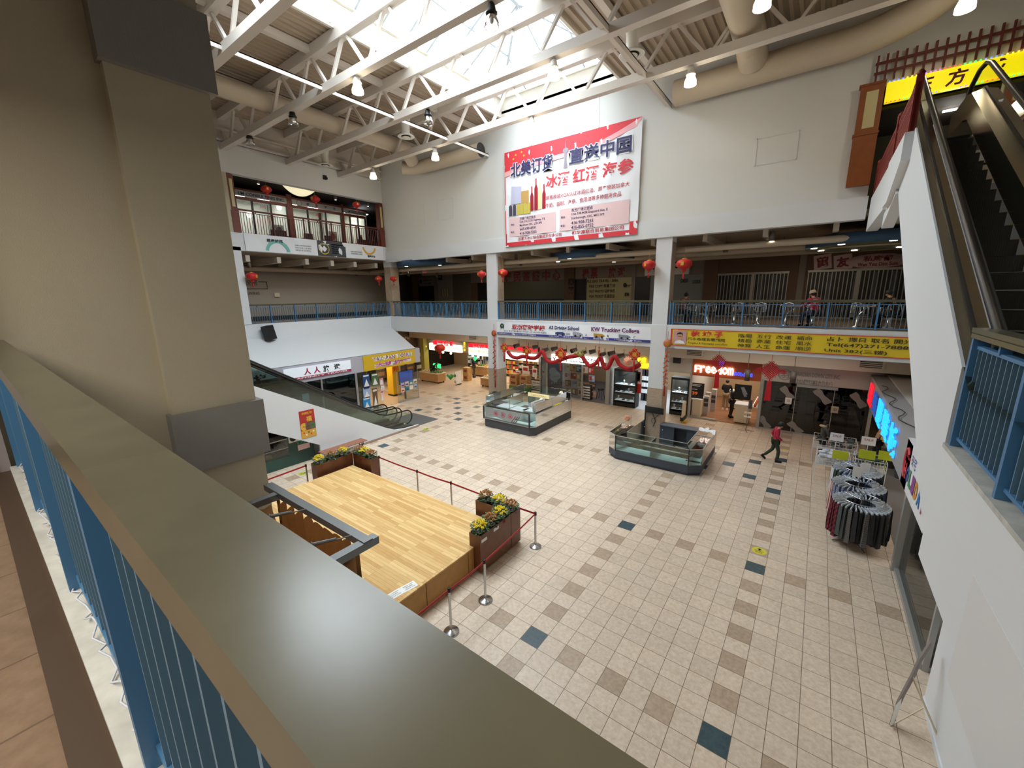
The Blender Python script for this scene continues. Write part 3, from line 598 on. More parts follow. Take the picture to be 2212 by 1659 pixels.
# lower escalators climbing toward the viewer from the far end of the stage
def lower_escalator(label, xl, xr):
    t = thing('escalator', label, 'escalator', (0, 2.0, 0), group='pair of escalators beside the stage'); s = -1; ylo, yhi, zhi = 1.2, -7.1, Z2 - .15
    rise, run = .2, .3475; n = 24
    esc_steps(xl + .12, xr - .12, ylo, -.1, s, n, rise, run, t)
    b = B(); b.box(xl + .1, xr - .1, 1.0, 2.9, .0, .015); obj('comb_plate', b, M_comb, t)
    b = B(); b.box(xl + .12, xl + .3, 1.02, 1.12, .015, .03); b.box(xr - .3, xr - .12, 1.02, 1.12, .015, .03); obj('yellow_marker', b, M_yedge, t)
    for x in (xl, xr):
        b = B(); b.tube(hand(x, ylo, yhi, 0, zhi, s), .034, 8); obj('handrail', b, M_rub, t)
        g = B(); g.add([(x, ylo + 1.35, .1), (x, ylo + 1.45, .6), (x, ylo + 1.1, .93), (x, ylo, .96), (x, yhi, zhi + .9), (x, yhi - 1.2, zhi + .93), (x, yhi - 1.2, zhi + .1), (x, yhi, zhi + .1), (x, ylo, .12)], [(8, 0, 1, 2, 3), (3, 4, 7, 8), (4, 5, 6, 7)]); obj('glass_balustrade', g, M_eglass, t)
        b = B(); w = .09
        for (ya_, za_), (yb_, zb_) in (((ylo + 1.5, .0), (ylo, .02)), ((ylo, .02), (yhi, zhi + .02)), ((yhi, zhi + .02), (yhi - 1.5, zhi + .02))): b.add([(x - w, ya_, za_ + .12), (x + w, ya_, za_ + .12), (x + w, yb_, zb_ + .12), (x - w, yb_, zb_ + .12), (x - w, ya_, za_ - .1), (x + w, ya_, za_ - .1), (x + w, yb_, zb_ - .1), (x - w, yb_, zb_ - .1)], [(0, 1, 2, 3), (4, 7, 6, 5), (0, 3, 7, 4), (1, 5, 6, 2), (0, 4, 5, 1), (3, 2, 6, 7)])
        obj('skirt', b, M_comb, t)
lower_escalator('black railed escalator nearest the stage, behind the white wall with the red poster', -12.78, -11.98); lower_escalator('black railed escalator farther from the stage, beside the travel agencies', -13.95, -13.15)
bb = B(); bb.box(-14.0, -11.9, 2.9, 4.4, 0, .012); tag(obj('entrance_mat', bb, mat('grey_mat', '5d5e5c', .9)), 'grey steel floor plate in front of the lower escalators', 'floor plate')
wp = [(2.95, 0), (2.95, .1), (2.1, .13), (1.5, .22), (1.0, .46), (-4.09, 3.35), (-7.6, 5.35), (-9.9, 5.35), (-9.9, 4.6), (-7.5, 3.65), (-4.14, 1.73), (-2.22, .62), (-2.22, 0)]
bb = B(); bb.prism(wp, -11.9, -11.8, 'x'); bb.prism([(2.95, 0), (2.95, .09), (-2.22, .09), (-2.22, 0)], -11.8, -11.79, 'x'); struct('wall_lower_escalator', bb, M_white)
bb = B(); bb.box(-11.795, -11.785, -2.2, 2.95, 0, .1); struct('baseboard_escalator', bb, mat('taupe_base', 'a08a7c', .6))
bb = B(); bb.prism([(-2.22, .62), (-4.14, 1.73), (-7.5, 3.65), (-9.9, 4.6), (-9.9, 4.7), (-7.5, 3.8), (-2.22, .75)], -14.1, -11.9, 'x'); struct('ceiling_lower_escalator', bb, M_white)
# upper escalator on the right
E2 = thing('escalator', 'upper escalator with stainless steel sides climbing to the third floor', 'escalator', (5.7, -5.0, Z2))
ylo2, zlo2 = U(0, -4.6, 0).y, Z2; sl = .587; yhi2 = ylo2 + (Z3 - Z2) / sl; xs0, xs1 = U(5.48, 0, 0).x, U(6.1, 0, 0).x
esc_steps(xs0, xs1, ylo2, zlo2 - .15, 1, 20, (Z3 - Z2) / 20, (yhi2 - ylo2) / 20, E2)
zd = lambda y: U(0, 0, 6.06).z + sl * (y - U(0, -3.89, 0).y)
for x0, x1, xc, nm in ((U(5.11, 0, 0).x, xs0, U(5.24, 0, 0).x, 'l'), (xs1, U(6.35, 0, 0).x, U(6.3, 0, 0).x, 'r')):
    b = B(); ys = [ylo2 - 1.6, ylo2 - .1, yhi2 + .55, yhi2 + .9, yhi2 + 2.2]; zt = [zd(ylo2 - .1)] * 2 + [zd(yhi2 + .55), zd(yhi2 + .55) + .08, zd(yhi2 + .55) + .08]
    for i in range(4):
        ya_, yb_, za_, zb_ = ys[i], ys[i + 1], zt[i], zt[i + 1]
        xi, xo = (x1, x0) if nm == 'l' else (x0, x1)
        for (p, dz, q, ez) in ((xo, 0, xc, 0), (xc, 0, xi, -.05)): b.add([(p, ya_, za_ + dz), (q, ya_, za_ + ez), (q, yb_, zb_ + ez), (p, yb_, zb_ + dz)], [(0, 1, 2, 3)])
        b.add([(xi, ya_, za_ - .05), (xi, yb_, zb_ - .05), (xi, yb_, zb_ - .5), (xi, ya_, za_ - .5)], [(0, 1, 2, 3)])
    obj('deck', b, M_ss, E2)
    b = B(); P = [(xc, ylo2 - 1.6, zt[0] + .012), (xc, ylo2 - .1, zt[1] + .012), (xc, yhi2 + .55, zt[2] + .012), (xc, yhi2 + .9, zt[3] + .012), (xc, yhi2 + 2.2, zt[4] + .012)]
    for i in range(4): b.bar(P[i], P[i + 1], .03, .03)
    obj('glass_channel', b, M_rub, E2)
    hh = .42; g = B(); Q = [(y, z) for _, y, z in P]
    for i in range(4): g.add([(xc, Q[i][0], Q[i][1]), (xc, Q[i + 1][0], Q[i + 1][1]), (xc, Q[i + 1][0], Q[i + 1][1] + hh), (xc, Q[i][0], Q[i][1] + hh)], [(0, 1, 2, 3)])
    obj('glass_balustrade', g, M_eglass, E2)
    H = [(xc, ylo2 - 1.9, zt[0] + .2), (xc, ylo2 - 1.75, zt[0] + .38), (xc, ylo2 - 1.5, zt[0] + hh), (xc, ylo2 - .1, zt[1] + hh)] + [(xc, y, zd(y) + hh) for y in (ylo2 + 1, yhi2 - .5, yhi2 + .45)] + [(xc, yhi2 + .8, zd(yhi2 + .8) + hh - .06), (xc, yhi2 + 1.3, zt[4] + hh + .06), (xc, yhi2 + 1.75, zt[4] + hh - .05), (xc, yhi2 + 1.95, zt[4] + hh - .25), (xc, yhi2 + 1.8, zt[4] + .1)]
    b = B(); b.tube(H, .042, 8); obj('handrail', b, M_rub, E2)
b = B(); b.box(xs0, xs1, yhi2, yhi2 + 1.2, Z3 - .04, Z3 + .005); obj('comb_plate', b, M_comb, E2)
# ================================================================== signs, banners and hanging decorations
M_red = mat('banner_red', 'd5343f', .6); M_dkred = mat('lettering_red', 'b3242c', .6); M_navy = mat('lettering_navy', '2a2a5c', .6); M_pink = mat('banner_pink', 'e3c3c4', .7); M_bwhite = mat('banner_white', 'e9ebf0', .6)
M_gold = mat('gold', 'e0b040', .4); M_yban = mat('banner_yellow', 'e3c526', .55); M_dk = mat('lettering_dark', '3c3420', .6); M_teal = mat('banner_teal', '74bdb2', .6); M_slate = mat('banner_slate', '43454a', .6)
class Sign:
    """a flat sign: o = top left corner, r = reading direction, upright; w by h metres; t is the thing that carries the lettering"""
    def __init__(s, t, o, r, w, h, off=.012): s.t, s.o, s.r, s.w, s.h, s.off = t, V(o), V(r).normalized(), w, h, off; s.n = s.r.cross(LZ)
    def p(s, x, y, k=1.0): return s.o + s.r * (x * s.w) - LZ * (y * s.h) + s.n * (s.off * k)
    def rect(s, x0, y0, x1, y1, m, nm='panel', k=.6, wave=0.0):
        b = B()
        if wave:
            nu = max(2, int(abs(x1 - x0) * s.w / .12)); nv = max(2, int(abs(y1 - y0) * s.h / .12))
            def P(u, v):
                x, y = x0 + (x1 - x0) * u, y0 + (y1 - y0) * v; return s.p(x, y, k) + s.n * wave * (math.sin(x * s.w * 5 + y * s.h * 3.1) + .6 * math.sin(x * s.w * 11 - y * s.h * 7))
            b.sheet(P, nu, nv)
            b.f = [tuple(reversed(f)) for f in b.f]
        else: b.add([s.p(x0, y1, k), s.p(x1, y1, k), s.p(x1, y0, k), s.p(x0, y0, k)], [(0, 1, 2, 3)])
        return obj(nm, b, m, s.t)
    def poly(s, pts, m, nm='picture', k=1.0):
        b = B(); b.add([s.p(x, y, k) for x, y in pts], [tuple(range(len(pts)))]); return obj(nm, b, m, s.t)
    def disc(s, x, y, r, m, nm='emblem', k=1.0, r0=0.0, a0=0, a1=360, n=28):
        b = B(); c = s.p(x, y, k); full = a1 - a0 >= 360
        if r0 == 0 and full: b.add([c + s.r * (r * math.cos(6.2832 * i / n)) + LZ * (r * math.sin(6.2832 * i / n)) for i in range(n)], [tuple(range(n))])
        else:
            vs = []
            for i in range(n + 1):
                t = math.radians(a0 + (a1 - a0) * i / n); d = s.r * math.cos(t) + LZ * math.sin(t); vs += [c + d * r0, c + d * r]
            b.add(vs, [(2 * i, 2 * i + 1, 2 * i + 3, 2 * i + 2) for i in range(n)])
        return obj(nm, b, m, s.t)
    def txt(s, q, x, y, m, h=None, w=None, ax=.5, bold=.015, k=1.2, depth=0, shear=0, spacing=1.0):
        return text(q, m, s.p(x, y, k), s.r, LZ, 1, s.t, ax=ax, bold=bold, w=(w * s.w if w else None), h=(h * s.h if h else None), depth=depth, shear=shear, spacing=spacing)
def board(name, label, cat, o, r, w, h, m, th=.05, part='panel', group=None):
    """a sign with a solid board behind its lettering"""
    o, r = V(o), V(r).normalized(); n = r.cross(LZ); t = thing(name, label, cat, o + r * w / 2 - LZ * h, 0, group); b = B()
    P = [o, o + r * w, o + r * w - LZ * h, o - LZ * h]; Q = [p - n * th for p in P]; b.add(P + Q, [(3, 2, 1, 0), (4, 5, 6, 7), (0, 1, 5, 4), (1, 2, 6, 5), (2, 3, 7, 6), (3, 0, 4, 7)])
    obj(part, b, m, t); return Sign(t, o, r, w, h, .006)
def cloth(name, label, o, r, w, h, m=None, wave=.008, cat='banner'):
    o = V(o); t = thing(name, label, cat, o + V(r).normalized() * w / 2 - LZ * h); s = Sign(t, o, r, w, h, .02); s.rect(0, 0, 1, 1, m or M_bwhite, 'cloth', .0, wave); return s
# --- the big red and white banner on the far wall
a, c = ony(1090, 331, D - .1), ony(1376, 508, D - .1); w, h = c.x - a.x, 4.33
s = cloth('wall_banner', 'huge red and white banner with dark and red lettering on the far upper wall', (a.x, D - .1, a.z), LX, w, h, wave=.012)
s.poly([(0, 0), (1, 0), (.86, .07), (.7, .135), (.45, .145), (.2, .16), (0, .2)], M_red, 'red_field', .8); s.poly([(0, .2), (.2, .16), (.45, .145), (.7, .135), (.86, .07), (1, 0), (.97, .07), (.72, .17), (.45, .19), (.2, .21), (0, .25)], mat('banner_blush', 'eda8ac', .6), 'pale_field', .8)
s.rect(0, .955, 1, 1, M_red, 'red_border'); s.rect(.95, .88, 1, 1, M_red, 'red_border', .7); s.rect(0, .86, .012, 1, M_red, 'red_border', .7); s.rect(0, 0, .006, .86, M_red, 'red_border', .7)
for q, x, y in (('北美订货', .23, .2), ('直送中国', .735, .2)): s.txt(q, x, y, M_bwhite, w=.365 if x < .5 else .43, h=.165, bold=.06, k=1.3); s.txt(q, x, y, M_navy, w=.35 if x < .5 else .415, h=.15, bold=.025, k=1.8)
for x, q, wd in ((.44, '冰酒', .18), (.645, '红酒', .18), (.86, '海参', .2)): s.txt(q, x, .385, M_red, w=wd, h=.13, bold=.02)
s.txt('原瓶原装VQA认证冰酒红酒、原产原装加拿大', .645, .545, M_dkred, w=.59, h=.045, bold=.005); s.txt('牛奶、面粉、海参、食用油等多种健康食品', .62, .62, M_dkred, w=.54, h=.045, bold=.005)
s.rect(.035, .695, .43, .895, M_pink, 'address_field', .9); s.rect(.46, .68, .945, .895, M_pink, 'address_field', .9)
for q, x, y, m_, hh in (('万锦广场订货点', .13, .715, M_navy, .03), ('地址：', .05, .765, M_navy, .022), ('Unit 212, 3255 Highway 7 E,', .13, .75, M_navy, .028), ('Markham ON., L3R 3P0', .13, .785, M_navy, .026), ('电话：', .05, .845, M_navy, .022), ('647-699-8591', .13, .825, M_navy, .03), ('416-908-7255', .13, .87, M_navy, .03),
    ('东方广场订货点', .55, .705, M_navy, .034), ('地址：', .47, .76, M_navy, .024), ('Unit 338,4438 Sheppard Ave. E', .55, .745, M_navy, .03), ('Scarborough, ON., M1S 5V9', .55, .785, M_navy, .03), ('电话：', .47, .845, M_navy, .024), ('416-908-7255', .55, .828, M_navy, .033), ('416-855-0752', .55, .872, M_navy, .033)): s.txt(q, x, y, m_, h=hh, ax=0)
s.txt('加拿大冰酒联合集团多伦多公司', .295, .926, M_dkred, w=.36, h=.036); s.txt('枫华源联合贸易集团公司', .735, .926, M_dkred, w=.36, h=.038)
M_bot = [mat('printed_wine_red', '9c1d2b', .5), mat('printed_pale_wine', 'd9d8a0', .5), mat('printed_tower', '8d8793', .6), mat('printed_can', '4a4356', .6), mat('printed_oil', 'c5b44a', .6), mat('printed_carton', 'c39a5a', .6), mat('printed_pouch', 'bfc0d8', .6)]
for x, y0, m_ in ((.235, .4, 0), (.27, .33, 0), (.3, .38, 1), (.335, .4, 0)): s.poly([(x - .014, .645), (x + .014, .645), (x + .014, y0 + .1), (x + .005, y0 + .06), (x + .005, y0), (x - .005, y0), (x - .005, y0 + .06), (x - .014, y0 + .1)], M_bot[m_], 'printed_bottle')
s.poly([(.5, .02), (.503, .1), (.52, .115), (.52, .135), (.508, .15), (.508, .21), (.515, .29), (.485, .29), (.492, .21), (.492, .15), (.48, .135), (.48, .115), (.497, .1)], M_bot[2], 'printed_tower', 1.4)
s.poly([(.05, .55), (.14, .55), (.145, .38), (.06, .36)], M_bot[6], 'printed_pouch'); s.poly([(.145, .56), (.21, .56), (.21, .43), (.145, .43)], M_bot[5], 'printed_carton')
for i, (x, m_) in enumerate(((.035, 3), (.07, 3), (.105, 4), (.135, 4), (.165, 4), (.195, 4))): s.poly([(x, .67), (x + .028, .67), (x + .028, .57), (x + .02, .555), (x + .008, .555), (x, .57)], M_bot[m_], 'printed_can', 1.3)
for x, y in ((.1, .05), (.15, .035), (.17, .075), (.08, .085)): s.poly([(x + .012 * math.cos(t * .628 * 1 + 1.57) * (1 if t % 2 == 0 else .4), y - .016 * math.sin(t * .628 + 1.57) * (1 if t % 2 == 0 else .4)) for t in range(10)], M_gold, 'printed_star', 1.2)
for x in (.23, .73):
    b = B(); q = s.p(x, 0); b.tube([q + LZ * 0, q + LZ * 1.3], .006, 5); b.ball(q + LZ * .02, .02); obj('cord', b, M_gal, s.t)
# --- driving school banner and fengshui banner on the far fascia
a, c = ony(1073, 695, D - .03), ony(1405, 742, D - .03)
s = cloth('fascia_banner', 'white driving school banner with a blue strip on the far gallery fascia', (a.x, D - .03, a.z), LX, c.x - a.x, a.z - c.z - .03, wave=.01); M_strip = mat('strip_blue', '34398c', .6)
s.rect(0, .84, 1, 1, M_strip, 'blue_strip'); s.disc(.045, .33, .14, mat('emblem_green', '2f4a36', .6), r0=.06, a0=-60, a1=240); s.poly([(.03, .62), (.045, .2), (.06, .62), (.045, .45)], mat('emblem_green', '', .6))
s.txt('亚洲驾驶学校', .245, .36, M_dkred, w=.25, h=.42, bold=.03, shear=.15); s.txt('# 313, 东方广场三楼 647-519-9286 / 647-760-9358 (English)', .22, .7, M_ink, w=.32, h=.14); s.txt('AS Driving School', .495, .32, M_navy, w=.2, h=.36, bold=.03); M_plum = mat('lettering_plum', '6b2a66', .6); s.txt('KW Trucking College', .805, .32, M_plum, w=.27, h=.38, bold=.03)
for q, x, w_ in (('大陆驾照 BDE Course * 上路练车 Road Test* 驾照咨询 * 交通罚单申诉', .16, .29), ('大货车 Trucks', .43, .07), ('* 商业巴士 Commercial Bus *', .57, .17), ('B/D/E/F/G', .73, .09), ('* 气刹课程 Air Brake', .88, .15)): s.txt(q, x, .92, M_bwhite, w=w_, h=.09, bold=.01)
for k, (x, q, m_) in enumerate(((.475, 'G2G', mat('printed_car_blue', '2f3f73', .5)), (.59, 'A', mat('printed_truck', '9da3ad', .5)), (.72, 'B', mat('printed_bus_yellow', 'b98d35', .5)), (.865, 'C', mat('printed_coach', '7f8894', .5)))):
    s.poly([(x - .035, .78), (x + .03, .78), (x + .03, .68), (x + .015, .58), (x - .02, .58 if k != 1 else .52), (x - .035, .64 if k == 0 else .54)], m_, 'printed_vehicle'); s.disc(x - .018, .79, .045, M_ink, 'printed_wheel', 1.3); s.disc(x + .015, .79, .045, M_ink, 'printed_wheel', 1.3); s.txt(q, x + .05, .7, M_ink, h=.14)
a, c = ony(1450, 710, D - .03), ony(1968, 779, D - .03)
s = cloth('fascia_banner', 'long yellow banner with dark Chinese lettering and a portrait on the far fascia', (a.x, D - .03, a.z), LX, c.x - a.x, a.z - c.z - .04, M_yban, .008)
s.rect(0, 0, 1, .04, M_red, 'red_edge'); s.rect(0, .96, 1, 1, M_red, 'red_edge'); s.rect(0, 0, .008, 1, M_red, 'red_edge')
s.rect(.015, .1, .085, .88, mat('portrait_ground', 'c99aa0', .6), 'portrait', .8); M_sk = mat('printed_skin', 'c99c78', .6)
s.poly([(.02, .88), (.03, .72), (.05, .66), (.07, .72), (.08, .88)], M_bwhite, 'portrait', 1.0); s.poly([(.05 + .015 * math.cos(t * .524), .45 + .2 * math.sin(t * .524)) for t in range(12)], M_sk, 'portrait', 1.2); s.poly([(.034, .4), (.036, .25), (.05, .18), (.064, .25), (.066, .4), (.06, .3), (.04, .3)], M_ink, 'portrait', 1.4); s.rect(.04, .42, .06, .445, M_ink, 'portrait', 1.5)
for q, x, w_ in (('乾', .13, .045), ('坤', .187, .045), ('子', .245, .04)): s.txt(q, x, .25, M_red, w=w_, h=.34, bold=.03)
s.txt('風水命理玄學顧問', .185, .55, M_dk, w=.185, h=.18); s.txt('Fengshui & Geomancy consultant', .195, .8, M_dk, w=.195, h=.15, bold=.005)
for i, row in enumerate((('陰陽', '五行', '改運', '補命'), ('精勘', '商業', '住宅', '風水'), ('神算', '人生', '命運', '順逆'))):
    for j, q in enumerate(row): s.txt(q, .37 + .083 * j, .24 + .27 * i, M_dk, w=.062, h=.21, bold=.005)
for j, q in enumerate(('占卜', '擇日', '取名', '開光')): s.txt(q, .735 + .077 * j, .22, M_dk, w=.06, h=.22)
s.txt('Tel(647)271-7888', .845, .52, M_dk, w=.28, h=.22); s.txt('Unit 382(三楼)', .81, .79, M_dk, w=.22, h=.22)
# --- left upper gallery banner
p, q = onx(526, 503, XL + .04), onx(829, 559, XL + .04); hh = p.z - onx(527, 541, XL + .04).z
s = cloth('gallery_banner', 'white and grey immigration office banner hung on the upper left gallery edge', (XL + .04, p.y, p.z), LY, q.y - p.y, hh, wave=.012)
s.rect(.455, 0, .67, 1, M_slate, 'grey_panel'); s.txt('君泰移民', .175, .3, M_ink, w=.1, h=.2, bold=.03); s.disc(.19, 1.0, .62, M_teal, r0=.47, a0=8, a1=172); s.txt('君泰移民', .885, .8, M_ink, w=.07, h=.16, bold=.03); s.disc(.87, .1, .48, M_gold, r0=.37, a0=188, a1=352)
for y, q in ((.45, '加拿大持牌移民顾问'), (.6, '移民·申请·上诉·签证'), (.75, '诚信专业团队')): s.txt(q, .3, y, mat('lettering_grey', '8a8a90', .6), w=.11, h=.09, ax=0)
for y, q in ((.55, '加拿大移民专业服务'), (.7, '持牌顾问团队为您服务')): s.txt(q, .71, y, MATS['lettering_grey'], w=.1, h=.09, ax=0)
s.disc(.505, .52, .3, M_yban, r0=.26); s.rect(.478, .2, .545, .24, M_bwhite, 'emblem', 1); s.poly([(.505, .3), (.525, .52), (.505, .74), (.485, .52)], M_bwhite); [s.txt(q_, .56, .2 + .14 * i, M_bwhite, h=.08, ax=0) for i, q_ in enumerate(('君泰移民顾问公司', '电话 Tel', '416-000', '647-000', '905-000'))] if False else [s.rect(.56, .17 + .14 * i, .56 + (.09, .05, .05, .06, .05)[i], .23 + .14 * i, MATS['lettering_grey'], 'fine_print') for i in range(5)]
# ================================================================== lanterns, knots and firecrackers
M_lan = mat('lantern_red', 'c01f1c', .55, noise=.06, nscale=30); M_lgold = mat('lantern_gold', 'd9a441', .4, .3)
def lantern(label, loc, r=.2, sc=1.0):
    t = thing('lantern', label, 'lantern', loc, random.random() * 6, 'red paper lanterns'); b = B(); n = 24
    for j in range(9):
        pass
    prof = [(.1, -.16), (.18, -.135), (.24, -.07), (.255, 0), (.24, .07), (.18, .135), (.1, .16)]; vs = []
    for rr, hh_ in prof:
        for i in range(n): k = 1 + (.035 if i % 2 else -.0); a = 6.2832 * i / n; vs.append((rr * k * math.cos(a), rr * k * math.sin(a), hh_))
    b.add(vs, [(j * n + i, j * n + (i + 1) % n, (j + 1) * n + (i + 1) % n, (j + 1) * n + i) for j in range(6) for i in range(n)], True); obj('body', b, M_lan, t, True)
    b = B(); b.lathe([(0, .15), (.095, .15), (.085, .18), (.03, .19), (0, .19)], n=12); b.lathe([(.004, .19), (.004, .6)], n=5); obj('cap', b, M_lgold, t, True)
    b = B(); b.lathe([(.09, -.15), (.08, -.18), (.085, -.25), (.07, -.26), (0, -.26)], n=12); obj('collar', b, M_lan, t, True)
    b = B(); b.lathe([(0, -.26), (.015, -.27), (.02, -.3), (.012, -.33), (.03, -.36), (.035, -.5), (0, -.5)], n=8); obj('tassel', b, M_lan, t, True)
    for k in range(3):
        a = k * 2.094; o = V((.262 * math.cos(a), .262 * math.sin(a), 0)); rd = V((-math.sin(a), math.cos(a), 0)); b = B(); b.add([o + rd * (.07 * math.cos(i * .785)) * (1 if i % 2 else .7) + LZ * (.09 * math.sin(i * .785)) * (1 if i % 2 else .7) for i in range(8)], [tuple(range(8))]); obj('gold_motif', b, M_lgold, t, True)
    t.scale = (sc,) * 3; return t
for (u, v, pl, l, sc) in ((575, 409, 'x', 'leftmost red lantern before the consulting office sign', .9), (681, 430, 'x', 'middle red lantern of the upper left gallery, beside the shell lamp', .9), (770, 442, 'x', 'rightmost red lantern of the upper left gallery', .85), (544, 597, 'x', 'red lantern beside the white column on the left gallery', 1.05), (818, 602, 'x', 'red lantern left of the corner column', .85),
    (850, 602, 'y', 'red lantern right of the corner column', .85), (1040, 592, 'y', 'red lantern left of the middle white column', .9), (1086, 589, 'y', 'red lantern right of the middle white column', .95), (1402, 572, 'y', 'red lantern left of the right white column', 1.0), (1478, 570, 'y', 'red lantern right of the right white column', 1.1)):
    p = onx(u, v, XL + .3) if pl == 'x' else ony(u, v, D - .28); lantern(l, p, sc=sc)
p = ony(950, 752, D + 2.2); lantern('large dark red lantern over the grocery counter', p, sc=1.45)
M_crk = mat('firecracker_red', 'b5432f', .6, noise=.2, nscale=25)
for l, u, v0, v1, yy, om in (('string of red firecrackers hung on the middle column', 1067, 720, 840, D - .12, 0), ('string of orange firecrackers hung on the right column', 1442, 742, 862, D - .12, 1)):
    p, q = ony(u, v0, yy), ony(u + 2, v1, yy); t = thing('firecracker_string', l, 'firecracker decoration', p, 0, 'firecracker strings'); mk = M_crk if not om else mat('firecracker_orange', 'bd6a3f', .6, noise=.2, nscale=25)
    b = B(); b.lathe([(0, -.02), (.16, -.02), (.17, 0), (.16, .02), (0, .02)], p, 20, 'y'); obj('medallion', b, mk, t); text('喜', M_lgold, p - LY * .03, LX, LZ, .17, t); L_ = p.z - q.z
    for i in range(22):
        z = p.z - .28 - i * (L_ - .9) / 22; a = i * 2.2; d = V((math.cos(a) * .11, math.sin(a) * .04, -.1)); b = B(); b.tube([V((p.x, p.y, z)), V((p.x, p.y, z)) + d], .03, 6); obj('firecracker', b, mk, t)
    b = B(); b.tube([V((p.x, p.y, p.z + .5)), V((p.x, p.y, p.z - L_ + .5))], .008, 5); b.lathe([(.03, 0), (.035, -.45), (0, -.45)], (p.x, p.y, p.z - L_ + .55), 8); obj('tassel', b, M_lan, t)
M_knot = mat('knot_cord', 'd0202a', .6)
def knot(label, u, v, yy, r, lt):
    p = ony(u, v, yy); t = thing('chinese_knot', label, 'knot decoration', p, 0, 'red knots under the yellow banner'); b = B()
    for i in range(-4, 5): k = i / 4 * r * .5; b.tube([p + V((k - r * .5, 0, k + r * .5)), p + V((k + r * .5, 0, k - r * .5))], r * .055, 6); b.tube([p + V((k - r * .5, .015, -k - r * .5)), p + V((k + r * .5, .015, -k + r * .5))], r * .055, 6)
    obj('woven_square', b, M_knot, t)
    for s1, s2 in ((-1, 1), (1, 1), (-1, -1), (1, -1)):
        for j in range(4):
            f = (j + .5) / 4; c = p + V((s1 * r * f, 0, s2 * r * (1 - f))); d = V((s1, 0, s2)).normalized(); e = V((-d.z, 0, d.x)); b = B(); b.tube([c + d * (.1 * r * (1 - math.cos(a * .785))) * 1.1 + e * (.09 * r * math.sin(a * .785)) for a in range(8)], r * .03, 5, closed=True); obj('loop', b, M_knot, t)
    for s1 in (-1, 1): b = B(); c = p + V((s1 * r * 1.25, 0, -.02)); b.tube([c + V((.26 * r * math.cos(a * .628), 0, .2 * r * math.sin(a * .628))) for a in range(10)], r * .05, 6, closed=True); b.tube([c + V((.14 * r * math.cos(a * .628), 0, .1 * r * math.sin(a * .628))) for a in range(10)], r * .05, 6, closed=True); obj('loop', b, M_knot, t)
    b = B(); b.tube([p + LZ * r, p + LZ * (r + .45)], .008, 5); b.tube([p - LZ * r, p - LZ * (r + .12)], r * .07, 6); obj('cord', b, M_knot, t)
    b = B()
    for i in range(9): x = (i - 4) * r * .075; b.tube([p + V((x * .6, 0, -r - .1)), p + V((x, .01 * (i % 2), -r - lt))], r * .045, 5)
    obj('tassel', b, M_knot, t)
knot('red woven knot with a tassel partly covering the orange shop sign', 1552, 783, D + .5, .3, .75); knot('red woven knot with a tassel before the dark glass shop', 1665, 800, D + .5, .32, .85)
# --- dragon garland with medallions under the driving school banner
yg = D - .12; z5 = lambda x, y: ony(1080 + x / 3.735, 680 + y / 3.735, yg)
G = [z5(x, y) for x, y in ((62, 296), (95, 335), (140, 348), (185, 335), (240, 348), (295, 345), (342, 295), (375, 365), (425, 385), (470, 372), (540, 345), (590, 335), (655, 330), (685, 372), (725, 412), (775, 390), (812, 345), (835, 412), (870, 428), (922, 335), (965, 400), (1030, 437), (1090, 425), (1130, 400))]
def smooth(P, n=4):
    R = []
    for i in range(len(P) - 1):
        p0, p1, p2, p3 = P[max(i - 1, 0)], P[i], P[i + 1], P[min(i + 2, len(P) - 1)]
        for k in range(n): t = k / n; R.append(.5 * ((2 * p1) + (p2 - p0) * t + (2 * p0 - 5 * p1 + 4 * p2 - p3) * t * t + (3 * p1 - p0 - 3 * p2 + p3) * t ** 3))
    return R + [P[-1]]
t = thing('dragon_garland', 'long wavy red cloth dragon hung under the driving school banner', 'festive garland', z5(600, 330)); b = B(); b.tube(smooth(G), .1, 8); obj('body', b, mat('garland_velvet', '9c1218', .85, bump=.4, bscale=60), t)
hd = z5(650, 322); b = B(); b.ball(hd, .2, .13, .14); b.ball(hd + V((-.2, 0, .04)), .12, .09, .07); b.ball(hd + V((-.19, 0, -.07)), .1, .08, .04)
for k in (-1, 1): b.tube([hd + V((.05, k * .07, .1)), hd + V((.14, k * .1, .24)), hd + V((.26, k * .12, .28))], [.03, .022, .008], 6); b.tube([hd + V((-.25, k * .05, 0)), hd + V((-.35, k * .1, .12)), hd + V((-.3, k * .12, .2))], .01, 5); b.ball(hd + V((-.08, k * .1, .1)), .035)
obj('dragon_head', b, mat('dragon_gold', '8a7a34', .5), t)
for x, y in ((440, 360), (1120, 395)): p = z5(x, y); b = B(); [b.bar(p, p + V((.16 * math.cos(a), 0, .16 * math.sin(a))), .05, .02) for a in (0.2, 1.2, 2.2, 3.4, 4.6)]; obj('fin', b, mat('dragon_orange', 'b5552a', .5), t)
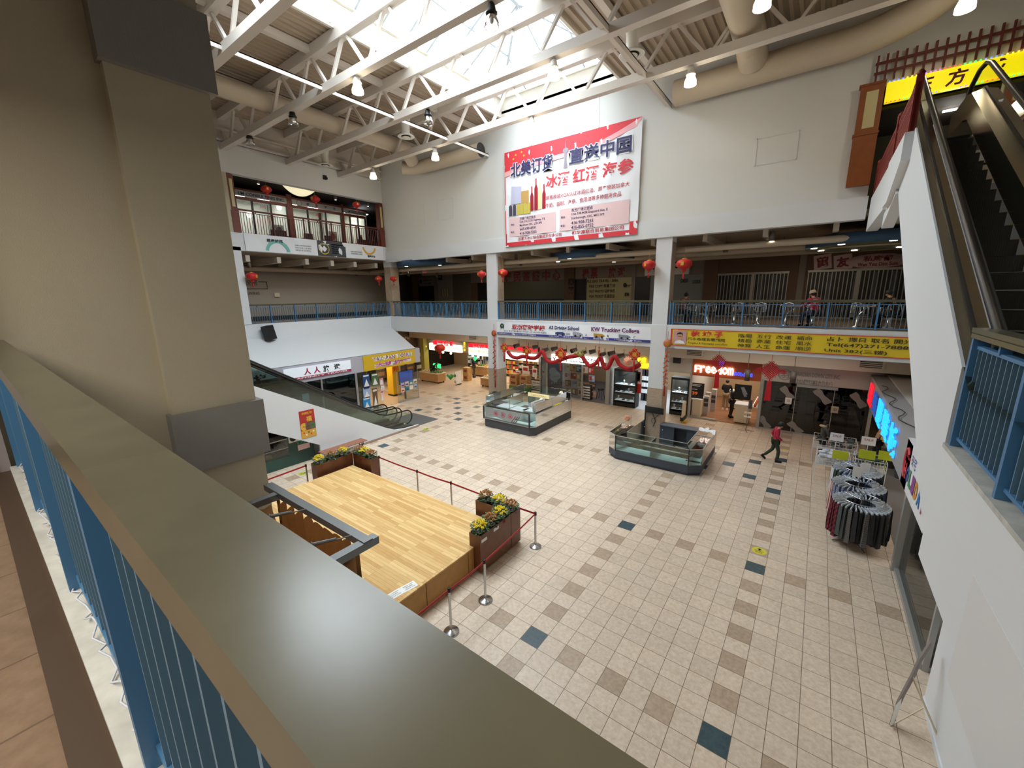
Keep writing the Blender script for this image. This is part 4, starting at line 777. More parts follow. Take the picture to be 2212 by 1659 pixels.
def fu(label, x, y, r, edge=False, ch='福'):
    p = z5(x, y) - LY * .18; t = thing('medallion', label, 'hanging medallion', p, 0, 'red diamond medallions on the garland'); sx = .12 if edge else 1
    b = B(); b.prism([(p.x + r * sx, p.z), (p.x, p.z + r), (p.x - r * sx, p.z), (p.x, p.z - r)], p.y - .02, p.y + .02, 'y'); obj('plate', b, M_lan, t)
    b = B(); q = [V((p.x + r * sx * .85, p.y - .025, p.z)), V((p.x, p.y - .025, p.z + r * .85)), V((p.x - r * sx * .85, p.y - .025, p.z)), V((p.x, p.y - .025, p.z - r * .85))]; [b.bar(q[i], q[(i + 1) % 4], .04, .01) for i in range(4)]; obj('gold_border', b, M_lgold, t)
    if not edge: text(ch, M_lgold, p - LY * .028, LX, LZ, r * .8, t, bold=.03)
    b = B()
    for i in range(8):
        f = (i + .5) / 8 * 4; k = int(f); g = f - k; c = [(1, 0), (0, 1), (-1, 0), (0, -1)]; cx = c[k][0] * (1 - g) + c[(k + 1) % 4][0] * g; cz = c[k][1] * (1 - g) + c[(k + 1) % 4][1] * g; o = p + V((cx * r * 1.08 * sx, 0, cz * r * 1.08)); b.ball(o, .05 * (sx ** .3), .03, .05, 8, 5)
    obj('scalloped_edge', b, M_lan, t)
    b = B(); b.lathe([(.012, 0), (.04, -.06), (.05, -.5), (0, -.5)], (p.x, p.y, p.z - r), 8); obj('tassel', b, M_lan, t); obj('cord', B().tube([p + LZ * r, p + LZ * (r + .3)], .006, 5), M_lan, t)
fu('plain gold-edged medallion at the left end of the garland', 50, 262, .25); fu('red medallion second from the left end of the garland', 232, 290, .25, ch='喜'); fu('largest red medallion at the middle of the garland', 505, 312, .32); fu('red medallion turned edge-on right of the dragon head', 812, 300, .27, True); fu('red medallion at the right end of the garland', 1097, 315, .26)
p = z5(1050, 367) - LY * .25; b = B()
for k in range(3):
    for i in range(9 - k * 2): a = i * 6.283 / (9 - k * 2) + k * .3; b.ball(p + V(((.14 - .05 * k) * math.cos(a), -.03 * k, (.14 - .05 * k) * math.sin(a))), .07, .03, .07, 8, 5)
b.ball(p - LY * .08, .05); tag(obj('paper_flower', b, mat('peach_paper', 'e39a78', .6)), 'peach coloured paper flower pinned beside the right end medallion', 'paper flower')
# ================================================================== ceiling lamps, ducts, vents
M_lit = mat('lamp_lit', 'fff4d8', .3, emit=14.0, ecol='fff3d6'); M_refl = glass('lamp_refractor', 'dfe9ea', .1, .08, .25); M_lwhite = mat('lamp_housing', 'dedbd2', .5)
def pendant(label, u, v, ty, lit, pw=28):
    y = U(0, ty, 0).y; p = ony(u, v, y); zt = U(0, 0, 14.45).z; t = thing('pendant_lamp', label, 'ceiling lamp', p, 0, 'bell shaped lamps under the trusses')
    b = B(); b.lathe([(0, .3), (.05, .3), (.09, .24), (.11, .12), (.14, .1), (.14, .07), (0, .07)], p, 16); obj('housing', b, M_lwhite if lit else M_black, t)
    b = B(); b.lathe([(.1, .07), (.13, 0), (.17, -.1), (.175, -.2), (.16, -.2)], p, 20); obj('reflector', b, M_refl if not lit else M_lit, t)
    b = B(); b.ball(p + LZ * -.04, .05, .05, .09); obj('bulb', b, M_lit if lit else M_lwhite, t)
    b = B(); b.tube([p + LZ * .28, V((p.x, p.y, max(zt, p.z + .4)))], .012, 6); b.tube([p + V((.02 * math.cos(a), 0, .32 + .04 * math.sin(a))) for a in range(7)], .006, 5); obj('hook', b, M_black, t)
    if lit: point('pendant_light', p - LZ * .3, pw, (1, .93, .8), .15)
for l, u, v, ty, lit in (('lit bell lamp under the third truss, left of the skylight', 772, 186, .25, 1), ('unlit bell lamp left of the lit one on the third truss', 633, 258, .25, 0), ('clear unlit bell lamp in front of the skylight', 1062, 38, .25, 0), ('unlit bell lamp at the far left end of the third truss', 540, 303, .25, 0), ('unlit bell lamp under the second truss by the round vent', 925, 255, 3.7, 0), ('lit bell lamp over the top of the big banner', 1196, 153, 3.7, 1), ('lit bell lamp at the top edge over the right duct', 1648, -5, 3.7, 1), ('lit bell lamp beside the left duct end', 940, 335, 7.15, 1), ('lit bell lamp over the left top of the big banner', 1149, 270, 7.15, 1), ('lit bell lamp in front of the right duct end', 1492, 168, 7.15, 1), ('lit bell lamp above the upper left gallery', 806, 377, 7.15, 1), ('lit bell lamp at the top right over the yellow sign', 2088, 0, 7.15, 1)): pendant(l, u, v, ty, lit)
def duct(label, pts, r, end=False, rings=0):
    b = B(); P = [U(*p) for p in pts]; P = smooth(P, 6) if len(P) > 2 else P; b.tube(P, r * K, 20, caps=False); t = tag(obj('air_duct', b, M_pipe), label, 'air duct', 'round beige air ducts')
    if end: b = B(); d = (P[0] - P[1]).normalized(); b.tube([P[0] - d * .02, P[0] - d * .015], r * K * .98, 20); obj('shaded_end_disc', b, M_dark, t)  # flat dark disc stands in for the shade inside the open end
    return t
duct('long beige duct running under the deck toward the far wall, left of the skylight', [(-17.6, -9, 15.3), (-17.6, 0, 15.3), (-17.6, 7.6, 15.3), (-17.9, 8.6, 15.15), (-18.1, 9.1, 14.9)], .4)
duct('beige duct along the far wall left of the big banner, with an open end', [(-12.9, 9.75, 14.72), (-15, 9.75, 14.72), (-17.4, 9.75, 14.72), (-18.6, 9.6, 14.7), (-19.2, 9.2, 14.75)], .4, True)
duct('thick beige duct coming forward from the far wall right of the skylight', [(.85, 9.4, 14.95), (.85, 8.9, 15.1), (.85, 7.5, 15.3), (.85, 0, 15.3), (.85, -9, 15.3)], .5)
duct('beige duct along the far wall right of the big banner, curving off at the right', [(-2.05, 9.75, 14.75), (0, 9.75, 14.75), (2.6, 9.75, 14.75), (4.2, 9.65, 14.75), (5.6, 9.2, 15.0), (6.6, 8.3, 15.5)], .48, True)
def vent(label, u, v, y, zt=16.3):
    p = ony(u, v, y); t = thing('round_diffuser', label, 'air vent', p, 0, 'round ceiling diffusers'); b = B(); b.lathe([(.17, .08), (.19, .5), (.24, .75)], p, 18); obj('neck', b, M_lwhite, t)
    b = B(); b.lathe([(.17, .1), (.3, .06), (.38, -.01), (.36, -.02), (.22, .0)], p, 22); obj('flange', b, M_lwhite, t); b = B(); b.lathe([(.2, .02), (.2, .04), (0, .04)], p, 18); obj('throat', b, M_dark, t); b = B(); b.lathe([(.17, -.03), (.15, -.05), (.09, -.03), (.05, -.06), (0, -.06)], p, 18); obj('cone', b, M_lwhite, t)
vent('round white diffuser between the trusses right of the skylight', 1365, 118, U(0, 6.0, 0).y); vent('round white diffuser under the left duct near the skylight', 877, 295, U(0, 6.0, 0).y); vent('round beige diffuser near the top of the left wall', 703, 357, U(0, 5.5, 0).y)
p = onx(702, 383, XL + .06); b = B(); b.box(XL, XL + .1, p.y - .09, p.y + .09, p.z - .12, p.z + .1); b.box(XL + .1, XL + .16, p.y + .02, p.y + .1, p.z - .1, p.z); tag(obj('wall_speaker', b, M_black), 'small black box fixed high on the left wall above the lanterns', 'wall box')
# ================================================================== second floor, far side
YB = 14.5
def R(u0, v0, u1, v1, y): a, c = ony(u0, v0, y), ony(u1, v1, y); return min(a.x, c.x), max(a.x, c.x), min(a.z, c.z), max(a.z, c.z)
def panel(name, u0, v0, u1, v1, y, m, th=.04, kind='structure'):
    x0, x1, z0, z1 = R(u0, v0, u1, v1, y); b = B(); b.box(x0, x1, y - th, y, z0, z1); return obj(name, b, m, kind=kind)
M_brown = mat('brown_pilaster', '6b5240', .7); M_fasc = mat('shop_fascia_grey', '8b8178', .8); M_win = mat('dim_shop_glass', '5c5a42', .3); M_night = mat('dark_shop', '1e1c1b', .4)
M_sgrey = mat('lettering_grey_red', '8a3237', .6)
def zb(x0, x1, z0, z1, y, m, name, th=.05):
    b = B(); b.box(x0, x1, y - th, y, z0, z1); return struct(name, b, m)
Zs0, Zs1, Zt = Z2, Z2 + 2.25, Z2 + 3.15
X = lambda u, v=600: ony(u, v, YB).x
# storefront band along the back of the gallery
zb(X(1074), X(1225), Zs1, Zt, YB, M_fasc, 'wall_shop_fascia'); zb(X(1074), X(1222), Zs0 + .95, Zs1, YB, M_win, 'window_2', .03); zb(X(1074), X(1222), Zs0, Zs0 + .8, YB, M_night, 'wall_shop_base', .03)
zb(X(1074), X(1222), Zs0 + .8, Zs0 + 1.0, YB, mat('blue_valance', '23305c', .6), 'trim_valance', .06)
zb(X(1222), X(1243), Zs0, Zt, YB, M_brown, 'column', .2); zb(X(1243), X(1372), Zs1, Zt, YB, M_fasc, 'wall_shop_fascia'); zb(X(1243), X(1366), Zs0, Zs1, YB, mat('lit_notice_window', 'b0a878', .4), 'window_3', .03); zb(X(1243), X(1268), Zs0, Zs1, YB, M_night, 'door_1', .06)
zb(X(1366), X(1374), Zs0, Zt, YB, M_fasc, 'trim_post', .1); zb(X(1374), X(1406), Zs0, Zs1, YB, M_night, 'door_2', .04); zb(X(1374), X(1525), Zs1, Zt, YB, M_fasc, 'wall_shop_fascia'); zb(X(1406), X(1522), Zs0, Zs1, YB, mat('blind_grey', '8b9090', .6), 'window_4', .03)
zb(X(1522), X(1551), Zs0, Zt, YB, M_brown, 'column', .15); zb(X(1551), X(1722), Zs1, Zt, YB, M_brown, 'wall_shop_fascia', .08); zb(X(1703), X(1724), Zs0, Zs1, YB, M_brown, 'column', .08); zb(X(1724), X(1738), Zs0, Zt, YB, M_fasc, 'trim_post', .12); zb(X(1738), 9.5, Zs1, Zt, YB, M_brown, 'wall_shop_fascia', .08); zb(X(1738), X(1745), Zs0, Zs1, YB, M_brown, 'column', .08)
def shopsign(name, label, q, u0, v0, u1, v1, m, bm=None, bold=.03, off=.06, **k):
    """lettering fixed on a wall, fitted to the rectangle it fills in the photograph"""
    a, c = ony(u0, v0, YB - off), ony(u1, v1, YB - off); t = thing(name, label, 'shop sign', V(((a.x + c.x) / 2, YB - off, min(a.z, c.z))))
    s = Sign(t, (a.x, YB - off, a.z), LX, c.x - a.x, a.z - c.z, .004)
    if bm: b = B(); b.box(a.x - .05, c.x + .05, YB - off, YB - .04, c.z - .05, a.z + .05); obj('panel', b, bm, t)
    n = len(q)
    for i, ch in enumerate(q):
        if isinstance(ch, tuple): s.txt(ch[0], ch[1], ch[2], ch[5] if len(ch) > 5 else m, w=ch[3], h=ch[4], bold=bold, **k)
        elif ch != ' ': s.txt(ch, (i + .5) / n, .5, m, w=.8 / n, h=.95, bold=bold, **k)
    return s
shopsign('wall_sign', 'red Chinese lettering over the immigration office window', '移民簽證中心', 1088, 588, 1213, 606, M_sgrey); shopsign('wall_sign', 'dark vertical characters on the brown pilaster', (('楓', .5, .25, .9, .4), ('葉', .5, .75, .9, .4)), 1226, 600, 1241, 636, M_ink, off=.22)
shopsign('wall_sign', 'red Chinese lettering over the travel agency notices', '機票 旅遊', 1256, 580, 1352, 600, M_sgrey)
shopsign('window_lettering', 'black bilingual notices on the lit travel agency window', (('MAPLE LEAF TRAVEL - 205A', .5, .1, .95, .13), ('FAX COPY 传真复印', .55, .35, .7, .17), ('FAST PHOTO 证件快照', .55, .6, .7, .17), ('VISA TICKET 各国签证', .55, .85, .7, .17)), 1258, 604, 1336, 646, M_ink, bold=.01); shopsign('window_lettering', 'black round logo and characters at the right of the travel agency window', (('●', .3, .25, .3, .25), ('楓葉旅遊', .62, .3, .5, .14), ('服務', .5, .75, .4, .2)), 1343, 606, 1366, 646, M_ink)
shopsign('shop_sign', 'white box sign half hidden behind the right white column', (('VACATION', .5, .42, .85, .5),), 1396, 562, 1486, 590, M_ink, M_paper, off=.25); shopsign('window_lettering', 'small brand words on the pale blinds by the food court', (('CASIO', .3, .3, .3, .35), ('LOZUS', .78, .42, .3, .3)), 1462, 600, 1516, 622, M_ink)
s = shopsign('wall_sign', 'bakery sign with red characters and white script on a brown wall', (('新曜', .25, .45, .2, .85), ('Sun View Bakery', .68, .42, .6, .6, M_paper), ('● ● ● ● ● ●', .62, .98, .35, .12)), 1548, 566, 1722, 588, M_sgrey, bold=.02, shear=.0)
s.disc(.06, .4, .16, mat('emblem_leaf', '4f5a35', .7)); s.disc(.06, .5, .09, M_ink, k=1.5)
for ch, u, l in (('萬', 1777, 'white tile with the first red character over the dim sum gate, tilted'), ('友', 1821, 'white tile with the second red character, nearer the oval sign')):
    p = ony(u, 566, YB - .1); t = thing('character_tile', l, 'shop sign', p, 0); a = math.radians(-8); r = V((math.cos(a), 0, -math.sin(a))); uu = V((math.sin(a), 0, math.cos(a))); b = B(); h_ = .33; P = [p - r * h_ - uu * h_, p + r * h_ - uu * h_, p + r * h_ + uu * h_, p - r * h_ + uu * h_]; b.add(P + [q + LY * .03 for q in P], [(0, 1, 2, 3), (7, 6, 5, 4), (0, 4, 5, 1), (1, 5, 6, 2), (2, 6, 7, 3), (3, 7, 4, 0)]); obj('tile', b, M_pink, t); text(ch, M_sgrey, p - LY * .008, r, uu, 1, t, bold=.05, h=.46)
p = ony(1896, 563, YB - .1); t = thing('oval_sign', 'oval white dim sum sign with red lettering', 'shop sign', p); b = B(); b.lathe([(0, -.04), (.5, -.04), (.5, 0)], (0, 0, 0), 36, 'y'); b.v = [(x * 2.2 + p.x, y + p.y, z * .62 + p.z) for x, y, z in b.v]; obj('panel', b, M_pink, t); text('私廚部', M_sgrey, p + V((0, -.05, .1)), LX, LZ, 1, t, bold=.03, w=1.0, h=.26); text('Wan You Dim Sum', M_sgrey, p + V((0, -.05, -.14)), LX, LZ, 1, t, bold=.03, w=1.35, h=.16)
M_alu2 = mat('gate_bar', 'a59f92', .4, .7)
def gate(label, u0, u1, n, mid):
    x0, x1 = X(u0), X(u1); t = thing('folding_gate', label, 'security gate', ((x0 + x1) / 2, YB - .1, Z2), 0, 'closed folding gates of the food court')
    b = B(); b.box(x0, x1, YB - .03, YB - .01, Z2, Zs1); obj('dark_backing', b, M_night, t); b = B(); b.box(x0 - .04, x1 + .04, YB - .16, YB - .06, Zs1 - .1, Zs1); obj('head_rail', b, M_alu2, t); b = B(); b.box(x0, x1, YB - .14, YB - .08, Z2 + .75, Z2 + .8); b.box(x0, x1, YB - .14, YB - .08, Z2, Z2 + .08); obj('cross_rail', b, M_alu2, t)  # flat dark panel behind the bars, the unlit interior put into its colour
    f = None
    for i in range(n + 1):
        if f is None: b = B(); b.box(-.018, .018, -.018, .018, 0, Zs1 - Z2 - .1); f = obj('bar', b, M_alu2, t, True); o = f
        else: o = f.copy(); link(o); o.parent = t
        o.location = (x0 + (x1 - x0) * i / n - t.location.x, 0, 0)
    b = B(); xm = x0 + (x1 - x0) * mid; b.box(xm - .06, xm + .06, YB - .14, YB - .06, Z2, Zs1 - .1); obj('lock_post', b, M_alu2, t)
    for i in (2, 5, 7, 9):
        b = B(); xx = x0 + (x1 - x0) * (i + .3) / 12; b.box(xx, xx + .2, YB - .06, YB - .035, Z2 + .8, Zs1 - .15); obj('blind_strip', b, mat('gate_panel', '545c64', .5), t)
gate('closed grille gate under the bakery sign', 1553, 1702, 20, .52); gate('closed grille gate under the dim sum signs', 1746, 1985, 26, .48)
# left part of the gallery: washroom corridor, dark shop, notice frames
zb(X(840), X(852), Zs0, Zt, YB, M_grey, 'wall_corridor', .3); zb(X(852), X(868), Zs0, Zt, YB + 2, mat('amber_lit_wall', 'b58a45', .7), 'wall_corridor'); zb(X(868), X(884), Zs0, Zt, YB + 3, M_dark, 'wall_corridor'); zb(X(883), X(903), Zs0, Zt, YB + .4, MATS['amber_lit_wall'], 'wall_corridor'); zb(X(903), X(938), Zs0, Zs1, YB, M_night, 'door_3', .05); zb(X(903), X(938), Zs1, Zt, YB, M_fasc, 'wall_shop_fascia'); zb(X(938), X(946), Zs0, Zt, YB, M_fasc, 'trim_post', .1); zb(X(946), X(978), Zs0, Zt, YB, mat('pale_panel', '9a938c', .8), 'wall_panel', .06); zb(X(978), X(1018), Zs0, Zt, YB, mat('taupe_panel', '6f645b', .8), 'wall_panel', .04); zb(X(1018), X(1032), Zs0, Zs1, YB, M_brown, 'door_4', .08); zb(X(1032), X(1074), Zs0, Zs1, YB, M_night, 'window_5', .03); zb(X(1018), X(1074), Zs1, Zt, YB, M_fasc, 'wall_shop_fascia')  # the amber light on the corridor walls is put into their colour
shopsign('wall_sign', 'small grey sign with a round mark over the dark left doorway', (('●', .12, .4, .18, .6), ('Butterfly Lounge', .62, .3, .6, .25), ('蝴蝶會所', .6, .75, .5, .25)), 905, 602, 937, 616, M_ink, mat('sign_grey', '9a958f', .7)); 
t = thing('notice_board', 'framed notice board on the pale wall panel of the left gallery', 'notice board', ony(962, 632, YB - .1)); x0, x1, z0, z1 = R(954, 624, 970, 641, YB - .08); b = B(); b.box(x0, x1, YB - .09, YB - .07, z0, z1); obj('board', b, M_cream, t)
for i in range(4): b = B(); xx = x0 + (x1 - x0) * i / 3; b.box(xx - .02, xx + .02, YB - .11, YB - .09, z0, z1); obj('frame', b, M_brown, t)
p = ony(951, 598, YB - .1); b = B(); b.box(p.x - .2, p.x + .2, YB - .14, YB - .08, p.z - .25, p.z + .25); t = tag(obj('washroom_sign', b, M_black), 'small dark hanging washroom sign by the left gallery frames', 'sign'); text('WC', M_paper, V((p.x, YB - .145, p.z)), LX, LZ, .2, t)
p = ony(918, 587, D + 3); b = B(); b.box(p.x - .22, p.x + .22, D + 2.97, D + 3.03, p.z - .09, p.z + .09); t = tag(obj('exit_sign', b, M_paper), 'small red exit sign hanging under the left blue disc', 'exit sign'); text('EXIT', mat('exit_red', 'd02020', .5, emit=.8), V((p.x, D + 2.965, p.z)), LX, LZ, 1, t, w=.36, h=.12)
# ceiling: joists and pipes, blue discs, can lights
for yy, zz, r in ((D + .9, 8.2, .12), (D + 2.0, 8.3, .1), (D + 3.1, 8.2, .14), (D + 4.4, 8.25, .1), (D + 5.7, 8.2, .13)):
    b = B(); b.tube([(XL - 3, yy, zz), (12, yy, zz)], r, 10); struct('trim_pipe', b, M_pipe)
for i in range(14): x = XL + 1 + i * 2.0; b = B(); b.box(x, x + .16, D + .4, YB, 8.42, 8.66); struct('beam', b, M_soffit)
for i in range(6): y = -1 + i * 1.5; b = B(); b.box(XL - 3.5, XL - .3, y, y + .2, 8.3, 8.6); struct('beam', b, M_soffit)
b = B(); b.tube([(XL - 3.3, -5, 8.15), (XL - 3.3, 10, 8.15)], .14, 10); struct('trim_pipe', b, M_pipe)
M_dblue = mat('disc_blue', '33506f', .7); M_olive = mat('disc_olive', '6c775b', .8); M_pot = MATS['foil_pot']; M_can = mat('can_light_grey', '6a645f', .5, .2); M_bulb = mat('can_bulb', 'fff6e4', .4, emit=9, ecol='fff2d8')
def blue_disc(label, u0, u1, v, y, lights, thick=.36):
    a, c = ony(u0, v, y), ony(u1, v, y); r = (c.x - a.x) / 2; o = V(((a.x + c.x) / 2, y, (a.z + c.z) / 2)); t = thing('ceiling_disc', label, 'suspended ceiling disc', o, 0, 'blue suspended ceiling discs')
    b = B(); b.lathe([(r - .02, 0), (r, 0), (r, thick), (r - .25, thick), (r - .25, thick - .05), (0, thick - .05)], o, 48); obj('rim', b, M_dblue, t); b = B(); b.lathe([(r - .01, .0), (r * .6, .08), (0, .1)], o, 40); obj('underside', b, M_olive, t)
    for i in range(lights): a_ = 6.2832 * (i + .3) / lights; q = o + V((r * .88 * math.cos(a_), r * .88 * math.sin(a_), .015)); b = B(); b.lathe([(.1, -.01), (.1, .03), (0, .03)], q, 12); b.lathe([(.09, -.012), (0, -.012)], q, 12); obj('downlight', b, M_bulb, t)
    for i in range(4): a_ = 1.571 * i + .6; q = o + V((r * .7 * math.cos(a_), r * .7 * math.sin(a_), thick)); b = B(); b.tube([q, V((q.x, q.y, 8.66))], .01, 5); obj('hanger', b, M_gal, t)
blue_disc('blue ceiling disc over the left end of the far gallery', 890, 1013, 579, D + 2.6, 6); blue_disc('blue ceiling disc between the two white columns', 1205, 1366, 563, D + 2.6, 6); blue_disc('blue ceiling disc over the dim sum counter', 1740, 2050, 532, D + 2.6, 8)
def can(label, p, hh=.34, r=.09, ztop=None, lit=True, grp='can lights of the galleries'):
    t = thing('can_light', label, 'ceiling light', p, 0, grp); b = B(); b.lathe([(r * .85, .02), (r, 0), (r, hh), (0, hh)], p, 14); obj('can', b, M_can, t); b = B(); b.lathe([(r * .85, .015), (0, .015)], p, 14); obj('lamp', b, M_bulb if lit else M_dark, t)
    b = B(); b.tube([p + LZ * hh, V((p.x, p.y, ztop or p.z + hh + .3))], .015, 6); obj('stem', b, M_can, t)
for u, v, y, l in ((867, 592, D + 3, 'first can light from the left on the far gallery'), (883, 597, D + 2, 'second can light from the left on the far gallery'), (944, 599, D + 3.6, 'can light under the left blue disc edge'), (1017, 571, D + .9, 'can light left of the middle white column'), (1115, 564, D + 1, 'can light right of the middle white column, nearest the front'), (1125, 574, D + 2.2, 'middle one of the three can lights right of the middle column'), (1115, 579, D + 3.4, 'rearmost of the three can lights right of the middle column'), (1567, 545, D + 1.6, 'can light right of the right white column'), (1667, 521, D + .8, 'can light nearest the front over the food court'), (1690, 544, D + 3.2, 'short can light beside the right blue disc')): can(l, ony(u, v, y), ztop=8.66)
for u, v, l in ((539, 579, 'can light beside the white column over the left gallery'), (712, 584, 'can light in the middle of the left gallery ceiling'), (769, 582, 'can light toward the right end of the left gallery ceiling')): can(l, onx(u, v, XL - 1.0), ztop=8.6)
# left gallery wall fittings
xw = U(-27.6, 0, 0).x + .02
p = onx(598, 637, xw); b = B(); b.box(xw, xw + .05, p.y - .15, p.y + .15, p.z - .12, p.z + .12); tag(obj('thermostat', b, M_cream), 'small square thermostat on the left gallery wall', 'thermostat')
p = onx(556, 622, xw); t = thing('wall_logo', 'thin dark outline logo on the left gallery wall by the white column', 'wall logo', p); b = B(); q = lambda a, c: V((xw + .01, p.y + a, p.z + c)); b.tube([q(.1, .35), q(.55, .35), q(.55, -.05), q(-.6, -.05)], .02, 5); obj('outline', b, M_dk, t); text('悦居', M_dk, q(-.3, .3), LY, LZ, .35, t); text('LIVING', M_dk, q(-.25, -.3), LY, LZ, .22, t)
p = onx(770, 592, xw); b = B(); b.box(xw, xw + .05, p.y - .08, p.y + .08, p.z - .12, p.z + .12); tag(obj('fire_strobe', b, mat('strobe_red', '8c4a48', .5)), 'small red and white strobe high on the left gallery wall', 'alarm strobe')
p = onx(580, 719, XL + .35); t = thing('loudspeaker', 'black loudspeaker tilted on the white band under the left balustrade', 'loudspeaker', p); bx = B(); bx.prism([(-.2, -.18), (.2, -.18), (.28, .18), (-.28, .18)], -.36, .36); mm = Matrix.Translation(p) @ Matrix.Rotation(math.radians(-58), 4, 'Z') @ Matrix.Rotation(math.radians(12), 4, 'X'); bx.move(mm); obj('cabinet', bx, M_black, t); bx = B(); bx.box(-.17, .17, -.195, -.18, -.32, .33); bx.move(mm); obj('grille', bx, mat('speaker_grille', '1f1f21', .9, bump=.5, bscale=200), t); bx = B(); bx.box(-.22, -.205, -.06, .06, -.05, .18); bx.move(mm); obj('handle', bx, M_can, t); b = B(); b.bar(p, V((XL - .05, p.y, p.z)), .06); obj('bracket', b, M_black, t)
# ================================================================== upper left gallery with the consulting offices
M_redwood = mat('red_brown_wood', '6e3427', .5); M_offwall = mat('office_wall', 'c9c6ba', .8); M_panel_l = mat('office_light', 'ffffff', .5, emit=7, ecol='f6faff')
ZG, ZGT = U(0, 0, 10.2).z, U(0, 0, 13.32).z; yL, yR = U(0, .5, 0).y, U(0, 10.3, 0).y; xo = XL - 2.2
zb_ = lambda name, x0, x1, y0, y1, z0, z1, m: struct(name, B().box(x0, x1, y0, y1, z0, z1), m)
zb_('wall_gallery_end', XL - .5, XL + .02, yL - .75, yL - .25, ZG, ZGT, M_cream)
def pil(l, y0, y1):
    t = thing('wooden_pilaster', l, 'pilaster', (XL, (y0 + y1) / 2, ZG)); b = B(); b.box(XL - .35, XL + .05, y0, y1, ZG, ZG + 1.0); b.box(XL - .33, XL + .03, y0 + .03, y1 - .03, ZG + 1.0, ZGT - .05); obj('post', b, M_redwood, t); b = B(); b.box(XL + .03, XL + .045, y0 + (y1 - y0) * .3, y1 - (y1 - y0) * .3, ZG + 1.15, ZGT - .25); obj('inlay', b, mat('pale_inlay', 'c8bd8e', .5), t)
pil('red brown pilaster at the left end of the upper gallery', yL - .28, yL + .04); pil('red brown pilaster at the right end of the upper gallery', yR - .2, yR + .12)
M_rr = mat('red_rail', '6a2f2a', .5)
rl = railing('dark red balustrade of the upper left gallery', (XL - .12, yR - .22, ZG - .35), (XL - .12, yL + .05, ZG - .35), 5, h=1.47, per=12, group='red balustrades of the third floor', cap=M_rr, mb=M_rr, capw=.06)
oy = lambda u, v: onx(u, v, xo + .12).y
bays = [(oy(508, 417), oy(620, 435)), (oy(631, 445), oy(738, 455)), (oy(742, 458), yR + .3)]
zs, zc = onx(620, 440, xo + .12).z, onx(620, 428, xo + .12).z
for i, (y0, y1) in enumerate(bays):
    zb_('wall_office_beam', xo - .1, xo + .1, y0 - .15, y1 + .15, zc, zc + .1, M_redwood); zb_('wall_office_beam', xo - .1, xo + .08, y0, y1, zs - .14, zs, M_redwood)
    t = thing('office_sign', ('grey sign LM CONSULTING INC. at the left office bay', 'grey sign with four Chinese characters over the middle office bay', 'grey sign LM CONSULTING cut off at the right office bay')[i], 'shop sign', (xo + .1, (y0 + y1) / 2, zs)); b = B(); b.box(xo + .08, xo + .12, y0, y1, zs + .02, zc - .02); obj('panel', b, mat('office_sign_grey', 'a9a9a6', .6), t); s = Sign(t, (xo + .12, y0, zc - .02), LY, y1 - y0, zc - zs - .04, .01)
    if i == 0: s.txt('LM CONSULTING INC.', .5, .5, M_navy, w=.9, h=.6, bold=.03)
    elif i == 1:
        s.disc(.14, .5, .16, M_navy, r0=.14)
        for k, ch in enumerate('君泰移民'): s.txt(ch, .3 + .18 * k, .52, M_navy, h=.6, bold=.02)
    else: s.disc(.08, .5, .15, MATS['lettering_grey'], r0=.13); s.txt('LM CONSULTING INC.', .6, .5, M_navy, w=.8, h=.55, bold=.03)
    # office behind: glazing with dark mullions, lit room
    g = B(); g.box(xo - .02, xo, y0, y1, ZG - .35, zs - .14); w_ = obj('window_%d' % (6 + i), g, M_glass, kind='structure')
    fr = B(); [fr.box(xo - .04, xo + .04, y0 + (y1 - y0) * f - .04, y0 + (y1 - y0) * f + .04, ZG - .35, zs - .14) for f in (.0, .3, .66, 1)]; fr.box(xo - .04, xo + .04, y0 + (y1 - y0) * .68, y1, ZG + .3, ZG + .35); obj('window_frame', fr, M_black, w_)
    zb_('wall_office', xo - 2.6, xo - 2.5, y0 - .2, y1 + .2, ZG - .4, zs + .6, M_offwall); zb_('ceiling_office', xo - 2.6, xo - .05, y0 - .2, y1 + .2, zs + .3, zs + .35, M_offwall); zb_('wall_office_side', xo - 2.5, xo - .05, y1 + .1, y1 + .18, ZG - .4, zs + .3, M_offwall)
    for k, yy in enumerate((y0 + .4, y0 + 1.7)):
        b = B(); b.box(xo - 1.5, xo - .5, yy, yy + .55, zs + .27, zs + .3); tag(obj('ceiling_panel_light', b, M_panel_l), ('bright ceiling panel light in the %s office, %s' % (('left', 'middle', 'right')[i], ('nearer its left side', 'nearer its door')[k])), 'ceiling light', 'office ceiling lights')
    area('office_light', (xo - 1.2, (y0 + y1) / 2, zs + .2), 1.0, 1.6, 45, (1, .98, .94))
    p = V((xo + .02, y0 + (y1 - y0) * .5, zs - .35)); tag(text(('305', '306', '307')[i], M_dkred, p + LX * .02, LY, LZ, .22), ('red unit number 305 on the left office glass', 'red unit number 306 on the middle office glass', 'red unit number 307 on the right office glass')[i], 'unit number')
    pt = thing('framed_picture', ('portrait picture hung in the left office by its door', 'red and gold picture by the door of the middle office', 'red poster by the door of the right office')[i], 'picture', (xo - .3, y0 + (y1 - y0) * .83, ZG + .5)); b = B(); b.box(xo - .3, xo - .27, y0 + (y1 - y0) * .74, y0 + (y1 - y0) * .92, ZG + .35, ZG + .95); obj('frame', b, M_offwall, pt); b = B(); b.add([(xo - .26, y0 + (y1 - y0) * .83 + .17 * math.cos(a * .524), ZG + .66 + .2 * math.sin(a * .524)) for a in range(12)], [tuple(range(12))]); obj('picture', b, (M_slate, M_lan, M_lan)[i], pt)
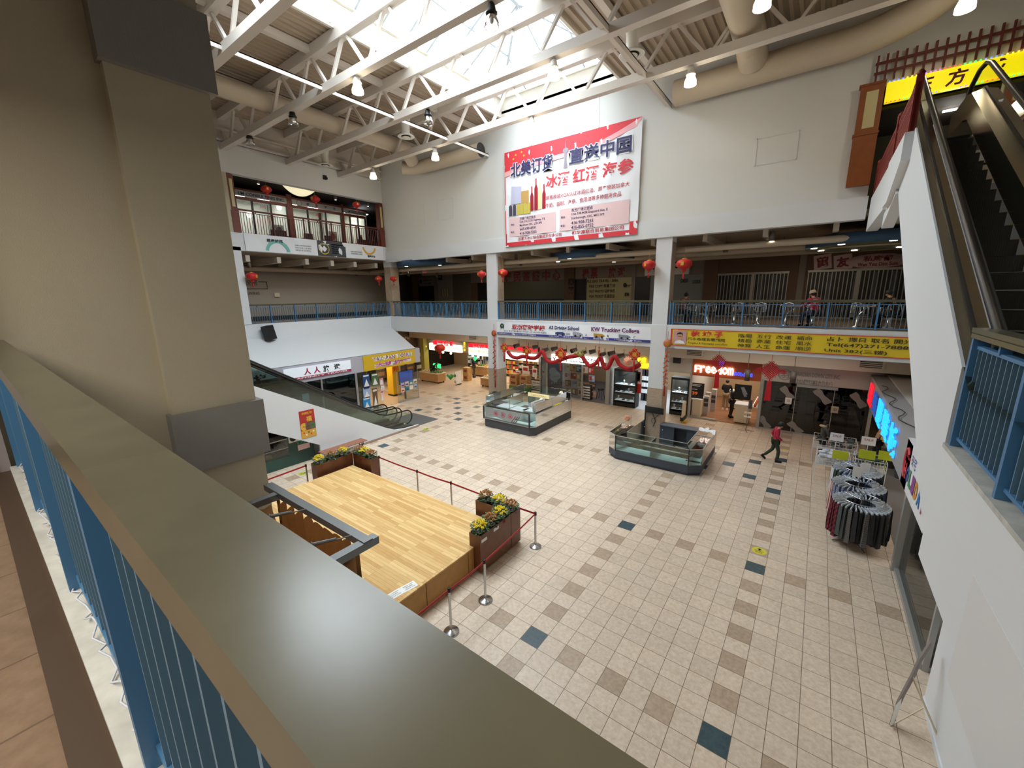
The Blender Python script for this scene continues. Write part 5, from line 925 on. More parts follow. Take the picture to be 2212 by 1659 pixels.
zb_('wall_office_beam', xo - .12, xo + .12, bays[0][1] - .02, bays[1][0] + .02, ZG - .4, ZGT, M_redwood); zb_('wall_office_beam', xo - .12, xo + .12, bays[1][1] - .02, bays[2][0] + .02, ZG - .4, ZGT, M_redwood)
for k in range(4): zb_('beam', xo - .5 + k * .55, xo - .42 + k * .55, yL - .3, yR + .2, zc + .55, zc + .63, M_grey)
# upholstered chairs seen through the balusters
for k, (yy, l) in enumerate(((bays[0][0] + 1.6, 'low dark sofa in front of the left office'), (bays[1][0] + .35, 'dark armchair at the left side of the middle office'), (bays[1][0] + 1.6, 'dark armchair before the middle office window'), (bays[2][0] + .7, 'dark sofa at the left side of the right office'), (bays[2][0] + 1.7, 'dark sofa at the far right of the upper gallery'))):
    w_ = .5 if k in (1, 2) else .8; t = thing('armchair', l, 'armchair', (xo + .55, yy, Z3 + .0), 0, 'dark seats along the offices'); zf_ = Z3 + .02
    b = B(); b.rbox(xo + .3, xo + .85, yy - w_ / 2, yy + w_ / 2, zf_ + .1, zf_ + .42, .06); obj('seat', b, mat('dark_upholstery', '33231f', .7), t); b = B(); b.rbox(xo + .8, xo + .95, yy - w_ / 2, yy + w_ / 2, zf_ + .1, zf_ + .85, .05); obj('backrest', b, MATS['dark_upholstery'], t)
    for s_ in (-1, 1): b = B(); b.rbox(xo + .3, xo + .9, yy + s_ * w_ / 2 - .05, yy + s_ * w_ / 2 + .05, zf_ + .0, zf_ + .6, .04); obj('armrest', b, MATS['dark_upholstery'], t)
# shell shaped lamp, track spots, string of lights
p = onx(646, 405, XL - .9); q0, q1 = onx(607, 400, XL - .9), onx(683, 414, XL - .9); Ls = (q1 - q0).length / 2; o = (q0 + q1) / 2; t = thing('shell_lamp', 'large glowing boat shaped lamp under the upper gallery ceiling', 'ceiling lamp', o); b = B()
b.sheet(lambda u, v: o + V((.42 * math.cos(v * 3.1416) * max(0, math.sin(u * 3.1416)) ** .7, Ls * (u * 2 - 1), .12 - .52 * math.sin(v * 3.1416) * max(0, math.sin(u * 3.1416)) ** .8)), 20, 10); obj('shade', b, mat('shell_glow', 'd8cfae', .6, emit=1.0, ecol='e6dcb6', bump=.3, bscale=30), t); b = B(); [b.tube([o + V((0, s_ * Ls * .5, -.1)), o + V((0, s_ * Ls * .5, .5))], .012, 6) for s_ in (-1, 1)]; obj('hanger', b, M_gal, t)
for u, v, l in ((558, 398, 'black track spot left of the shell lamp'), (725, 432, 'black track spot right of the shell lamp'), (795, 446, 'black track spot at the right end of the upper gallery')):
    can(l, onx(u, v, XL - .6), .26, .08, grp='black track spots of the upper gallery')
t = thing('light_string', 'string of tiny warm lights draped along the upper gallery ceiling', 'string lights', onx(600, 392, XL - .4), 0); P = [V((XL - .4 - .2 * math.sin(i * .9), yL + (yR - yL) * i / 40, zc + .75 - .22 * abs(math.sin(i * .45)) - .05 * math.sin(i * 1.7))) for i in range(41)]; b = B(); b.tube(P, .005, 4); obj('wire', b, M_black, t)
bb0 = None
for q in P:
    if bb0 is None: b = B(); b.ball((0, 0, 0), .022, n=6, m=4); bb0 = obj('bulb', b, mat('fairy_bulb', 'fff0d0', .4, emit=14, ecol='ffe9c0'), t, True); oo = bb0
    else: oo = bb0.copy(); link(oo); oo.parent = t
    oo.location = q - t.location
# ================================================================== third floor on the right: red fence, lit yellow sign
yw = D - .05
a, c = ony(1835, 406, yw), ony(1893, 185, yw); x0, x1 = ony(1840, 300, yw).x + .02, ony(1893, 300, yw).x
t = thing('wooden_pilaster', 'tall orange brown wooden pilaster with a cream inlay beside the lit yellow sign', 'pilaster', ((x0 + x1) / 2, yw, a.z)); zt_ = ony(1865, 190, yw).z; zm = ony(1850, 300, yw).z
M_owood = mat('orange_brown_wood', '8a4b1f', .5, noise=.1, nscale=5)
b = B(); b.box(x0, x1, yw - .25, yw, a.z, zm); b.box(x0 - .02, x1 + .02, yw - .27, yw, zm, zm + .06); b.box(x0 + .02, x1, yw - .25, yw, zm + .06, zt_ - .06); b.box(x0 - .02, x1 + .02, yw - .27, yw, zt_ - .06, zt_); obj('post', b, M_owood, t); b = B(); b.box(x0 + (x1 - x0) * .3, x1 - (x1 - x0) * .22, yw - .262, yw - .25, zm + .18, zt_ - .22); obj('inlay', b, MATS['pale_inlay'], t)
a, c = ony(1916, 182, yw), ony(2240, 205, yw); zt_ = a.z; zb0 = ony(1914, 224, yw).z
t = thing('lit_sign', 'lit yellow box sign with three red Chinese characters and coloured bulbs', 'shop sign', (a.x + 1.7, yw, zb0)); b = B(); b.box(a.x, a.x + 4.2, yw - .12, yw + .05, zb0, zt_); obj('panel', b, mat('lit_yellow', 'f2e208', .5, emit=.75, ecol='f6e50a'), t); s = Sign(t, (a.x, yw - .12, zt_), LX, 4.2, zt_ - zb0, .006)
M_mar = mat('maroon_character', '6a1230', .6)
for ch, f in (('东', .185), ('方', .34), ('城', .5)): s.txt(ch, f, .5, M_mar, h=.78, bold=.03, shear=.1)
cols = [mat('bulb_%s' % n_, h_, .4, emit=4) for n_, h_ in (('red', 'ff3030'), ('green', '30ff60'), ('blue', '4060ff'), ('amber', 'ffb030'), ('violet', 'b040ff'))]; pr = {}
for i in range(90):
    side = i % 2; f = (i // 2 + .5) / 45; m_ = cols[(i // 8 + side * 2) % 5]
    if m_.name not in pr: b = B(); b.ball((0, 0, 0), .02, n=6, m=4); o = pr[m_.name] = obj('bulb', b, m_, t, True)
    else: o = pr[m_.name].copy(); link(o); o.parent = t
    o.location = s.p(f, -.02 if side else 1.02, 3) - t.location
# lattice trellis above the sign
t = thing('red_trellis', 'dark red wooden trellis on the wall above the lit yellow sign', 'trellis', ony(1890, 165, yw - .1)); xa_ = ony(1890, 150, yw - .1).x; zz0 = ony(1890, 165, yw - .1).z
for zz in (zz0 + .05, zz0 + .3): b = B(); b.box(xa_, xa_ + 4.5, yw - .14, yw - .09, zz - .03, zz + .03); obj('rail', b, M_rr, t)
b0 = None
for i in range(22):
    if b0 is None: b = B(); b.box(-.025, .025, -.06, -.0, -.2, .5); b0 = obj('slat', b, M_rr, t, True); o = b0
    else: o = b0.copy(); link(o); o.parent = t
    o.location = (xa_ + .05 + i * .2 - t.location.x, yw - .09 - t.location.y, zz0 - t.location.z)
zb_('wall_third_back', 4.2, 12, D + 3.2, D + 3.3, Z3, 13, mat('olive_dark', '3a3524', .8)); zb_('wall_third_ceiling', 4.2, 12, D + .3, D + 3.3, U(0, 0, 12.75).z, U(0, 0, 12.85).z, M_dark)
for k, (xx, l) in enumerate(((6.3, 'dark wooden display rack deep in the third floor shop, left'), (7.6, 'dark wooden display rack deep in the third floor shop, right'))):
    t = thing('display_rack', l, 'display rack', (xx, D + 2.6, Z3)); 
    for zz in (.1, .6, 1.1, 1.6): b = B(); b.box(xx - .5, xx + .5, D + 2.3, D + 2.7, Z3 + zz, Z3 + zz + .04); obj('shelf', b, M_brown, t)
    for s_ in (-.5, .46): b = B(); b.box(xx + s_, xx + s_ + .04, D + 2.3, D + 2.7, Z3, Z3 + 1.9); obj('post', b, M_brown, t)
point('shop_glow', (6.4, D + 1.4, U(0, 0, 12.4).z), 25, (1, .9, .7), .2); b = B(); b.box(6.2, 7.4, D + 1.2, D + 1.28, U(0, 0, 12.6).z, U(0, 0, 12.65).z); tag(obj('tube_light', b, MATS['office_light']), 'white fluorescent tube in the dark third floor shop', 'ceiling light')
M_fred = mat('fence_red', '8d332c', .5)
def fence(label, P, zs_, n):
    t = thing('red_fence', label, 'fence', V((P[0][0], P[0][1], zs_)), 0, 'red fences of the third floor')
    p, q = V((*P[0], zs_)), V((*P[1], zs_)); h_ = .8
    for dz, w_ in ((h_, .07), (h_ * .75, .04), (.05, .06)): b = B(); b.bar(p + LZ * dz, q + LZ * dz, .06, w_); obj('rail', b, M_fred, t)
    f = None; L_ = (q - p).length
    for i in range(n + 1):
        if f is None: b = B(); b.box(-.025, .025, -.05, .05, 0, h_); f = obj('slat', b, M_fred, t, True); o = f
        else: o = f.copy(); link(o); o.parent = t
        o.location = (q - p) * (i / n) + (p - t.location)
    for e in (p, q): b = B(); b.box(e.x - .05, e.x + .05, e.y - .05, e.y + .05, e.z, e.z + h_ + .12); b.lathe([(.05, h_ + .12), (.065, h_ + .15), (.03, h_ + .2), (0, h_ + .22)], e, 8); obj('post', b, M_fred, t)
xf = U(5.05, 0, 0).x; fence('red slatted fence beside the top of the upper escalator', (( xf, U(0, 2.62, 0).y), (xf, U(0, 5.2, 0).y)), Z3, 14); fence('red slatted fence along the third floor edge toward the orange pilaster', ((xf, U(0, 5.35, 0).y), (xf, D - .3)), Z3, 22)
# ================================================================== ground floor shops on the far side
YS = 12.2
XS = lambda u, v=850: ony(u, v, YS).x
def zw(name, x0, x1, y0, y1, z0, z1, m): return struct(name, B().box(x0, x1, y0, y1, z0, z1), m)
M_fwhite = mat('shop_white', 'bdb8b2', .8); M_orange = mat('orange_fascia', 'a84a20', .6); M_lbox = mat('white_light_box', 'ffffff', .5, emit=2.6, ecol='fff8ea'); M_redlet = mat('red_neon', 'd0182a', .5, emit=1.1, ecol='ff1f35'); M_yellet = mat('yellow_neon', 'f0d820', .5, emit=1.4, ecol='ffe92a')
M_navyc = mat('kiosk_navy', '3d4654', .55); M_wtop = mat('white_counter', 'e3e6ea', .4); M_frost = mat('pale_shelf', 'cfe3e0', .5); M_chr = mat('aluminium_edge', 'b9bfc0', .3, .8); M_ctn = mat('carton', 'b28a5c', .8, noise=.1, nscale=6); M_ctn2 = mat('pale_carton', 'd6c7a8', .8); M_grn = mat('green_plastic', '5d8a3c', .5)
xg0, xg1, xc1, xj1, xf0, xf1, xd1 = -22.0, XS(1166, 790), XS(1312, 870), XS(1490, 900), XS(1488, 900), XS(1633, 920), 6.0
zsg = 2.35
zw('trim_bulkhead', -22, 7.2, 11.1, 12.1, 3.3, 3.95, M_soffit)
for (u, v, l) in ((1022, 729, 'air grille in the bulkhead over the grocery'), (1500, 762, 'air grille in the bulkhead over the orange shop sign'), (1880, 796, 'air grille in the bulkhead at the right end')):
    p = ony(u, v, 11.1); t = thing('air_grille', l, 'air vent', V((p.x, 11.1, 3.45)), 0); b = B(); b.box(p.x - .42, p.x + .42, 11.06, 11.1, 3.42, 3.8); obj('frame', b, M_soffit, t)
    for k in range(4): b = B(); b.box(p.x - .34, p.x + .34, 11.05, 11.065, 3.48 + k * .07, 3.51 + k * .07); obj('slat', b, M_dark, t)
# partitions, back walls, floors and ceilings of the shops
zw('wall_shop_back', -24, 8, 18, 18.1, 0, 4.1, mat('warm_back_wall', 'b49a78', .8)); 
for x, y1 in ((xg1 + .1, 18), (xc1, 18), (xf0 - .05, 18), (xf1 + .1, 18), (xd1 + .2, 18)): zw('wall_partition', x - .06, x + .06, YS + .05, y1, 0, 4.1, M_fwhite)
zw('wall_shop_head', xc1 + .1, xf0, YS - .05, YS + .05, zsg, 3.4, M_fwhite); zw('wall_shop_head', xf1, xd1 + .4, YS - .05, YS + .05, zsg + .02, 3.4, M_fwhite); zw('wall_shop_head', xg1 - .1, xc1, YS - .02, YS + .05, 2.5, 3.4, M_fwhite); zw('wall_shop_head', xg0, xg1, YS - .02, YS + .05, 2.3, 3.4, mat('grocery_fascia', '8f8675', .8)); zw('wall_shop_head', xf0 + .02, xf1 - .02, YS - .1, YS + .05, zsg - .05, 3.25, M_orange)
zw('ceiling_shop', -24, 8, YS + .1, 18, 3.42, 3.5, M_fwhite)
zw('floor_shop_wood', xf0 + .02, xf1, YS, 18, 0, .012, M_lam); zw('floor_shop_white', xc1 + .1, xf0 - .1, YS, 18, 0, .012, mat('white_shop_floor', 'd9dde4', .3)); zw('floor_shop_grey', xg1 + .2, xc1 - .1, YS, 18, 0, .012, mat('grey_plank_floor', '6d6a70', .5))
area('shop_light_grocery', (-16.5, 14.6, 3.3), 8, 3.5, 330, (1, .84, .62)); area('shop_light_cake', (-8, 14.8, 3.35), 3.5, 3, 35, (1, .95, .9)); area('shop_light_jewelry', (-3.2, 14.5, 3.35), 2.5, 3, 130, (.9, .97, 1)); area('shop_light_phone', (.6, 14.8, 3.35), 2.0, 3.5, 120, (1, .88, .72)); area('shop_light_dark', (4, 15, 3.35), 2, 2, 4, (1, .85, .7))
for x, l in ((-14.2, 'can light of the corridor before the grocery'),): pass
def signbox(label, q, u0, v0, u1, v1, m_panel, m_txt, y, depth=.16, h=.6, w=.9, cat='shop sign', name='light_box_sign', bold=.02, z0=None, **k):
    a, c = ony(u0, v0, y), ony(u1, v1, y); t = thing(name, label, cat, V(((a.x + c.x) / 2, y, c.z))); b = B(); b.box(a.x, c.x, y, y + depth, c.z, a.z); obj('panel', b, m_panel, t); s = Sign(t, (a.x, y, a.z), LX, c.x - a.x, a.z - c.z, .008)
    if q: s.txt(q, .5, .5, m_txt, w=w, h=h, bold=bold, **k)
    return s
def letters3d(label, q, u0, v0, u1, v1, m, y, d=.09, name='raised_lettering', gap=.86):
    a, c = ony(u0, v0, y), ony(u1, v1, y); t = thing(name, label, 'shop sign', V(((a.x + c.x) / 2, y, c.z))); n = len(q); w = (c.x - a.x) / n
    for i, ch in enumerate(q): text(ch, m, V((a.x + w * (i + .5), y, (a.z + c.z) / 2)), LX, LZ, 1, t, 'character', bold=.018, depth=d, w=w * gap, h=a.z - c.z)
    return t
yb = YS - .2
letters3d('red glowing characters over the left white light box of the grocery', '盛興保健', 935, 734, 984, 748, M_redlet, yb); s = signbox('white light box over the left grocery bay, partly behind the large lantern', '', 927, 741, 996, 762, M_lbox, M_yellet, yb); s.txt('保健', .1, .5, M_dk, w=.12, h=.4); M_pyel = mat('pale_yellow_print', 'c9b84a', .5, emit=.5); s.txt('Shing Hing', .75, .5, M_pyel, w=.4, h=.5, bold=.03)
letters3d('red glowing characters over the second white light box of the grocery', '盛興海味', 1012, 741, 1062, 754, M_redlet, yb); s = signbox('white light box with yellow letters left of the middle column', 'Shing Hing Co', 1012, 750, 1062, 771, M_lbox, M_pyel, yb, bold=.03)
letters3d('red glowing characters right of the middle column', '參茸行', 1092, 748, 1162, 761, M_redlet, yb); signbox('white light box right of the middle column behind the garland', '', 1084, 760, 1160, 782, M_lbox, M_pyel, yb)
for (u, v0, v1, q, l) in ((1003.5, 738, 759, '盛興店', 'yellow vertical characters between the grocery light boxes'), (921, 746, 752, '參', 'small yellow character left of the grocery light box')):
    a, c = ony(u, v0, yb), ony(u, v1, yb); t = thing('raised_lettering', l, 'shop sign', c); n = len(q)
    for i, ch in enumerate(q): text(ch, M_yellet, V((a.x, yb - .03, a.z - (a.z - c.z) * (i + .5) / n)), LX, LZ, 1, t, 'character', bold=.015, h=(a.z - c.z) / n * .85)
s = signbox('white light box of the portrait studio behind the dragon head', '', 1191, 765, 1303, 792, M_lbox, M_dk, yb); M_tealp = mat('teal_print', '3f8f98', .5); s.txt('Carty', .72, .3, M_tealp, w=.35, h=.42, shear=.3); s.txt('KARUMAN', .55, .72, M_tealp, w=.5, h=.3)
# ---- grocery contents
PAL = [mat('goods_%d' % i, h_, .6) for i, h_ in enumerate(('b8322c', 'd8c07a', 'c7682d', 'e6dcc6', '7d3a24', 'a9883d', '4d6a45', 'd9a23a'))]
def goods_shelf(label, x0, x1, y, levels, depth=.45, back=True, pal=PAL, n=9, z0=.25, dz=.42, seed=1):
    rnd = random.Random(seed); t = thing('shelf_unit', label, 'shelf', ((x0 + x1) / 2, y, 0), 0, 'goods shelves of the grocery')
    for s_ in (x0, x1 - .04): b = B(); b.box(s_, s_ + .04, y, y + depth, 0, z0 + dz * levels); obj('upright', b, M_alu, t)
    for k in range(levels): b = B(); b.box(x0, x1, y, y + depth, z0 + dz * k - .03, z0 + dz * k); obj('shelf', b, M_alu, t)
    b = B(); b.box(x0, x1, y + depth - .02, y + depth, 0, z0 + dz * levels); obj('back_panel', b, M_ctn2, t)
    pr = {}
    for k in range(levels):
        w = (x1 - x0 - .1) / n
        for i in range(n):
            m = rnd.choice(pal); hh = rnd.choice((.2, .26, .32)); key = (m.name, hh)
            if key not in pr: b = B(); b.rbox(-w * .44, w * .44, -.12, .12, 0, hh, .02, 2); pr[key] = o = obj('grocery_pack', b, m, None, True)
            else: o = pr[key].copy(); link(o)
            o.location = (x0 + .05 + w * (i + .5), y + .16, z0 + dz * k)
            tag(o, 'small packed food box standing on the ' + label[:label.index(' shelf')] + ' grocery shelf', 'grocery pack', 'packs on the ' + label[:label.index(' shelf')] + ' shelf')
goods_shelf('left grey shelf unit at the back of the grocery', -20.6, -18.7, 16.2, 4, seed=1, pal=[mat('bottle_dark', '2d2f38', .3), mat('bottle_grey', '8d99a5', .4), mat('bottle_white', 'cfd6da', .4)]); goods_shelf('middle grey shelf unit at the back of the grocery', -18.5, -16.5, 16.2, 4, seed=2, pal=[MATS['bottle_dark'], MATS['bottle_grey'], MATS['goods_3']]); goods_shelf('right warm shelf unit at the back of the grocery', -16.2, -14.2, 15.8, 4, seed=3); goods_shelf('last warm shelf unit beside the portrait studio', -13.9, -12.0, 14.6, 4, seed=4)
p0 = None
for i in range(34):
    if p0 is None: b = B(); b.tube([(0, 0, 0), (.01, 0, -.2), (0, 0, -.42)], [.02, .06, .03], 7); p0 = o = obj('hanging_sausage', b, mat('cured_red', '8e3526', .5), None, True)
    else: o = p0.copy(); link(o)
    o.location = (-20.5 + i * .27, 13.6 + (i % 2) * .06, 2.35); tag(o, 'cured sausage hanging in a row under the grocery ceiling', 'sausage', 'row of cured sausages')
b = B(); b.box(-20.7, -11.3, 13.58, 13.68, 2.35, 2.38); tag(obj('hanging_rail', b, M_alu), 'rail carrying the row of cured sausages in the grocery', 'rail')
# column wrapped yellow-green at the left of the grocery
zw('column_grocery', -21.6, -21.2, 11.8, 12.3, 0, 3.4, mat('yellow_green_column', 'a59f4a', .6))
def carton(label, x, y, z, w, d, h, m=None, rz=0, grp=None):
    t = thing('carton', label, 'carton', (x, y, z), rz, grp); b = B(); b.box(-w / 2, w / 2, -d / 2, d / 2, 0, h); obj('box', b, m or M_ctn, t, True); b = B(); b.box(-w / 2 - .002, w / 2 + .002, -.03, .03, h - .06, h + .002); obj('tape', b, M_ctn2, t, True); b = B(); b.box(-w * .3, w * .3, -d / 2 - .003, -d / 2, h * .3, h * .7); obj('print', b, PAL[4], t, True); return t
def counter(label, x0, x1, y0, y1, h, m, top, name='counter'):
    t = thing(name, label, 'counter', ((x0 + x1) / 2, (y0 + y1) / 2, 0)); b = B(); b.box(x0, x1, y0, y1, .06, h - .04); obj('body', b, m, t); b = B(); b.box(x0 - .03, x1 + .03, y0 - .03, y1 + .03, h - .04, h); obj('top', b, top, t); b = B(); b.box(x0 + .05, x1 - .05, y0 + .05, y1 - .05, 0, .06); obj('plinth', b, M_dark, t); return t
# white poster wrapped counter, produce stands
xa_, xb_ = onz(960, 838).x, onz(998, 828).x; yk = onz(985, 832).y
ct = counter('white counter with a printed food poster before the grocery', xa_ + .1, xb_ + .1, yk - .1, yk + .55, 1.02, M_wtop, M_wtop); s = Sign(ct, (xa_ + .1, yk - .1, .98), LX, xb_ - xa_, .9, .006); s.rect(.06, .05, .92, .92, mat('poster_cream', 'd9cfae', .6), 'poster'); [s.disc(.2 + .2 * i, .78, .09, M_ink, 'printed_dish', r0=.06) for i in range(4)]; s.rect(.12, .42, .85, .58, M_slate, 'printed_band', 1.0); [s.disc(.25 + .2 * i, .28, .1, PAL[i], 'printed_dish', 1.2) for i in range(3)]
b = B(); b.add([(xb_ + .106, yk + .1, .3), (xb_ + .106, yk + .35, .3), (xb_ + .106, yk + .35, .85), (xb_ + .106, yk + .1, .85)], [(0, 1, 2, 3)]); obj('side_poster', b, M_lan, ct)
M_prod = [mat('produce_%d' % i, h_, .6, noise=.2, nscale=30) for i, h_ in enumerate(('d8c6a4', 'a65f3a', '4f7d3a', 'c98f3f'))]
def produce(label, x, y, z, w, d, m, k):
    rnd = random.Random(k); b = B()
    for i in range(46): b.ball((x + rnd.uniform(-w / 2, w / 2), y + rnd.uniform(-d / 2, d / 2), z + rnd.uniform(0, .1)), .05, .045, .04, 7, 4)
    return tag(obj('produce', b, m), label, 'produce', kind='stuff')
def stand(label, x, y, w, d, h, k, tops):
    t = thing('produce_stand', label, 'produce stand', (x, y, 0), 0, 'produce stands before the grocery'); b = B(); b.box(x - w / 2, x + w / 2, y - d / 2, y + d / 2, .12, h); obj('body', b, M_ctn, t); b = B(); b.box(x - w / 2 - .03, x + w / 2 + .03, y - d / 2 - .03, y + d / 2 + .03, h, h + .05); obj('tray', b, M_ctn2, t)
    for sx in (-1, 1):
        for sy in (-1, 1): b = B(); b.lathe([(0, 0), (.05, .0), (.06, .06), (.05, .12), (0, .12)], (x + sx * (w / 2 - .12), y + sy * (d / 2 - .12), 0), 8); obj('caster', b, M_black, t)
    n = len(tops)
    for i, q in enumerate(tops): produce(q[0], x - w / 2 + w * (i + .5) / n, y, h + .06, w / n * .85, d * .8, M_prod[q[1]], k * 7 + i)
P = onz(915, 826); stand('carton-sided produce stand where the woman in black works', P.x + .4, P.y + .6, 2.0, .8, .72, 1, (('pale dried goods on the stand before the woman in black', 0), ('green vegetables on the right of that stand', 2)))
P = onz(1050, 840); stand('low carton-sided stand at the left of the middle column', P.x - .1, P.y + .9, 1.5, 1.0, .62, 2, (('pale roots heaped on the stand left of the middle column', 0), ('brown roots heaped on the stand left of the middle column', 3)))
P = onz(1022, 818); stand('produce stand in front of the man in navy', P.x - .2, P.y + 1.3, 1.8, .7, .8, 3, (('reddish fruit before the man in navy', 1), ('green leaves before the man in navy', 2), ('yellow fruit before the man in navy', 3)))
P = onz(1160, 838); stand('warm lit display table behind the cartons right of the middle column', P.x - 1.6, P.y + 1.5, 2.2, .7, .85, 4, (('red gift packs heaped right of the middle column', 1), ('pale packs heaped right of the middle column', 0)))
P = onz(1000, 822); carton('tall stack of brown cartons right of the poster counter, lower', P.x + .3, P.y + .2, 0, .5, .45, .55); carton('upper brown carton on the stack right of the poster counter', P.x + .3, P.y + .2, .55, .48, .45, .5)
for i, (u, v, l) in enumerate(((1108, 846, 'left'), (1130, 850, 'right'))):
    P = onz(u, v); t = thing('hand_truck', 'green wheeled crate under the %s carton stack by the column' % l, 'crate', (P.x, P.y + .3, 0), 0); b = B(); b.box(P.x - .33, P.x + .33, P.y, P.y + .6, .12, .42); obj('crate', b, M_grn, t)
    for sx in (-.25, .25): b = B(); b.lathe([(0, -.03), (.06, -.03), (.06, .03), (0, .03)], (P.x + sx, P.y + .1, .06), 10, 'y'); obj('wheel', b, M_black, t); b = B(); b.lathe([(0, -.03), (.06, -.03), (.06, .03), (0, .03)], (P.x + sx, P.y + .5, .06), 10, 'y'); obj('wheel', b, M_black, t)
    for k in range(2): carton('%s brown carton in the %s stack on a green crate' % (('lower', 'upper')[k], l), P.x, P.y + .3, .42 + .4 * k, .62 - .04 * k, .55, .4)
b = B(); P = onz(940, 822, .75); [b.tube([V((P.x + .8, P.y + .7, .78)), V((P.x + .8 + .3 * math.cos(i), P.y + .7 + .2 * math.sin(i), 1.1)), V((P.x + .8 + .45 * math.cos(i), P.y + .7 + .3 * math.sin(i), 1.0))], [.03, .05, .01], 5) for i in range(9)]; tag(obj('leaf_vegetables', b, mat('bright_green', '2f9a4f', .5)), 'bright green leafy plant on the produce stand by the woman in black', 'plant')
t = letters3d('small green neon characters standing on the produce stand', '鮮菜', 936, 784, 954, 796, mat('green_neon', '20c060', .5, emit=1.6, ecol='30ff80'), onz(945, 826).y + .35); letters3d('green neon character hanging over the man in navy', '平', 1023, 770, 1031, 780, MATS['green_neon'], YS + .6)
for i, (u, v) in enumerate(((957, 761), (974, 763), (1021, 769), (1033, 770))): b = B(); b.ball(ony(u, v, YS + .4 + .3 * (i % 2)), .09, n=12, m=8); q = ony(u, v, YS + .4 + .3 * (i % 2)); b.tube([q + LZ * .08, V((q.x, q.y, 3.42))], .008, 5); tag(obj('globe_lamp', b, M_bulb), ('first glowing globe lamp from the left in the grocery', 'second glowing globe lamp in the grocery', 'globe lamp left of the green character', 'globe lamp right of the green character')[i], 'globe lamp')
# dark closed shop fronts at the far left behind the canopy
zw('wall_shop_left', -24.2, -24, 6, 18, 0, 4.1, M_night); zw('wall_shop_left_head', -22.4, -22.2, 7.2, 12.4, 2.4, 4.1, mat('brown_shop_head', '5d4f42', .8)); zw('column_shop_left', -22.1, -21.9, 9.7, 9.95, 0, 4.1, M_alu)
for i in range(5):
    y0 = 8 + i * .95; b = B(); b.box(-22.35, -22.3, y0, y0 + .85, .4, 2.2); t = tag(obj('window_poster', b, (M_brown, MATS['olive_dark'], M_slate, M_brown, MATS['olive_dark'])[i]), 'dim poster board number %s from the left in the unlit far left shop window' % ('one', 'two', 'three', 'four', 'five')[i], 'poster'); 
    for k in range(3): q = B(); q.box(-22.29, -22.28, y0 + .1, y0 + .7, .6 + k * .5, .9 + k * .5); obj('picture', q, (M_ctn, M_fwhite, M_brown)[(i + k) % 3], t)
b = B(); text_o = thing('wall_sign', 'faded script sign over the dark far left shop', 'shop sign', (-22.15, 10.5, 3.2)); text('Cuisine', M_ctn2, V((-22.18, 10.6, 3.3)), LY, LZ, .5, text_o, shear=.3)
# ---- portrait studio: glass front with printed boards
ga, gb = xg1 + .05, xc1 - 1.7
g = B(); g.box(ga, gb, YS, YS + .012, .1, 2.5); w_ = obj('window_9', g, M_glass, kind='structure'); f = B(); f.box(ga, gb, YS - .03, YS + .04, 0, .1); [f.box(x - .04, x + .04, YS - .04, YS + .05, 0, 2.5) for x in (ga, XS(1182, 850), gb)]; obj('window_frame', f, M_alu, w_)
def poster(label, u0, v0, u1, v1, y, m, extras=(), th=.015, cat='poster'):
    a, c = ony(u0, v0, y), ony(u1, v1, y); t = thing('poster', label, cat, V(((a.x + c.x) / 2, y, c.z))); b = B(); b.box(a.x, c.x, y, y + th, c.z, a.z); obj('sheet', b, m, t); s = Sign(t, (a.x, y, a.z), LX, c.x - a.x, a.z - c.z, .006)
    for e in extras: s.rect(*e[:4], e[4], 'print', .8)
    return s
s = poster('white FOR SALE poster with dark edges in the shop window', 1148, 818, 1170, 846, YS + .05, M_paper, ((0, 0, 1, .12, M_slate), (0, .88, 1, 1, M_slate), (.1, .5, .9, .56, M_ink), (.1, .62, .9, .68, M_ink), (.1, .74, .9, .8, M_ink))); s.txt('FOR SALE', .5, .32, M_ink, w=.7, h=.13)
s = poster('tall blue poster of white shapes over water in the studio window', 1184, 783, 1214, 852, YS + .05, mat('poster_blue', '274c86', .5), ((0, .55, 1, 1, mat('poster_deep_blue', '16325f', .5)),)); [s.disc(.5 + .13 * (i % 3 - 1), .3 + .055 * i, .3 - .02 * i, mat('poster_pale', '9fb6d8', .6), 'print', 1.1 + i * .05) for i in range(5)]; [s.poly([(.25 + .17 * i, .68), (.33 + .17 * i, .68), (.29 + .17 * i, .58)], MATS['poster_pale'], 'print', 1.5) for i in range(4)]
cc = [PAL[3], M_ctn, M_slate, M_pink, PAL[0], M_sk, M_brown, MATS['poster_pale']]
for r_ in range(4):
    for k in range(5):
        u = 1218 + k * 13.2 + r_ * 1.5; v = 786 + r_ * 17 + k * 1.8; poster('printed photo sheet in row %s, place %s of the studio window' % (('one', 'two', 'three', 'four')[r_], ('one', 'two', 'three', 'four', 'five')[k]), u, v, u + 12, v + 15, YS + .06 + .5 * (k > 2), cc[(r_ * 3 + k) % 8], ((.1, .15, .5, .8, cc[(r_ + k * 2 + 3) % 8]), (.55, .2, .9, .5, cc[(r_ * 2 + k + 5) % 8])), cat='photo sheet')
for u0, v0, u1, v1, l in ((1114, 800, 1124, 825, 'first'), (1128, 790, 1142, 812, 'second'), (1150, 795, 1160, 815, 'third'), (1165, 798, 1178, 812, 'fourth')): poster('%s small notice in the window left of the blue poster' % l, u0 + 30 * 0, v0, u1, v1, YS + .06, M_paper, ((.15, .15, .85, .5, PAL[0]),))
x0 = XS(1290, 850); t = counter('dark reception counter inside the portrait studio', x0 - .3, xc1 - .3, 14.2, 14.8, 1.0, M_night, M_black); 
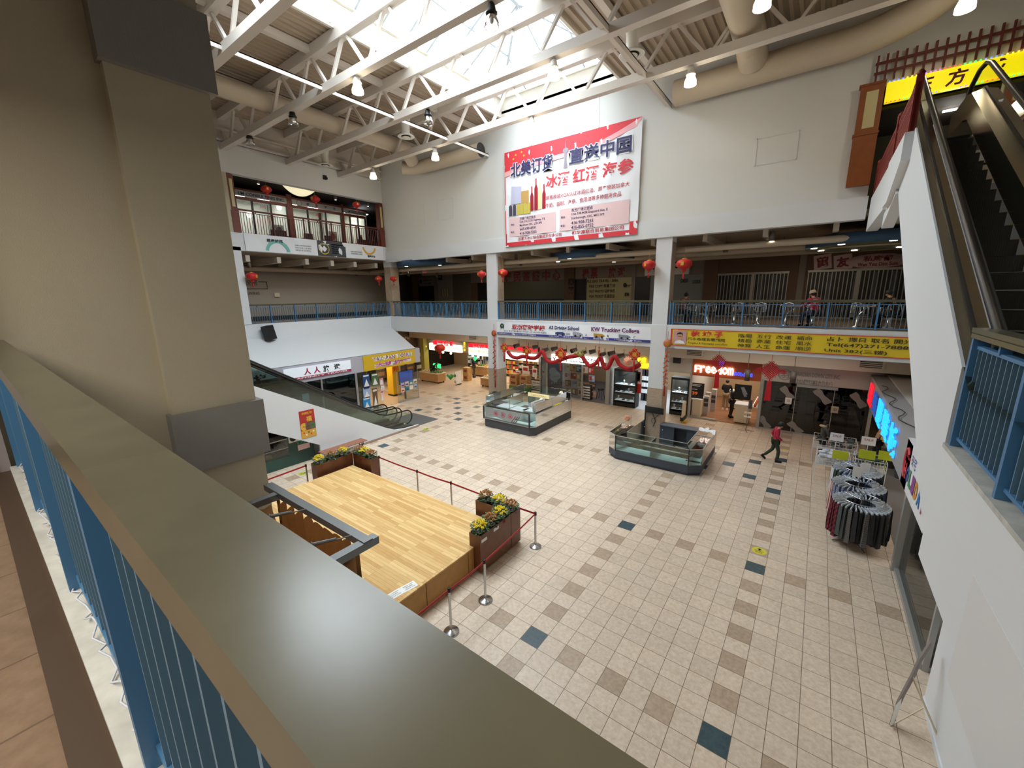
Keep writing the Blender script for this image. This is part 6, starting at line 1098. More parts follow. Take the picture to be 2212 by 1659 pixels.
t = thing('striped_drawers', 'striped white drawer stand inside the studio window', 'drawers', (XS(1258, 850), YS + .5, 0)); b = B(); b.box(XS(1251), XS(1270), YS + .35, YS + .7, 0, .95); obj('body', b, M_slate, t); [obj('drawer', B().box(XS(1251) + .03, XS(1270) - .03, YS + .33, YS + .35, .08 + .17 * i, .17 + .17 * i), M_paper, t) for i in range(5)]
t = thing('stool', 'black high stool inside the portrait studio', 'stool', (XS(1284), YS + .9, 0)); b = B(); b.lathe([(0, .62), (.2, .62), (.2, .68), (0, .68)], (XS(1284), YS + .9, 0), 14); obj('seat', b, M_black, t); [obj('leg', B().tube([(XS(1284) + .1 * c_, YS + .9 + .1 * s_, .62), (XS(1284) + .2 * c_, YS + .9 + .2 * s_, 0)], .015, 6), M_black, t) for c_, s_ in ((1, 1), (-1, 1), (1, -1), (-1, -1))]
zw('column_shop', xc1 - .12, xc1 + .12, YS - .08, YS + .1, 0, 2.5, M_alu)
# ---- jewellery shop: tall lit cabinets
def jewel_case(label, x0, x1, y, h=2.0, shelves=(.35, .85, 1.32)):
    t = thing('display_cabinet', label, 'display cabinet', ((x0 + x1) / 2, y + .3, 0), 0, 'lit jewellery cabinets'); w = .06
    b = B(); b.box(x0, x1, y, y + .6, 0, .3); b.box(x0, x1, y, y + .6, h, h + .12); b.box(x0, x0 + w, y, y + .6, .3, h); b.box(x1 - w, x1, y, y + .6, .3, h); b.box(x0, x1, y + .57, y + .6, .3, h); obj('case', b, M_black, t)
    for k, z in enumerate(shelves):
        b = B(); b.box(x0 + w, x1 - w, y + .05, y + .57, z - .04, z); obj('shelf', b, mat('lit_shelf', 'e8f0f4', .4, emit=.35), t); b = B(); b.box(x0 + w, x1 - w, y, y + .03, z - .1, z - .0); obj('shelf_edge', b, M_black, t)
        for i in range(4): b = B(); xx = x0 + w + (x1 - x0 - 2 * w) * (i + .5) / 4; (b.box(xx - .07, xx + .07, y + .2, y + .38, z, z + .05) if (i + k) % 3 else b.lathe([(.02, 0), (.05, .02), (.015, .06), (.06, .2), (0, .26)], (xx, y + .3, z), 10)); o_ = tag(obj('jewellery_stand', b, (M_wtop, M_slate, MATS['bottle_grey'])[(i + k) % 3]), 'small jewellery stand on a lit shelf of the ' + ('left' if x0 < -4 else 'right') + ' cabinet', 'jewellery stand', 'jewellery stands in the ' + ('left' if x0 < -4 else 'right') + ' cabinet')
    b = B(); b.box(x0 + w, x1 - w, y + .01, y + .018, .3, h); obj('glass', b, M_glass, t); area('case_light', ((x0 + x1) / 2, y + .3, h - .02), .6, .3, 14, (.92, .98, 1))
jewel_case('tall black lit jewellery cabinet left of the bright doorway', XS(1324, 870), XS(1372, 870), YS, 2.1); jewel_case('lit jewellery cabinet between the right column and the orange shop', XS(1446, 880), XS(1484, 890), YS, 1.95, (.3, .72, 1.25))
s = poster('tall portrait advert panel at the side of the jewellery doorway', 1374, 798, 1384, 850, YS + .2, M_pink, ((.2, .1, .8, .5, M_ink), (.3, .18, .7, .42, M_sk), (0, .6, 1, 1, M_lan)))
letters3d('yellow glowing letters of the jewellery shop, mostly behind the right column', 'Empire', 1384, 784, 1425, 798, M_yellet, yb + .1); letters3d('yellow glowing characters above the jewellery doorway', '金店', 1377, 771, 1396, 783, M_yellet, yb + .1)
for k, (u, l) in enumerate(((1390, 'first'), (1396, 'second'), (1402, 'third'))): t = thing('display_cabinet', '%s slim lit cabinet deep inside the jewellery shop' % l, 'display cabinet', (XS(u), YS + 2 + k * .3, 0)); x = ony(u, 830, YS + 2).x; b = B(); b.box(x - .12, x + .12, YS + 2, YS + 2.4, 0, 2.0); obj('case', b, M_slate, t); [obj('shelf', B().box(x - .1, x + .1, YS + 1.97, YS + 2.0, .5 + i * .4, .75 + i * .4), MATS['lit_shelf'], t) for i in range(3)]
p = ony(1465, 784, YS - .08); b = B(); b.box(XS(1450), XS(1466), YS - .1, YS - .05, p.z - .02, p.z + .3); tag(obj('dark_screen', b, M_black), 'small black screen on the white wall over the right jewellery cabinet', 'screen')
# row of spotlights under the gallery
for i in range(12):
    u = 1121 + i * 20.6; v = 747 + i * 1.6 + (2 if i % 2 else -2); p = ony(u, v, D + 1.1); t = thing('spotlight', 'grey can spotlight in the row behind the garland', 'spotlight', p, 0, 'row of spotlights behind the garland'); a = .5 + .25 * (i % 3)
    dr = V((-math.sin(a), -math.cos(a), -.25)).normalized(); b = B(); b.tube([p, p + dr * .3], [.09, .12], 12, caps=False); b.tube([p - dr * .02, p], .09, 12); obj('can', b, M_can, t); b = B(); b.tube([p + dr * .12, p + dr * .13], .1, 12); obj('lamp', b, M_dark, t); b = B(); b.tube([p, p + LZ * .25], .015, 6); obj('yoke', b, M_can, t)
b = B(); b.box(-10, -1.6, D + 1.08, D + 1.12, ony(1230, 735, D + 1.1).z + .1, ony(1230, 735, D + 1.1).z + .14); tag(obj('lighting_track', b, M_can), 'long track carrying the row of spotlights', 'lighting track')
# ---- phone shop with orange fascia
t = letters3d('large white glowing word on the orange shop fascia', 'Freedom', 1501, 788, 1584, 811, M_lbox, YS - .13, .05, gap=.92); letters3d('smaller blue glowing word on the orange shop fascia', 'mobile', 1586, 803, 1626, 815, mat('blue_neon', '3048e0', .5, emit=1.3, ecol='4a5cff'), YS - .13, .04)
p = ony(1559, 786, YS - .14); t = thing('sign_emblem', 'blue fan shaped emblem over the white word on the orange fascia', 'shop sign', p); [obj('petal', B().add([p + V((-.02 + .06 * k, 0, -.16)), p + V((.0 + .09 * k + .05, 0, .16)), p + V((-.06 + .09 * k, 0, .17)), p + V((-.03 + .06 * k, 0, -.16))], [(0, 1, 2, 3)]), MATS['blue_neon'], t) for k in (-1, 0, 1)]
s = poster('black price poster with an orange 39 at the left of the orange shop', 1493, 826, 1519, 862, YS + .1, M_black, ((.1, .08, .8, .12, M_paper), (.1, .17, .7, .21, M_paper), (.1, .3, .85, .34, M_slate), (.1, .4, .5, .44, M_paper), (.1, .85, .9, .88, M_slate))); s.txt('39', .35, .68, mat('orange_print', 'e0662a', .5, emit=.4), w=.4, h=.22, bold=.03)
s = poster('black advert poster with a silver phone at the right of the orange shop', 1588, 829, 1621, 866, YS + .1, M_black); s.poly([(.35, .2), (.55, .15), (.8, .6), (.6, .68)], MATS['bottle_grey'], 'print'); s.poly([(.45, .45), (.6, .4), (.78, .75), (.62, .8)], MATS['lettering_grey'], 'print', 1.3)
def desk(l, u0, u1, y0, y1, h): x0, x1 = XS(u0, 880), XS(u1, 880); return counter(l, x0, x1, y0, y1, h, M_ctn2, M_wtop, 'display_counter')
desk('pale counter under the black price poster', 1493, 1512, YS + .15, YS + 1.0, 1.0); desk('pale counter under the phone advert poster', 1586, 1618, YS + .2, YS + .9, 1.0); desk('rear service counter inside the orange shop', 1545, 1600, 15.2, 15.8, 1.0)
for k, (u, v, l) in enumerate(((1526, 860, 'grey brochure stand nearest the entrance of the orange shop'), (1530, 845, 'grey brochure stand farther inside the orange shop'), (1542, 850, 'grey brochure stand at the middle of the orange shop'))):
    x = ony(u, v, YS + .8 + k * .5).x; y = YS + .8 + k * .5; t = thing('brochure_stand', l, 'brochure stand', (x, y, 0)); b = B(); b.box(x - .12, x + .12, y, y + .25, 0, 1.05 + .1 * k); obj('post', b, M_fwhite, t); [obj('pocket', B().box(x - .1, x + .1, y - .02, y, .5 + i * .25, .68 + i * .25), M_slate, t) for i in range(2)]
for k in range(6): x = xf1 - .35; y = YS + .6 + k * .45; b = B(); b.box(x, x + .3, y, y + .35, .8, .84); tt = tag(obj('wall_shelf', b, M_wtop), '%s white wall shelf along the right side of the orange shop' % ('first', 'second', 'third', 'fourth', 'fifth', 'sixth')[k], 'shelf'); b = B(); b.box(x + .1, x + .2, y + .08, y + .25, .84, .98); obj('phone_box', b, PAL[2], tt); b = B(); b.box(xf1 - .02, xf1 + .03, y, y + .4, 1.1, 1.7); obj('back_board', b, PAL[2], tt)
t = thing('literature_rack', 'thin wire literature stand on the tiles before the orange shop', 'display stand', onz(1611, 930)); P = onz(1611, 930); b = B(); b.tube([P, P + LZ * 1.5], .015, 6); [b.tube([P, P + V((.35 * math.cos(a), .35 * math.sin(a), .01))], .012, 5) for a in (.2, 1.8, 3.4, 5)]; obj('stand', b, M_can, t); b = B(); b.box(P.x - .15, P.x + .15, P.y - .03, P.y + .1, .85, .9); b.box(P.x - .15, P.x + .15, P.y - .03, P.y + .1, .65, .7); obj('tray', b, M_paper, t); b = B(); b.box(P.x + .02, P.x + .14, P.y - .04, P.y, 1.1, 1.5); obj('sign_panel', b, M_slate, t)
P = onz(1475, 914); t = thing('standing_board', 'beige slanted board on a black foot beside the orange shop', 'standing board', P); b = B(); b.prism([(P.y - .1, .3), (P.y + .55, .3), (P.y + .5, 1.05), (P.y - .05, 1.05)], P.x - .08, P.x - .03, 'x'); obj('board', b, M_ctn2, t); b = B(); b.box(P.x - .12, P.x + .02, P.y - .12, P.y + .6, .12, .3); obj('foot', b, M_dark, t); b = B(); b.box(P.x - .1, P.x + .16, P.y - .05, P.y + .25, 0, .12); obj('yellow_base', b, mat('yellow_plastic', 'c9a32c', .5), t)
zw('door_track', xf0, XS(1545, 910), YS - .05, YS + .1, 0, .09, M_alu)
zw('column_shop', xf1 - .02, xf1 + .12, YS - .1, YS + .1, 0, 2.4, M_alu)
for u, v, l in ((1613, 800, 'grey cylinder light before the orange fascia'), (1712, 805, 'grey cylinder light before the dark glass shop')): p = ony(u, v + 22, YS - 1.4); can(l, p, .5, .11, ztop=3.95, lit=False, grp='cylinder lights under the bulkhead')
# ---- closed clothing shop with dark glass
t = thing('wall_sign', 'grey raised lettering and round mark on the white wall over the dark glass shop', 'shop sign', ony(1760, 815, YS - .06)); a, c = ony(1690, 795, YS - .06), ony(1826, 820, YS - .06); s = Sign(t, (a.x, YS - .06, a.z), LX, c.x - a.x, a.z - ony(1690, 828, YS - .06).z, .004); M_rgr = mat('raised_grey', '8d8a86', .5); s.disc(.06, .42, .26, M_rgr, r0=.22); s.txt('羽', .06, .42, M_rgr, h=.45, bold=.02); s.txt('CANADIAN DOWN CITY INC.', .56, .3, M_rgr, w=.74, h=.28, bold=.03); s.txt('加國羽絨城', .54, .78, M_rgr, w=.58, h=.34, bold=.03)
g = B(); g.box(xf1 + .15, xd1 - .0, YS, YS + .012, .06, 2.35); w_ = obj('window_10', g, M_dglass, kind='structure'); f = B(); f.box(xf1 + .1, xd1, YS - .04, YS + .05, 0, .07); x_ = XS(1708, 930); x2_ = XS(1790, 930); [f.box(x - .012, x + .012, YS - .01, YS + .02, .06, 2.35) for x in (x_, x2_)]; f.box(x_, x2_ + .1, YS - .03, YS + .03, 2.22, 2.35); obj('window_frame', f, M_alu, w_)
for k, (u0, v0, u1, v1) in enumerate(((1690, 836, 1710, 862), (1762, 842, 1790, 872), (1842, 850, 1866, 880), (1642, 900, 1660, 925), (1705, 912, 1730, 935))):
    a, c = ony(u0, v0, YS - .012), ony(u1, v1, YS - .012); b = B(); n = 10; vs = []
    for i in range(n + 1): f = i / n; q = a.lerp(c, f); d = V((.1 + .03 * math.sin(f * 9), 0, .08)); vs += [q - d, q + d]
    b.add(vs, [(2 * i, 2 * i + 1, 2 * i + 3, 2 * i + 2) for i in range(n)]); tag(obj('window_decal', b, M_rgr), '%s pale feather decal on the dark shop glass' % ('upper left', 'upper middle', 'upper right', 'lower left', 'lower middle')[k], 'decal', 'feather decals on the dark glass')
for (u, v, l, m_) in ((1703, 866, 'small white notice on the dark glass by the door', M_paper), (1803, 885, 'small cream notice taped on the dark glass', M_cream)): p = ony(u, v, YS - .015); b = B(); b.box(p.x - .13, p.x + .13, YS - .02, YS - .008, p.z - .15, p.z + .15); o = tag(obj('notice', b, m_), l, 'notice'); text('羽', M_ink, V((p.x, YS - .024, p.z)), LX, LZ, .14, o)
def mannequin(l, x, y, m1, m2):
    t = thing('mannequin', l, 'mannequin', (x, y, 0)); b = B(); b.lathe([(0, .8), (.16, .82), (.19, 1.0), (.15, 1.15), (.2, 1.35), (.19, 1.45), (.07, 1.52), (0, 1.52)], (x, y, 0), 12); obj('jacket', b, m1, t); b = B(); b.lathe([(.05, 1.5), (.05, 1.58), (.09, 1.66), (.09, 1.75), (.04, 1.82), (0, 1.82)], (x, y, 0), 12); obj('head', b, m2, t); b = B(); [b.tube([(x + s_ * .2, y, 1.4), (x + s_ * .27, y - .05, 1.1), (x + s_ * .24, y - .12, .85)], [.06, .05, .04], 7) for s_ in (-1, 1)]; obj('sleeves', b, m2, t); b = B(); b.lathe([(.2, 0), (.2, .02), (.02, .04), (.02, .8)], (x, y, 0), 12); obj('base', b, M_alu, t)
mannequin('mannequin in a black vest with grey sleeves behind the dark glass', XS(1692, 880), YS + .55, M_black, M_fwhite); mannequin('mannequin in a long black coat behind the dark glass', XS(1690, 850) + .5, YS + 1.0, M_black, M_black)
t = thing('coat_rack', 'dark rack of fur trimmed coats behind the dark glass', 'clothes rack', (4.6, YS + 1.2, 0)); b = B(); b.tube([(3.9, YS + 1.2, 1.7), (5.4, YS + 1.2, 1.7)], .02, 6); [b.tube([(x, YS + 1.2, 0), (x, YS + 1.2, 1.7)], .02, 6) for x in (3.9, 5.4)]; obj('rail', b, M_chrome, t)
for i in range(9): x = 4.0 + i * .16; b = B(); b.prism([(YS + .95, .6), (YS + 1.45, .6), (YS + 1.42, 1.5), (YS + 1.2, 1.66), (YS + .98, 1.5)], x - .06, x + .06, 'x'); tag(obj('hanging_coat', b, M_black if i % 3 else M_brown), 'dark winter coat hanging on the rack behind the dark glass', 'coat', 'coats behind the dark glass')
# ================================================================== travel agencies and canopy on the left
xs_ = -16.42
cz = onx(844, 708.6, XL).z
bb = B(); yy0, yy1 = -8.5, D
bb.add([(XL, yy0, cz + .05), (XL, yy1 - .03, cz + .05), (xs_ - .02, 6.95, 3.27), (xs_ - .02, yy0, 3.27)], [(0, 3, 2, 1)]); bb.add([(XL, yy1 - .03, cz + .05), (XL, yy1 - .03, 3.2), (xs_ - .02, 6.95, 3.2), (xs_ - .02, 6.95, 3.27)], [(0, 1, 2, 3)]); struct('ceiling_canopy', bb, M_white)
zt1, zb1 = 3.25, onx(786, 803, xs_).z
bb = B(); bb.box(xs_ - .15, xs_, -8.5, onx(908, 783, xs_).y, zb1, zt1); bb.box(xs_ - 2.5, xs_ - .15, onx(908, 783, xs_).y - .12, onx(908, 783, xs_).y, zb1, zt1); struct('wall_sign_band', bb, mat('lilac_band', 'b4b1ba', .7))
def lsign(label, c4, m, name='light_box_sign'):
    a, bq = onx(*c4[0], xs_ + .06), onx(*c4[1], xs_ + .06); h_ = a.z - onx(*c4[2], xs_ + .06).z; t = thing(name, label, 'shop sign', V((xs_ + .03, (a.y + bq.y) / 2, a.z - h_))); b = B(); b.box(xs_, xs_ + .06, a.y, bq.y, a.z - h_, a.z); obj('panel', b, m, t); return Sign(t, (xs_ + .06, a.y, a.z), LY, bq.y - a.y, h_, .008)
s = lsign('white travel agency sign with black characters and a crimson strip', ((612, 799), (757, 779), (613, 826)), mat('sign_white_lit', 'e8eef4', .5, emit=.25)); M_crim = mat('crimson', 'b0234f', .6); s.rect(0, .8, 1, 1, M_crim, 'crimson_strip')
for ch, f, m_ in (('人', .32, M_crim), ('人', .46, M_crim), ('旅', .6, M_ink), ('遊', .77, M_ink)): s.txt(ch, f, .42, m_, h=.58, bold=.03)
s.txt('AFFINITY TRAVEL', .55, .9, M_paper, w=.8, h=.12, bold=.03)
s = lsign('yellow tour agency sign with multicoloured lettering', ((784, 770), (895, 751.5), (786.5, 803)), mat('sign_yellow', 'c9a51c', .5, emit=.12)); tc = [mat('print_%s' % n_, h_, .5) for n_, h_ in (('coral', 'd0553f'), ('plum', '6a4a9a'), ('teal', '3a9aa0'), ('gold', 'c98a20'), ('black', '1c1c1c'))]
s.txt('TAI-PAN TOURS', .55, .3, M_paper, w=.78, h=.3, bold=.09, k=1.0)
for i, ch in enumerate('TAI-PAN TOURS'):
    if ch != ' ': s.txt(ch, .2 + .0585 * i, .3, tc[i % 5], h=.24 if ch != '-' else .05, bold=.02, k=1.5)
s.txt('大班旅遊', .55, .72, M_paper, w=.74, h=.36, bold=.09, k=1.0); s.txt('大班旅遊', .55, .72, mat('magenta_print', 'b84ab0', .5), w=.7, h=.3, bold=.03, k=1.5)
# shop interiors behind the glass
zw('wall_agency_back', -22.6, -22.5, -9, 7.0, 0, 3.2, mat('agency_blue_wall', '2c4a60', .7)); zw('wall_agency_split', -22.5, xs_ - .1, 3.3, 3.4, 0, 3.2, mat('agency_cream_wall', 'c9b48c', .8)); zw('ceiling_agency', -22.6, xs_ - .15, -9, 7.1, 3.1, 3.2, M_fwhite)
area('agency_light', (-19.2, 5.2, 3.05), 3.5, 2.5, 160, (1, .86, .66)); area('agency_light_blue', (-19.5, -1, 3.05), 3, 4, 25, (.8, .9, 1))
yp = [onx(u, 830, xs_).y for u in (545, 770, 806, 826)]
g = B(); g.box(xs_ - .06, xs_ - .05, yy0, yp[1], .08, zb1); w_ = obj('window_11', g, glass('teal_glass', '5f8894', .55, base=.1), kind='structure'); f = B(); [f.box(xs_ - .1, xs_, y - .04, y + .04, 0, zb1) for y in (yp[1], -1.2, 0.6)]; f.box(xs_ - .1, xs_, yy0, yp[1], 0, .1); obj('window_frame', f, M_alu, w_)
t = thing('door_pulls', 'pair of vertical steel pulls on the teal glass door of the travel agency', 'door handles', (xs_, .6, .8)); [obj('handle', B().tube([(xs_ + .02, .6 + d_, .75), (xs_ + .08, .6 + d_, .8), (xs_ + .08, .6 + d_, 1.25), (xs_ + .02, .6 + d_, 1.3)], .02, 6), M_chrome, t) for d_ in (-.12, .12)]
for k, (y_, z_, m_, l) in enumerate(((-.3, 1.55, MATS['poster_pale'], 'pale blue notice on the teal glass'), (-1.0, 1.45, M_cream, 'small cream notice on the teal glass'))): b = B(); b.box(xs_ - .045, xs_ - .03, y_ - .17, y_ + .17, z_ - .22, z_ + .22); tag(obj('notice', b, m_), l, 'notice')
t = thing('poster', 'bright blue poster in the agency window at the top of the escalator', 'poster', (xs_, onx(560, 820, xs_).y, 2.0)); a, c = onx(548, 806, xs_), onx(576, 836, xs_); b = B(); b.box(xs_ - .02, xs_ - .005, a.y, c.y, c.z, a.z); obj('sheet', b, mat('poster_cyan', '2f8fd0', .5), t); text('旅', M_paper, V((xs_, (a.y + c.y) / 2, (a.z + c.z) / 2)), LY, LZ, .5, t, bold=.05)
P4 = [(783, 810, 800, 836, MATS['poster_blue']), (802, 808, 818, 832, MATS['goods_6']), (784, 838, 801, 858, MATS['poster_pale']), (784, 860, 802, 884, MATS['poster_cyan']), (820, 818, 829, 830, M_pink), (823, 832, 831, 842, M_paper), (822, 845, 830, 866, M_pink), (804, 840, 818, 880, M_brown)]
for k, (u0, v0, u1, v1, m_) in enumerate(P4): a, c = onx(u0, v0, xs_), onx(u1, v1, xs_); t = thing('poster', '%s travel poster on the glass right of the grey post' % ('tall snowy peak', 'green arched', 'pale mountain', 'bright cyan', 'small pink', 'small white', 'long pink', 'brown rock')[k], 'poster', (xs_, (a.y + c.y) / 2, c.z)); b = B(); b.box(xs_ - .02, xs_ - .008, a.y, c.y, c.z, a.z); obj('sheet', b, m_, t); s = Sign(t, (xs_ - .008, a.y, a.z), LY, c.y - a.y, a.z - c.z, .006); s.poly([(.1, .9), (.5, .35), (.9, .9)], M_paper if k != 5 else M_pink, 'print'); s.rect(.1, .06, .9, .16, (M_paper, M_paper, M_slate, M_paper, PAL[0], PAL[0], PAL[0], PAL[3])[k], 'print')
g = B(); g.box(xs_ - .06, xs_ - .05, yp[1] + .05, yp[3], .08, zb1); w_ = obj('window_12', g, M_glass, kind='structure'); f = B(); [f.box(xs_ - .09, xs_ - .01, y - .03, y + .03, 0, zb1) for y in (yp[1] + .06,)]; f.box(xs_ - .09, xs_ - .01, yp[1], yp[3], 0, .08); obj('window_frame', f, M_alu, w_)
yq0, yq1 = onz(863, 871).y, onz(905, 859).y
g = B(); g.box(xs_ - .06, xs_ - .05, yq0, yq1, .1, 2.0); w_ = obj('window_13', g, M_glass, kind='structure'); f = B(); f.box(xs_ - .09, xs_ - .01, yq0, yq1, 0, .1); f.box(xs_ - .07, xs_ - .04, yq0 - .02, yq0, 0, 2.0); f.box(xs_ - .07, xs_ - .04, yq1 - .02, yq1, 0, 2.0); obj('window_frame', f, M_alu, w_)
for r_ in range(2):
    for k in range(4): y = yq0 + .25 + k * (yq1 - yq0 - .3) / 4; z = .95 - r_ * .32 + .02 * k; b = B(); b.box(xs_ - .045, xs_ - .03, y, y + .28, z, z + .27); t = tag(obj('flyer', b, (MATS['poster_pale'], M_pink, MATS['teal_print'], PAL[3])[(r_ + k) % 4]), 'small flyer on the low glass in front of the television, %s row, place %s' % (('upper', 'lower')[r_], ('one', 'two', 'three', 'four')[k]), 'flyer'); q = B(); q.box(xs_ - .03, xs_ - .028, y + .04, y + .24, z + .05, z + .14); obj('print', q, (PAL[0], MATS['poster_blue'], M_paper, PAL[6])[k], t)
P = onz(853, 862); 
t = thing('yellow_pillar', 'bright yellow square pillar with a red ribbon decoration in the tour agency', 'pillar', (P.x - 1.6, P.y + .3, 0)); px_, py_ = onx(853, 850, -18.4).x, onx(853, 850, -18.4).y; b = B(); b.box(px_ - .3, px_ + .3, py_ - .3, py_ + .3, .12, 3.1); obj('shaft', b, mat('pillar_yellow', 'd8ae1e', .5), t); b = B(); b.box(px_ - .31, px_ + .31, py_ - .31, py_ + .31, 0, .12); obj('base', b, M_black, t); b = B(); [b.bar((px_ + .32, py_ - .2 + .1 * i, 2.1), (px_ + .32, py_ - .3 + .16 * i, 1.6 + .08 * (i % 2)), .05, .02) for i in range(4)]; obj('red_ribbon', b, M_lan, t)
a, c = onx(861, 803, -16.9), onx(893, 822, -16.9); t = thing('television', 'flat television showing a blue harbour view behind the low glass', 'television', (-16.9, (a.y + c.y) / 2, c.z)); b = B(); b.box(-16.95, -16.9, a.y, c.y, c.z - .1, a.z); obj('bezel', b, M_black, t); b = B(); b.box(-16.9, -16.895, a.y + .03, c.y - .03, c.z - .07, a.z - .03); obj('screen', b, mat('screen_blue', '3a56a8', .4, emit=.5), t); b = B(); b.box(-16.894, -16.893, a.y + .03, c.y - .03, c.z - .06, c.z + .05); obj('picture', b, mat('screen_sea', '7d5a62', .4, emit=.35), t); b = B(); b.box(-17, -16.92, a.y + .4, a.y + .5, 0, c.z); obj('stand', b, M_black, t)
# brochure wall in the tour agency
t = thing('brochure_rack', 'long warm lit brochure rack behind the tour agency pillar', 'brochure rack', (-21.8, 5.2, 0))
for k in range(5): b = B(); b.box(-22.4, -22.0, 3.5, 6.9, .3 + k * .42, .34 + k * .42); obj('shelf', b, M_ctn2, t)
pr = {}
for k in range(5):
    for i in range(12):
        m_ = PAL[(i * 3 + k * 5) % 8]
        if m_.name not in pr: b = B(); b.box(-.01, .02, -.1, .1, 0, .3); o = pr[m_.name] = obj('brochure', b, m_, None, True)
        else: o = pr[m_.name].copy(); link(o)
        o.location = (-22.05, 3.65 + i * .28, .34 + k * .42); o.rotation_euler = (0, -.2, 0); tag(o, 'travel brochure standing on the lit rack of the tour agency', 'brochure', 'brochures on the agency rack')
zw('floor_agency', -22.5, xs_ - .1, 3.4, 7, 0, .01, mat('agency_floor', 'b79a78', .4))
# booth with green front under the escalator
bx_ = -12.15; t = thing('booth_counter', 'dark green booth counter with a glass showcase and unit number 177', 'booth', (bx_, -3.6, 0)); M_dgreen = mat('booth_green', '2f4f48', .5)
b = B(); b.box(bx_ - .6, bx_, -6.5, -2.3, 0, .45); obj('base', b, M_dgreen, t); b = B(); b.box(bx_ - .05, bx_, -3.3, -2.3, .45, 1.3); obj('end_panel', b, M_dgreen, t); b = B(); b.box(bx_ - .6, bx_, -6.5, -3.3, 1.12, 1.16); b.box(bx_ - .6, bx_, -6.5, -3.3, .78, .8); obj('shelf', b, M_alu, t); b = B(); b.box(bx_ - .012, bx_ - .004, -6.5, -3.3, .45, 1.12); obj('glass', b, M_gglass, t)
s = Sign(t, (bx_, -3.28, 1.25), LY, .95, .8, .01); s.rect(.02, .02, .98, .4, M_paper, 'white_notice'); s.disc(.2, .2, .12, M_ink, 'print', 1.2); [s.rect(.45, .07 + .1 * i, .92, .11 + .1 * i, M_ink, 'print', 1.2) for i in range(3)]; s.txt('177', .55, .52, mat('green_print', '3f9a6a', .5), w=.4, h=.12, bold=.03); s.rect(.35, .62, .85, .9, M_pink, 'pink_notice')
for i in range(9): y = -6.2 + i * .32; z = .45 if i % 2 else .8; b = B(); (b.box(bx_ - .4, bx_ - .2, y - .1, y + .1, z, z + .18) if i % 3 else b.lathe([(.05, 0), (.09, .08), (.03, .2), (0, .22)], (bx_ - .3, y, z), 10)); tag(obj('booth_goods', b, PAL[(i * 3) % 8] if i % 2 else M_slate), 'small article displayed in the glass showcase of the green booth', 'goods', 'articles in the green booth showcase')
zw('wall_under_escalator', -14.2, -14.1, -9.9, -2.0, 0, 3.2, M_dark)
a, c = onx(645, 890, -11.79), onx(684, 938, -11.79); t = thing('poster', 'red and gold festive poster on the white escalator wall', 'poster', (-11.79, (a.y + c.y) / 2, c.z)); hh_ = 1.1; b = B(); b.box(-11.8, -11.785, a.y, c.y, a.z - hh_, a.z); obj('sheet', b, mat('poster_red', 'b3302a', .5), t); s = Sign(t, (-11.785, a.y, a.z), LY, c.y - a.y, hh_, .006); s.rect(0, .72, 1, 1, mat('poster_gold', 'd9a63a', .5), 'gold_field'); [s.disc(.2 + .3 * (i % 3), .55 + .06 * (i // 3), .12, (M_gold, M_brown, PAL[6])[i % 3], 'print', 1 + i * .1, r0=.05) for i in range(6)]; s.txt('恭賀新禧', .5, .1, M_gold, w=.7, h=.09, bold=.03); s.txt('福', .6, .32, M_gold, h=.2, bold=.03); [s.rect(.12 + .16 * i, .78 + .08 * (i % 2), .22 + .16 * i, .84 + .08 * (i % 2), (M_red, M_paper, M_brown)[i % 3], 'print', 1.2) for i in range(5)]
# ================================================================== kiosks on the floor
def kiosk_base(t, poly, z0, z1, m, nm='base'): b = B(); b.prism(poly, z0, z1); return obj(nm, b, m, t)
def cham(x0, x1, y0, y1, c, back=False): return [(x0 + c, y0), (x1 - c, y0), (x1, y0 + c), (x1, y1), (x0, y1), (x0, y0 + c)]
def gpanel(b, P, z0, z1, th=.008):
    for i in range(len(P) - 1): p, q = V((*P[i], 0)), V((*P[i + 1], 0)); b.bar(p + LZ * (z0 + z1) / 2, q + LZ * (z0 + z1) / 2, th, z1 - z0)
def edges(b, P, z, w=.02, closed=False):
    n = len(P)
    for i in range(n if closed else n - 1): b.bar(V((*P[i], z)), V((*P[(i + 1) % n], z)), w)
k1 = thing('kiosk', 'food kiosk with a grey base, white trays and tall glass screens', 'kiosk', (-7.7, 6.7, 0)); x0, x1, y0, y1 = -9.28, -6.08, 4.85, 8.6; c = .22
kiosk_base(k1, cham(x0 + .05, x1 - .05, y0 + .05, y1, c), 0, .42, mat('kiosk_grey', '46494f', .6)); O = cham(x0, x1, y0, y1, c)
W_ = .55; I = [(x0 + W_, y0 + W_), (x1 - W_, y0 + W_), (x1 - W_, y1 - W_), (x0 + W_, y1 - W_)]
def ring(b, z0, z1): b.box(x0 + .06, x1 - .06, y0 + .24, y0 + W_, z0, z1); b.box(x0 + .06, x0 + W_, y0 + W_, y1, z0, z1); b.box(x1 - W_, x1 - .06, y0 + W_, y1, z0, z1); b.box(x0 + W_, x1 - W_, y1 - W_, y1, z0, z1)
b = B(); ring(b, .42, .45); obj('display_floor', b, M_frost, k1); b = B(); gpanel(b, O + [O[0]], .44, 1.05); obj('glass_front', b, M_gglass, k1); b = B(); edges(b, O, 1.05, .018, True); edges(b, O, .44, .018, True); [b.bar(V((*p, .42)), V((*p, 1.06)), .03) for p in (O[0], O[1])]; obj('edge_frame', b, M_chr, k1)
b = B(); [b.box(*q) for q in ((x0 + .02, x0 + .3, y0 + .3, y1, 1.05, 1.06), (x0 + .3, x1 - .3, y0 + .02, y0 + .3, 1.05, 1.06), (x1 - .3, x1 - .02, y0 + .3, y1, 1.05, 1.06))]; obj('glass_top', b, M_gglass, k1)
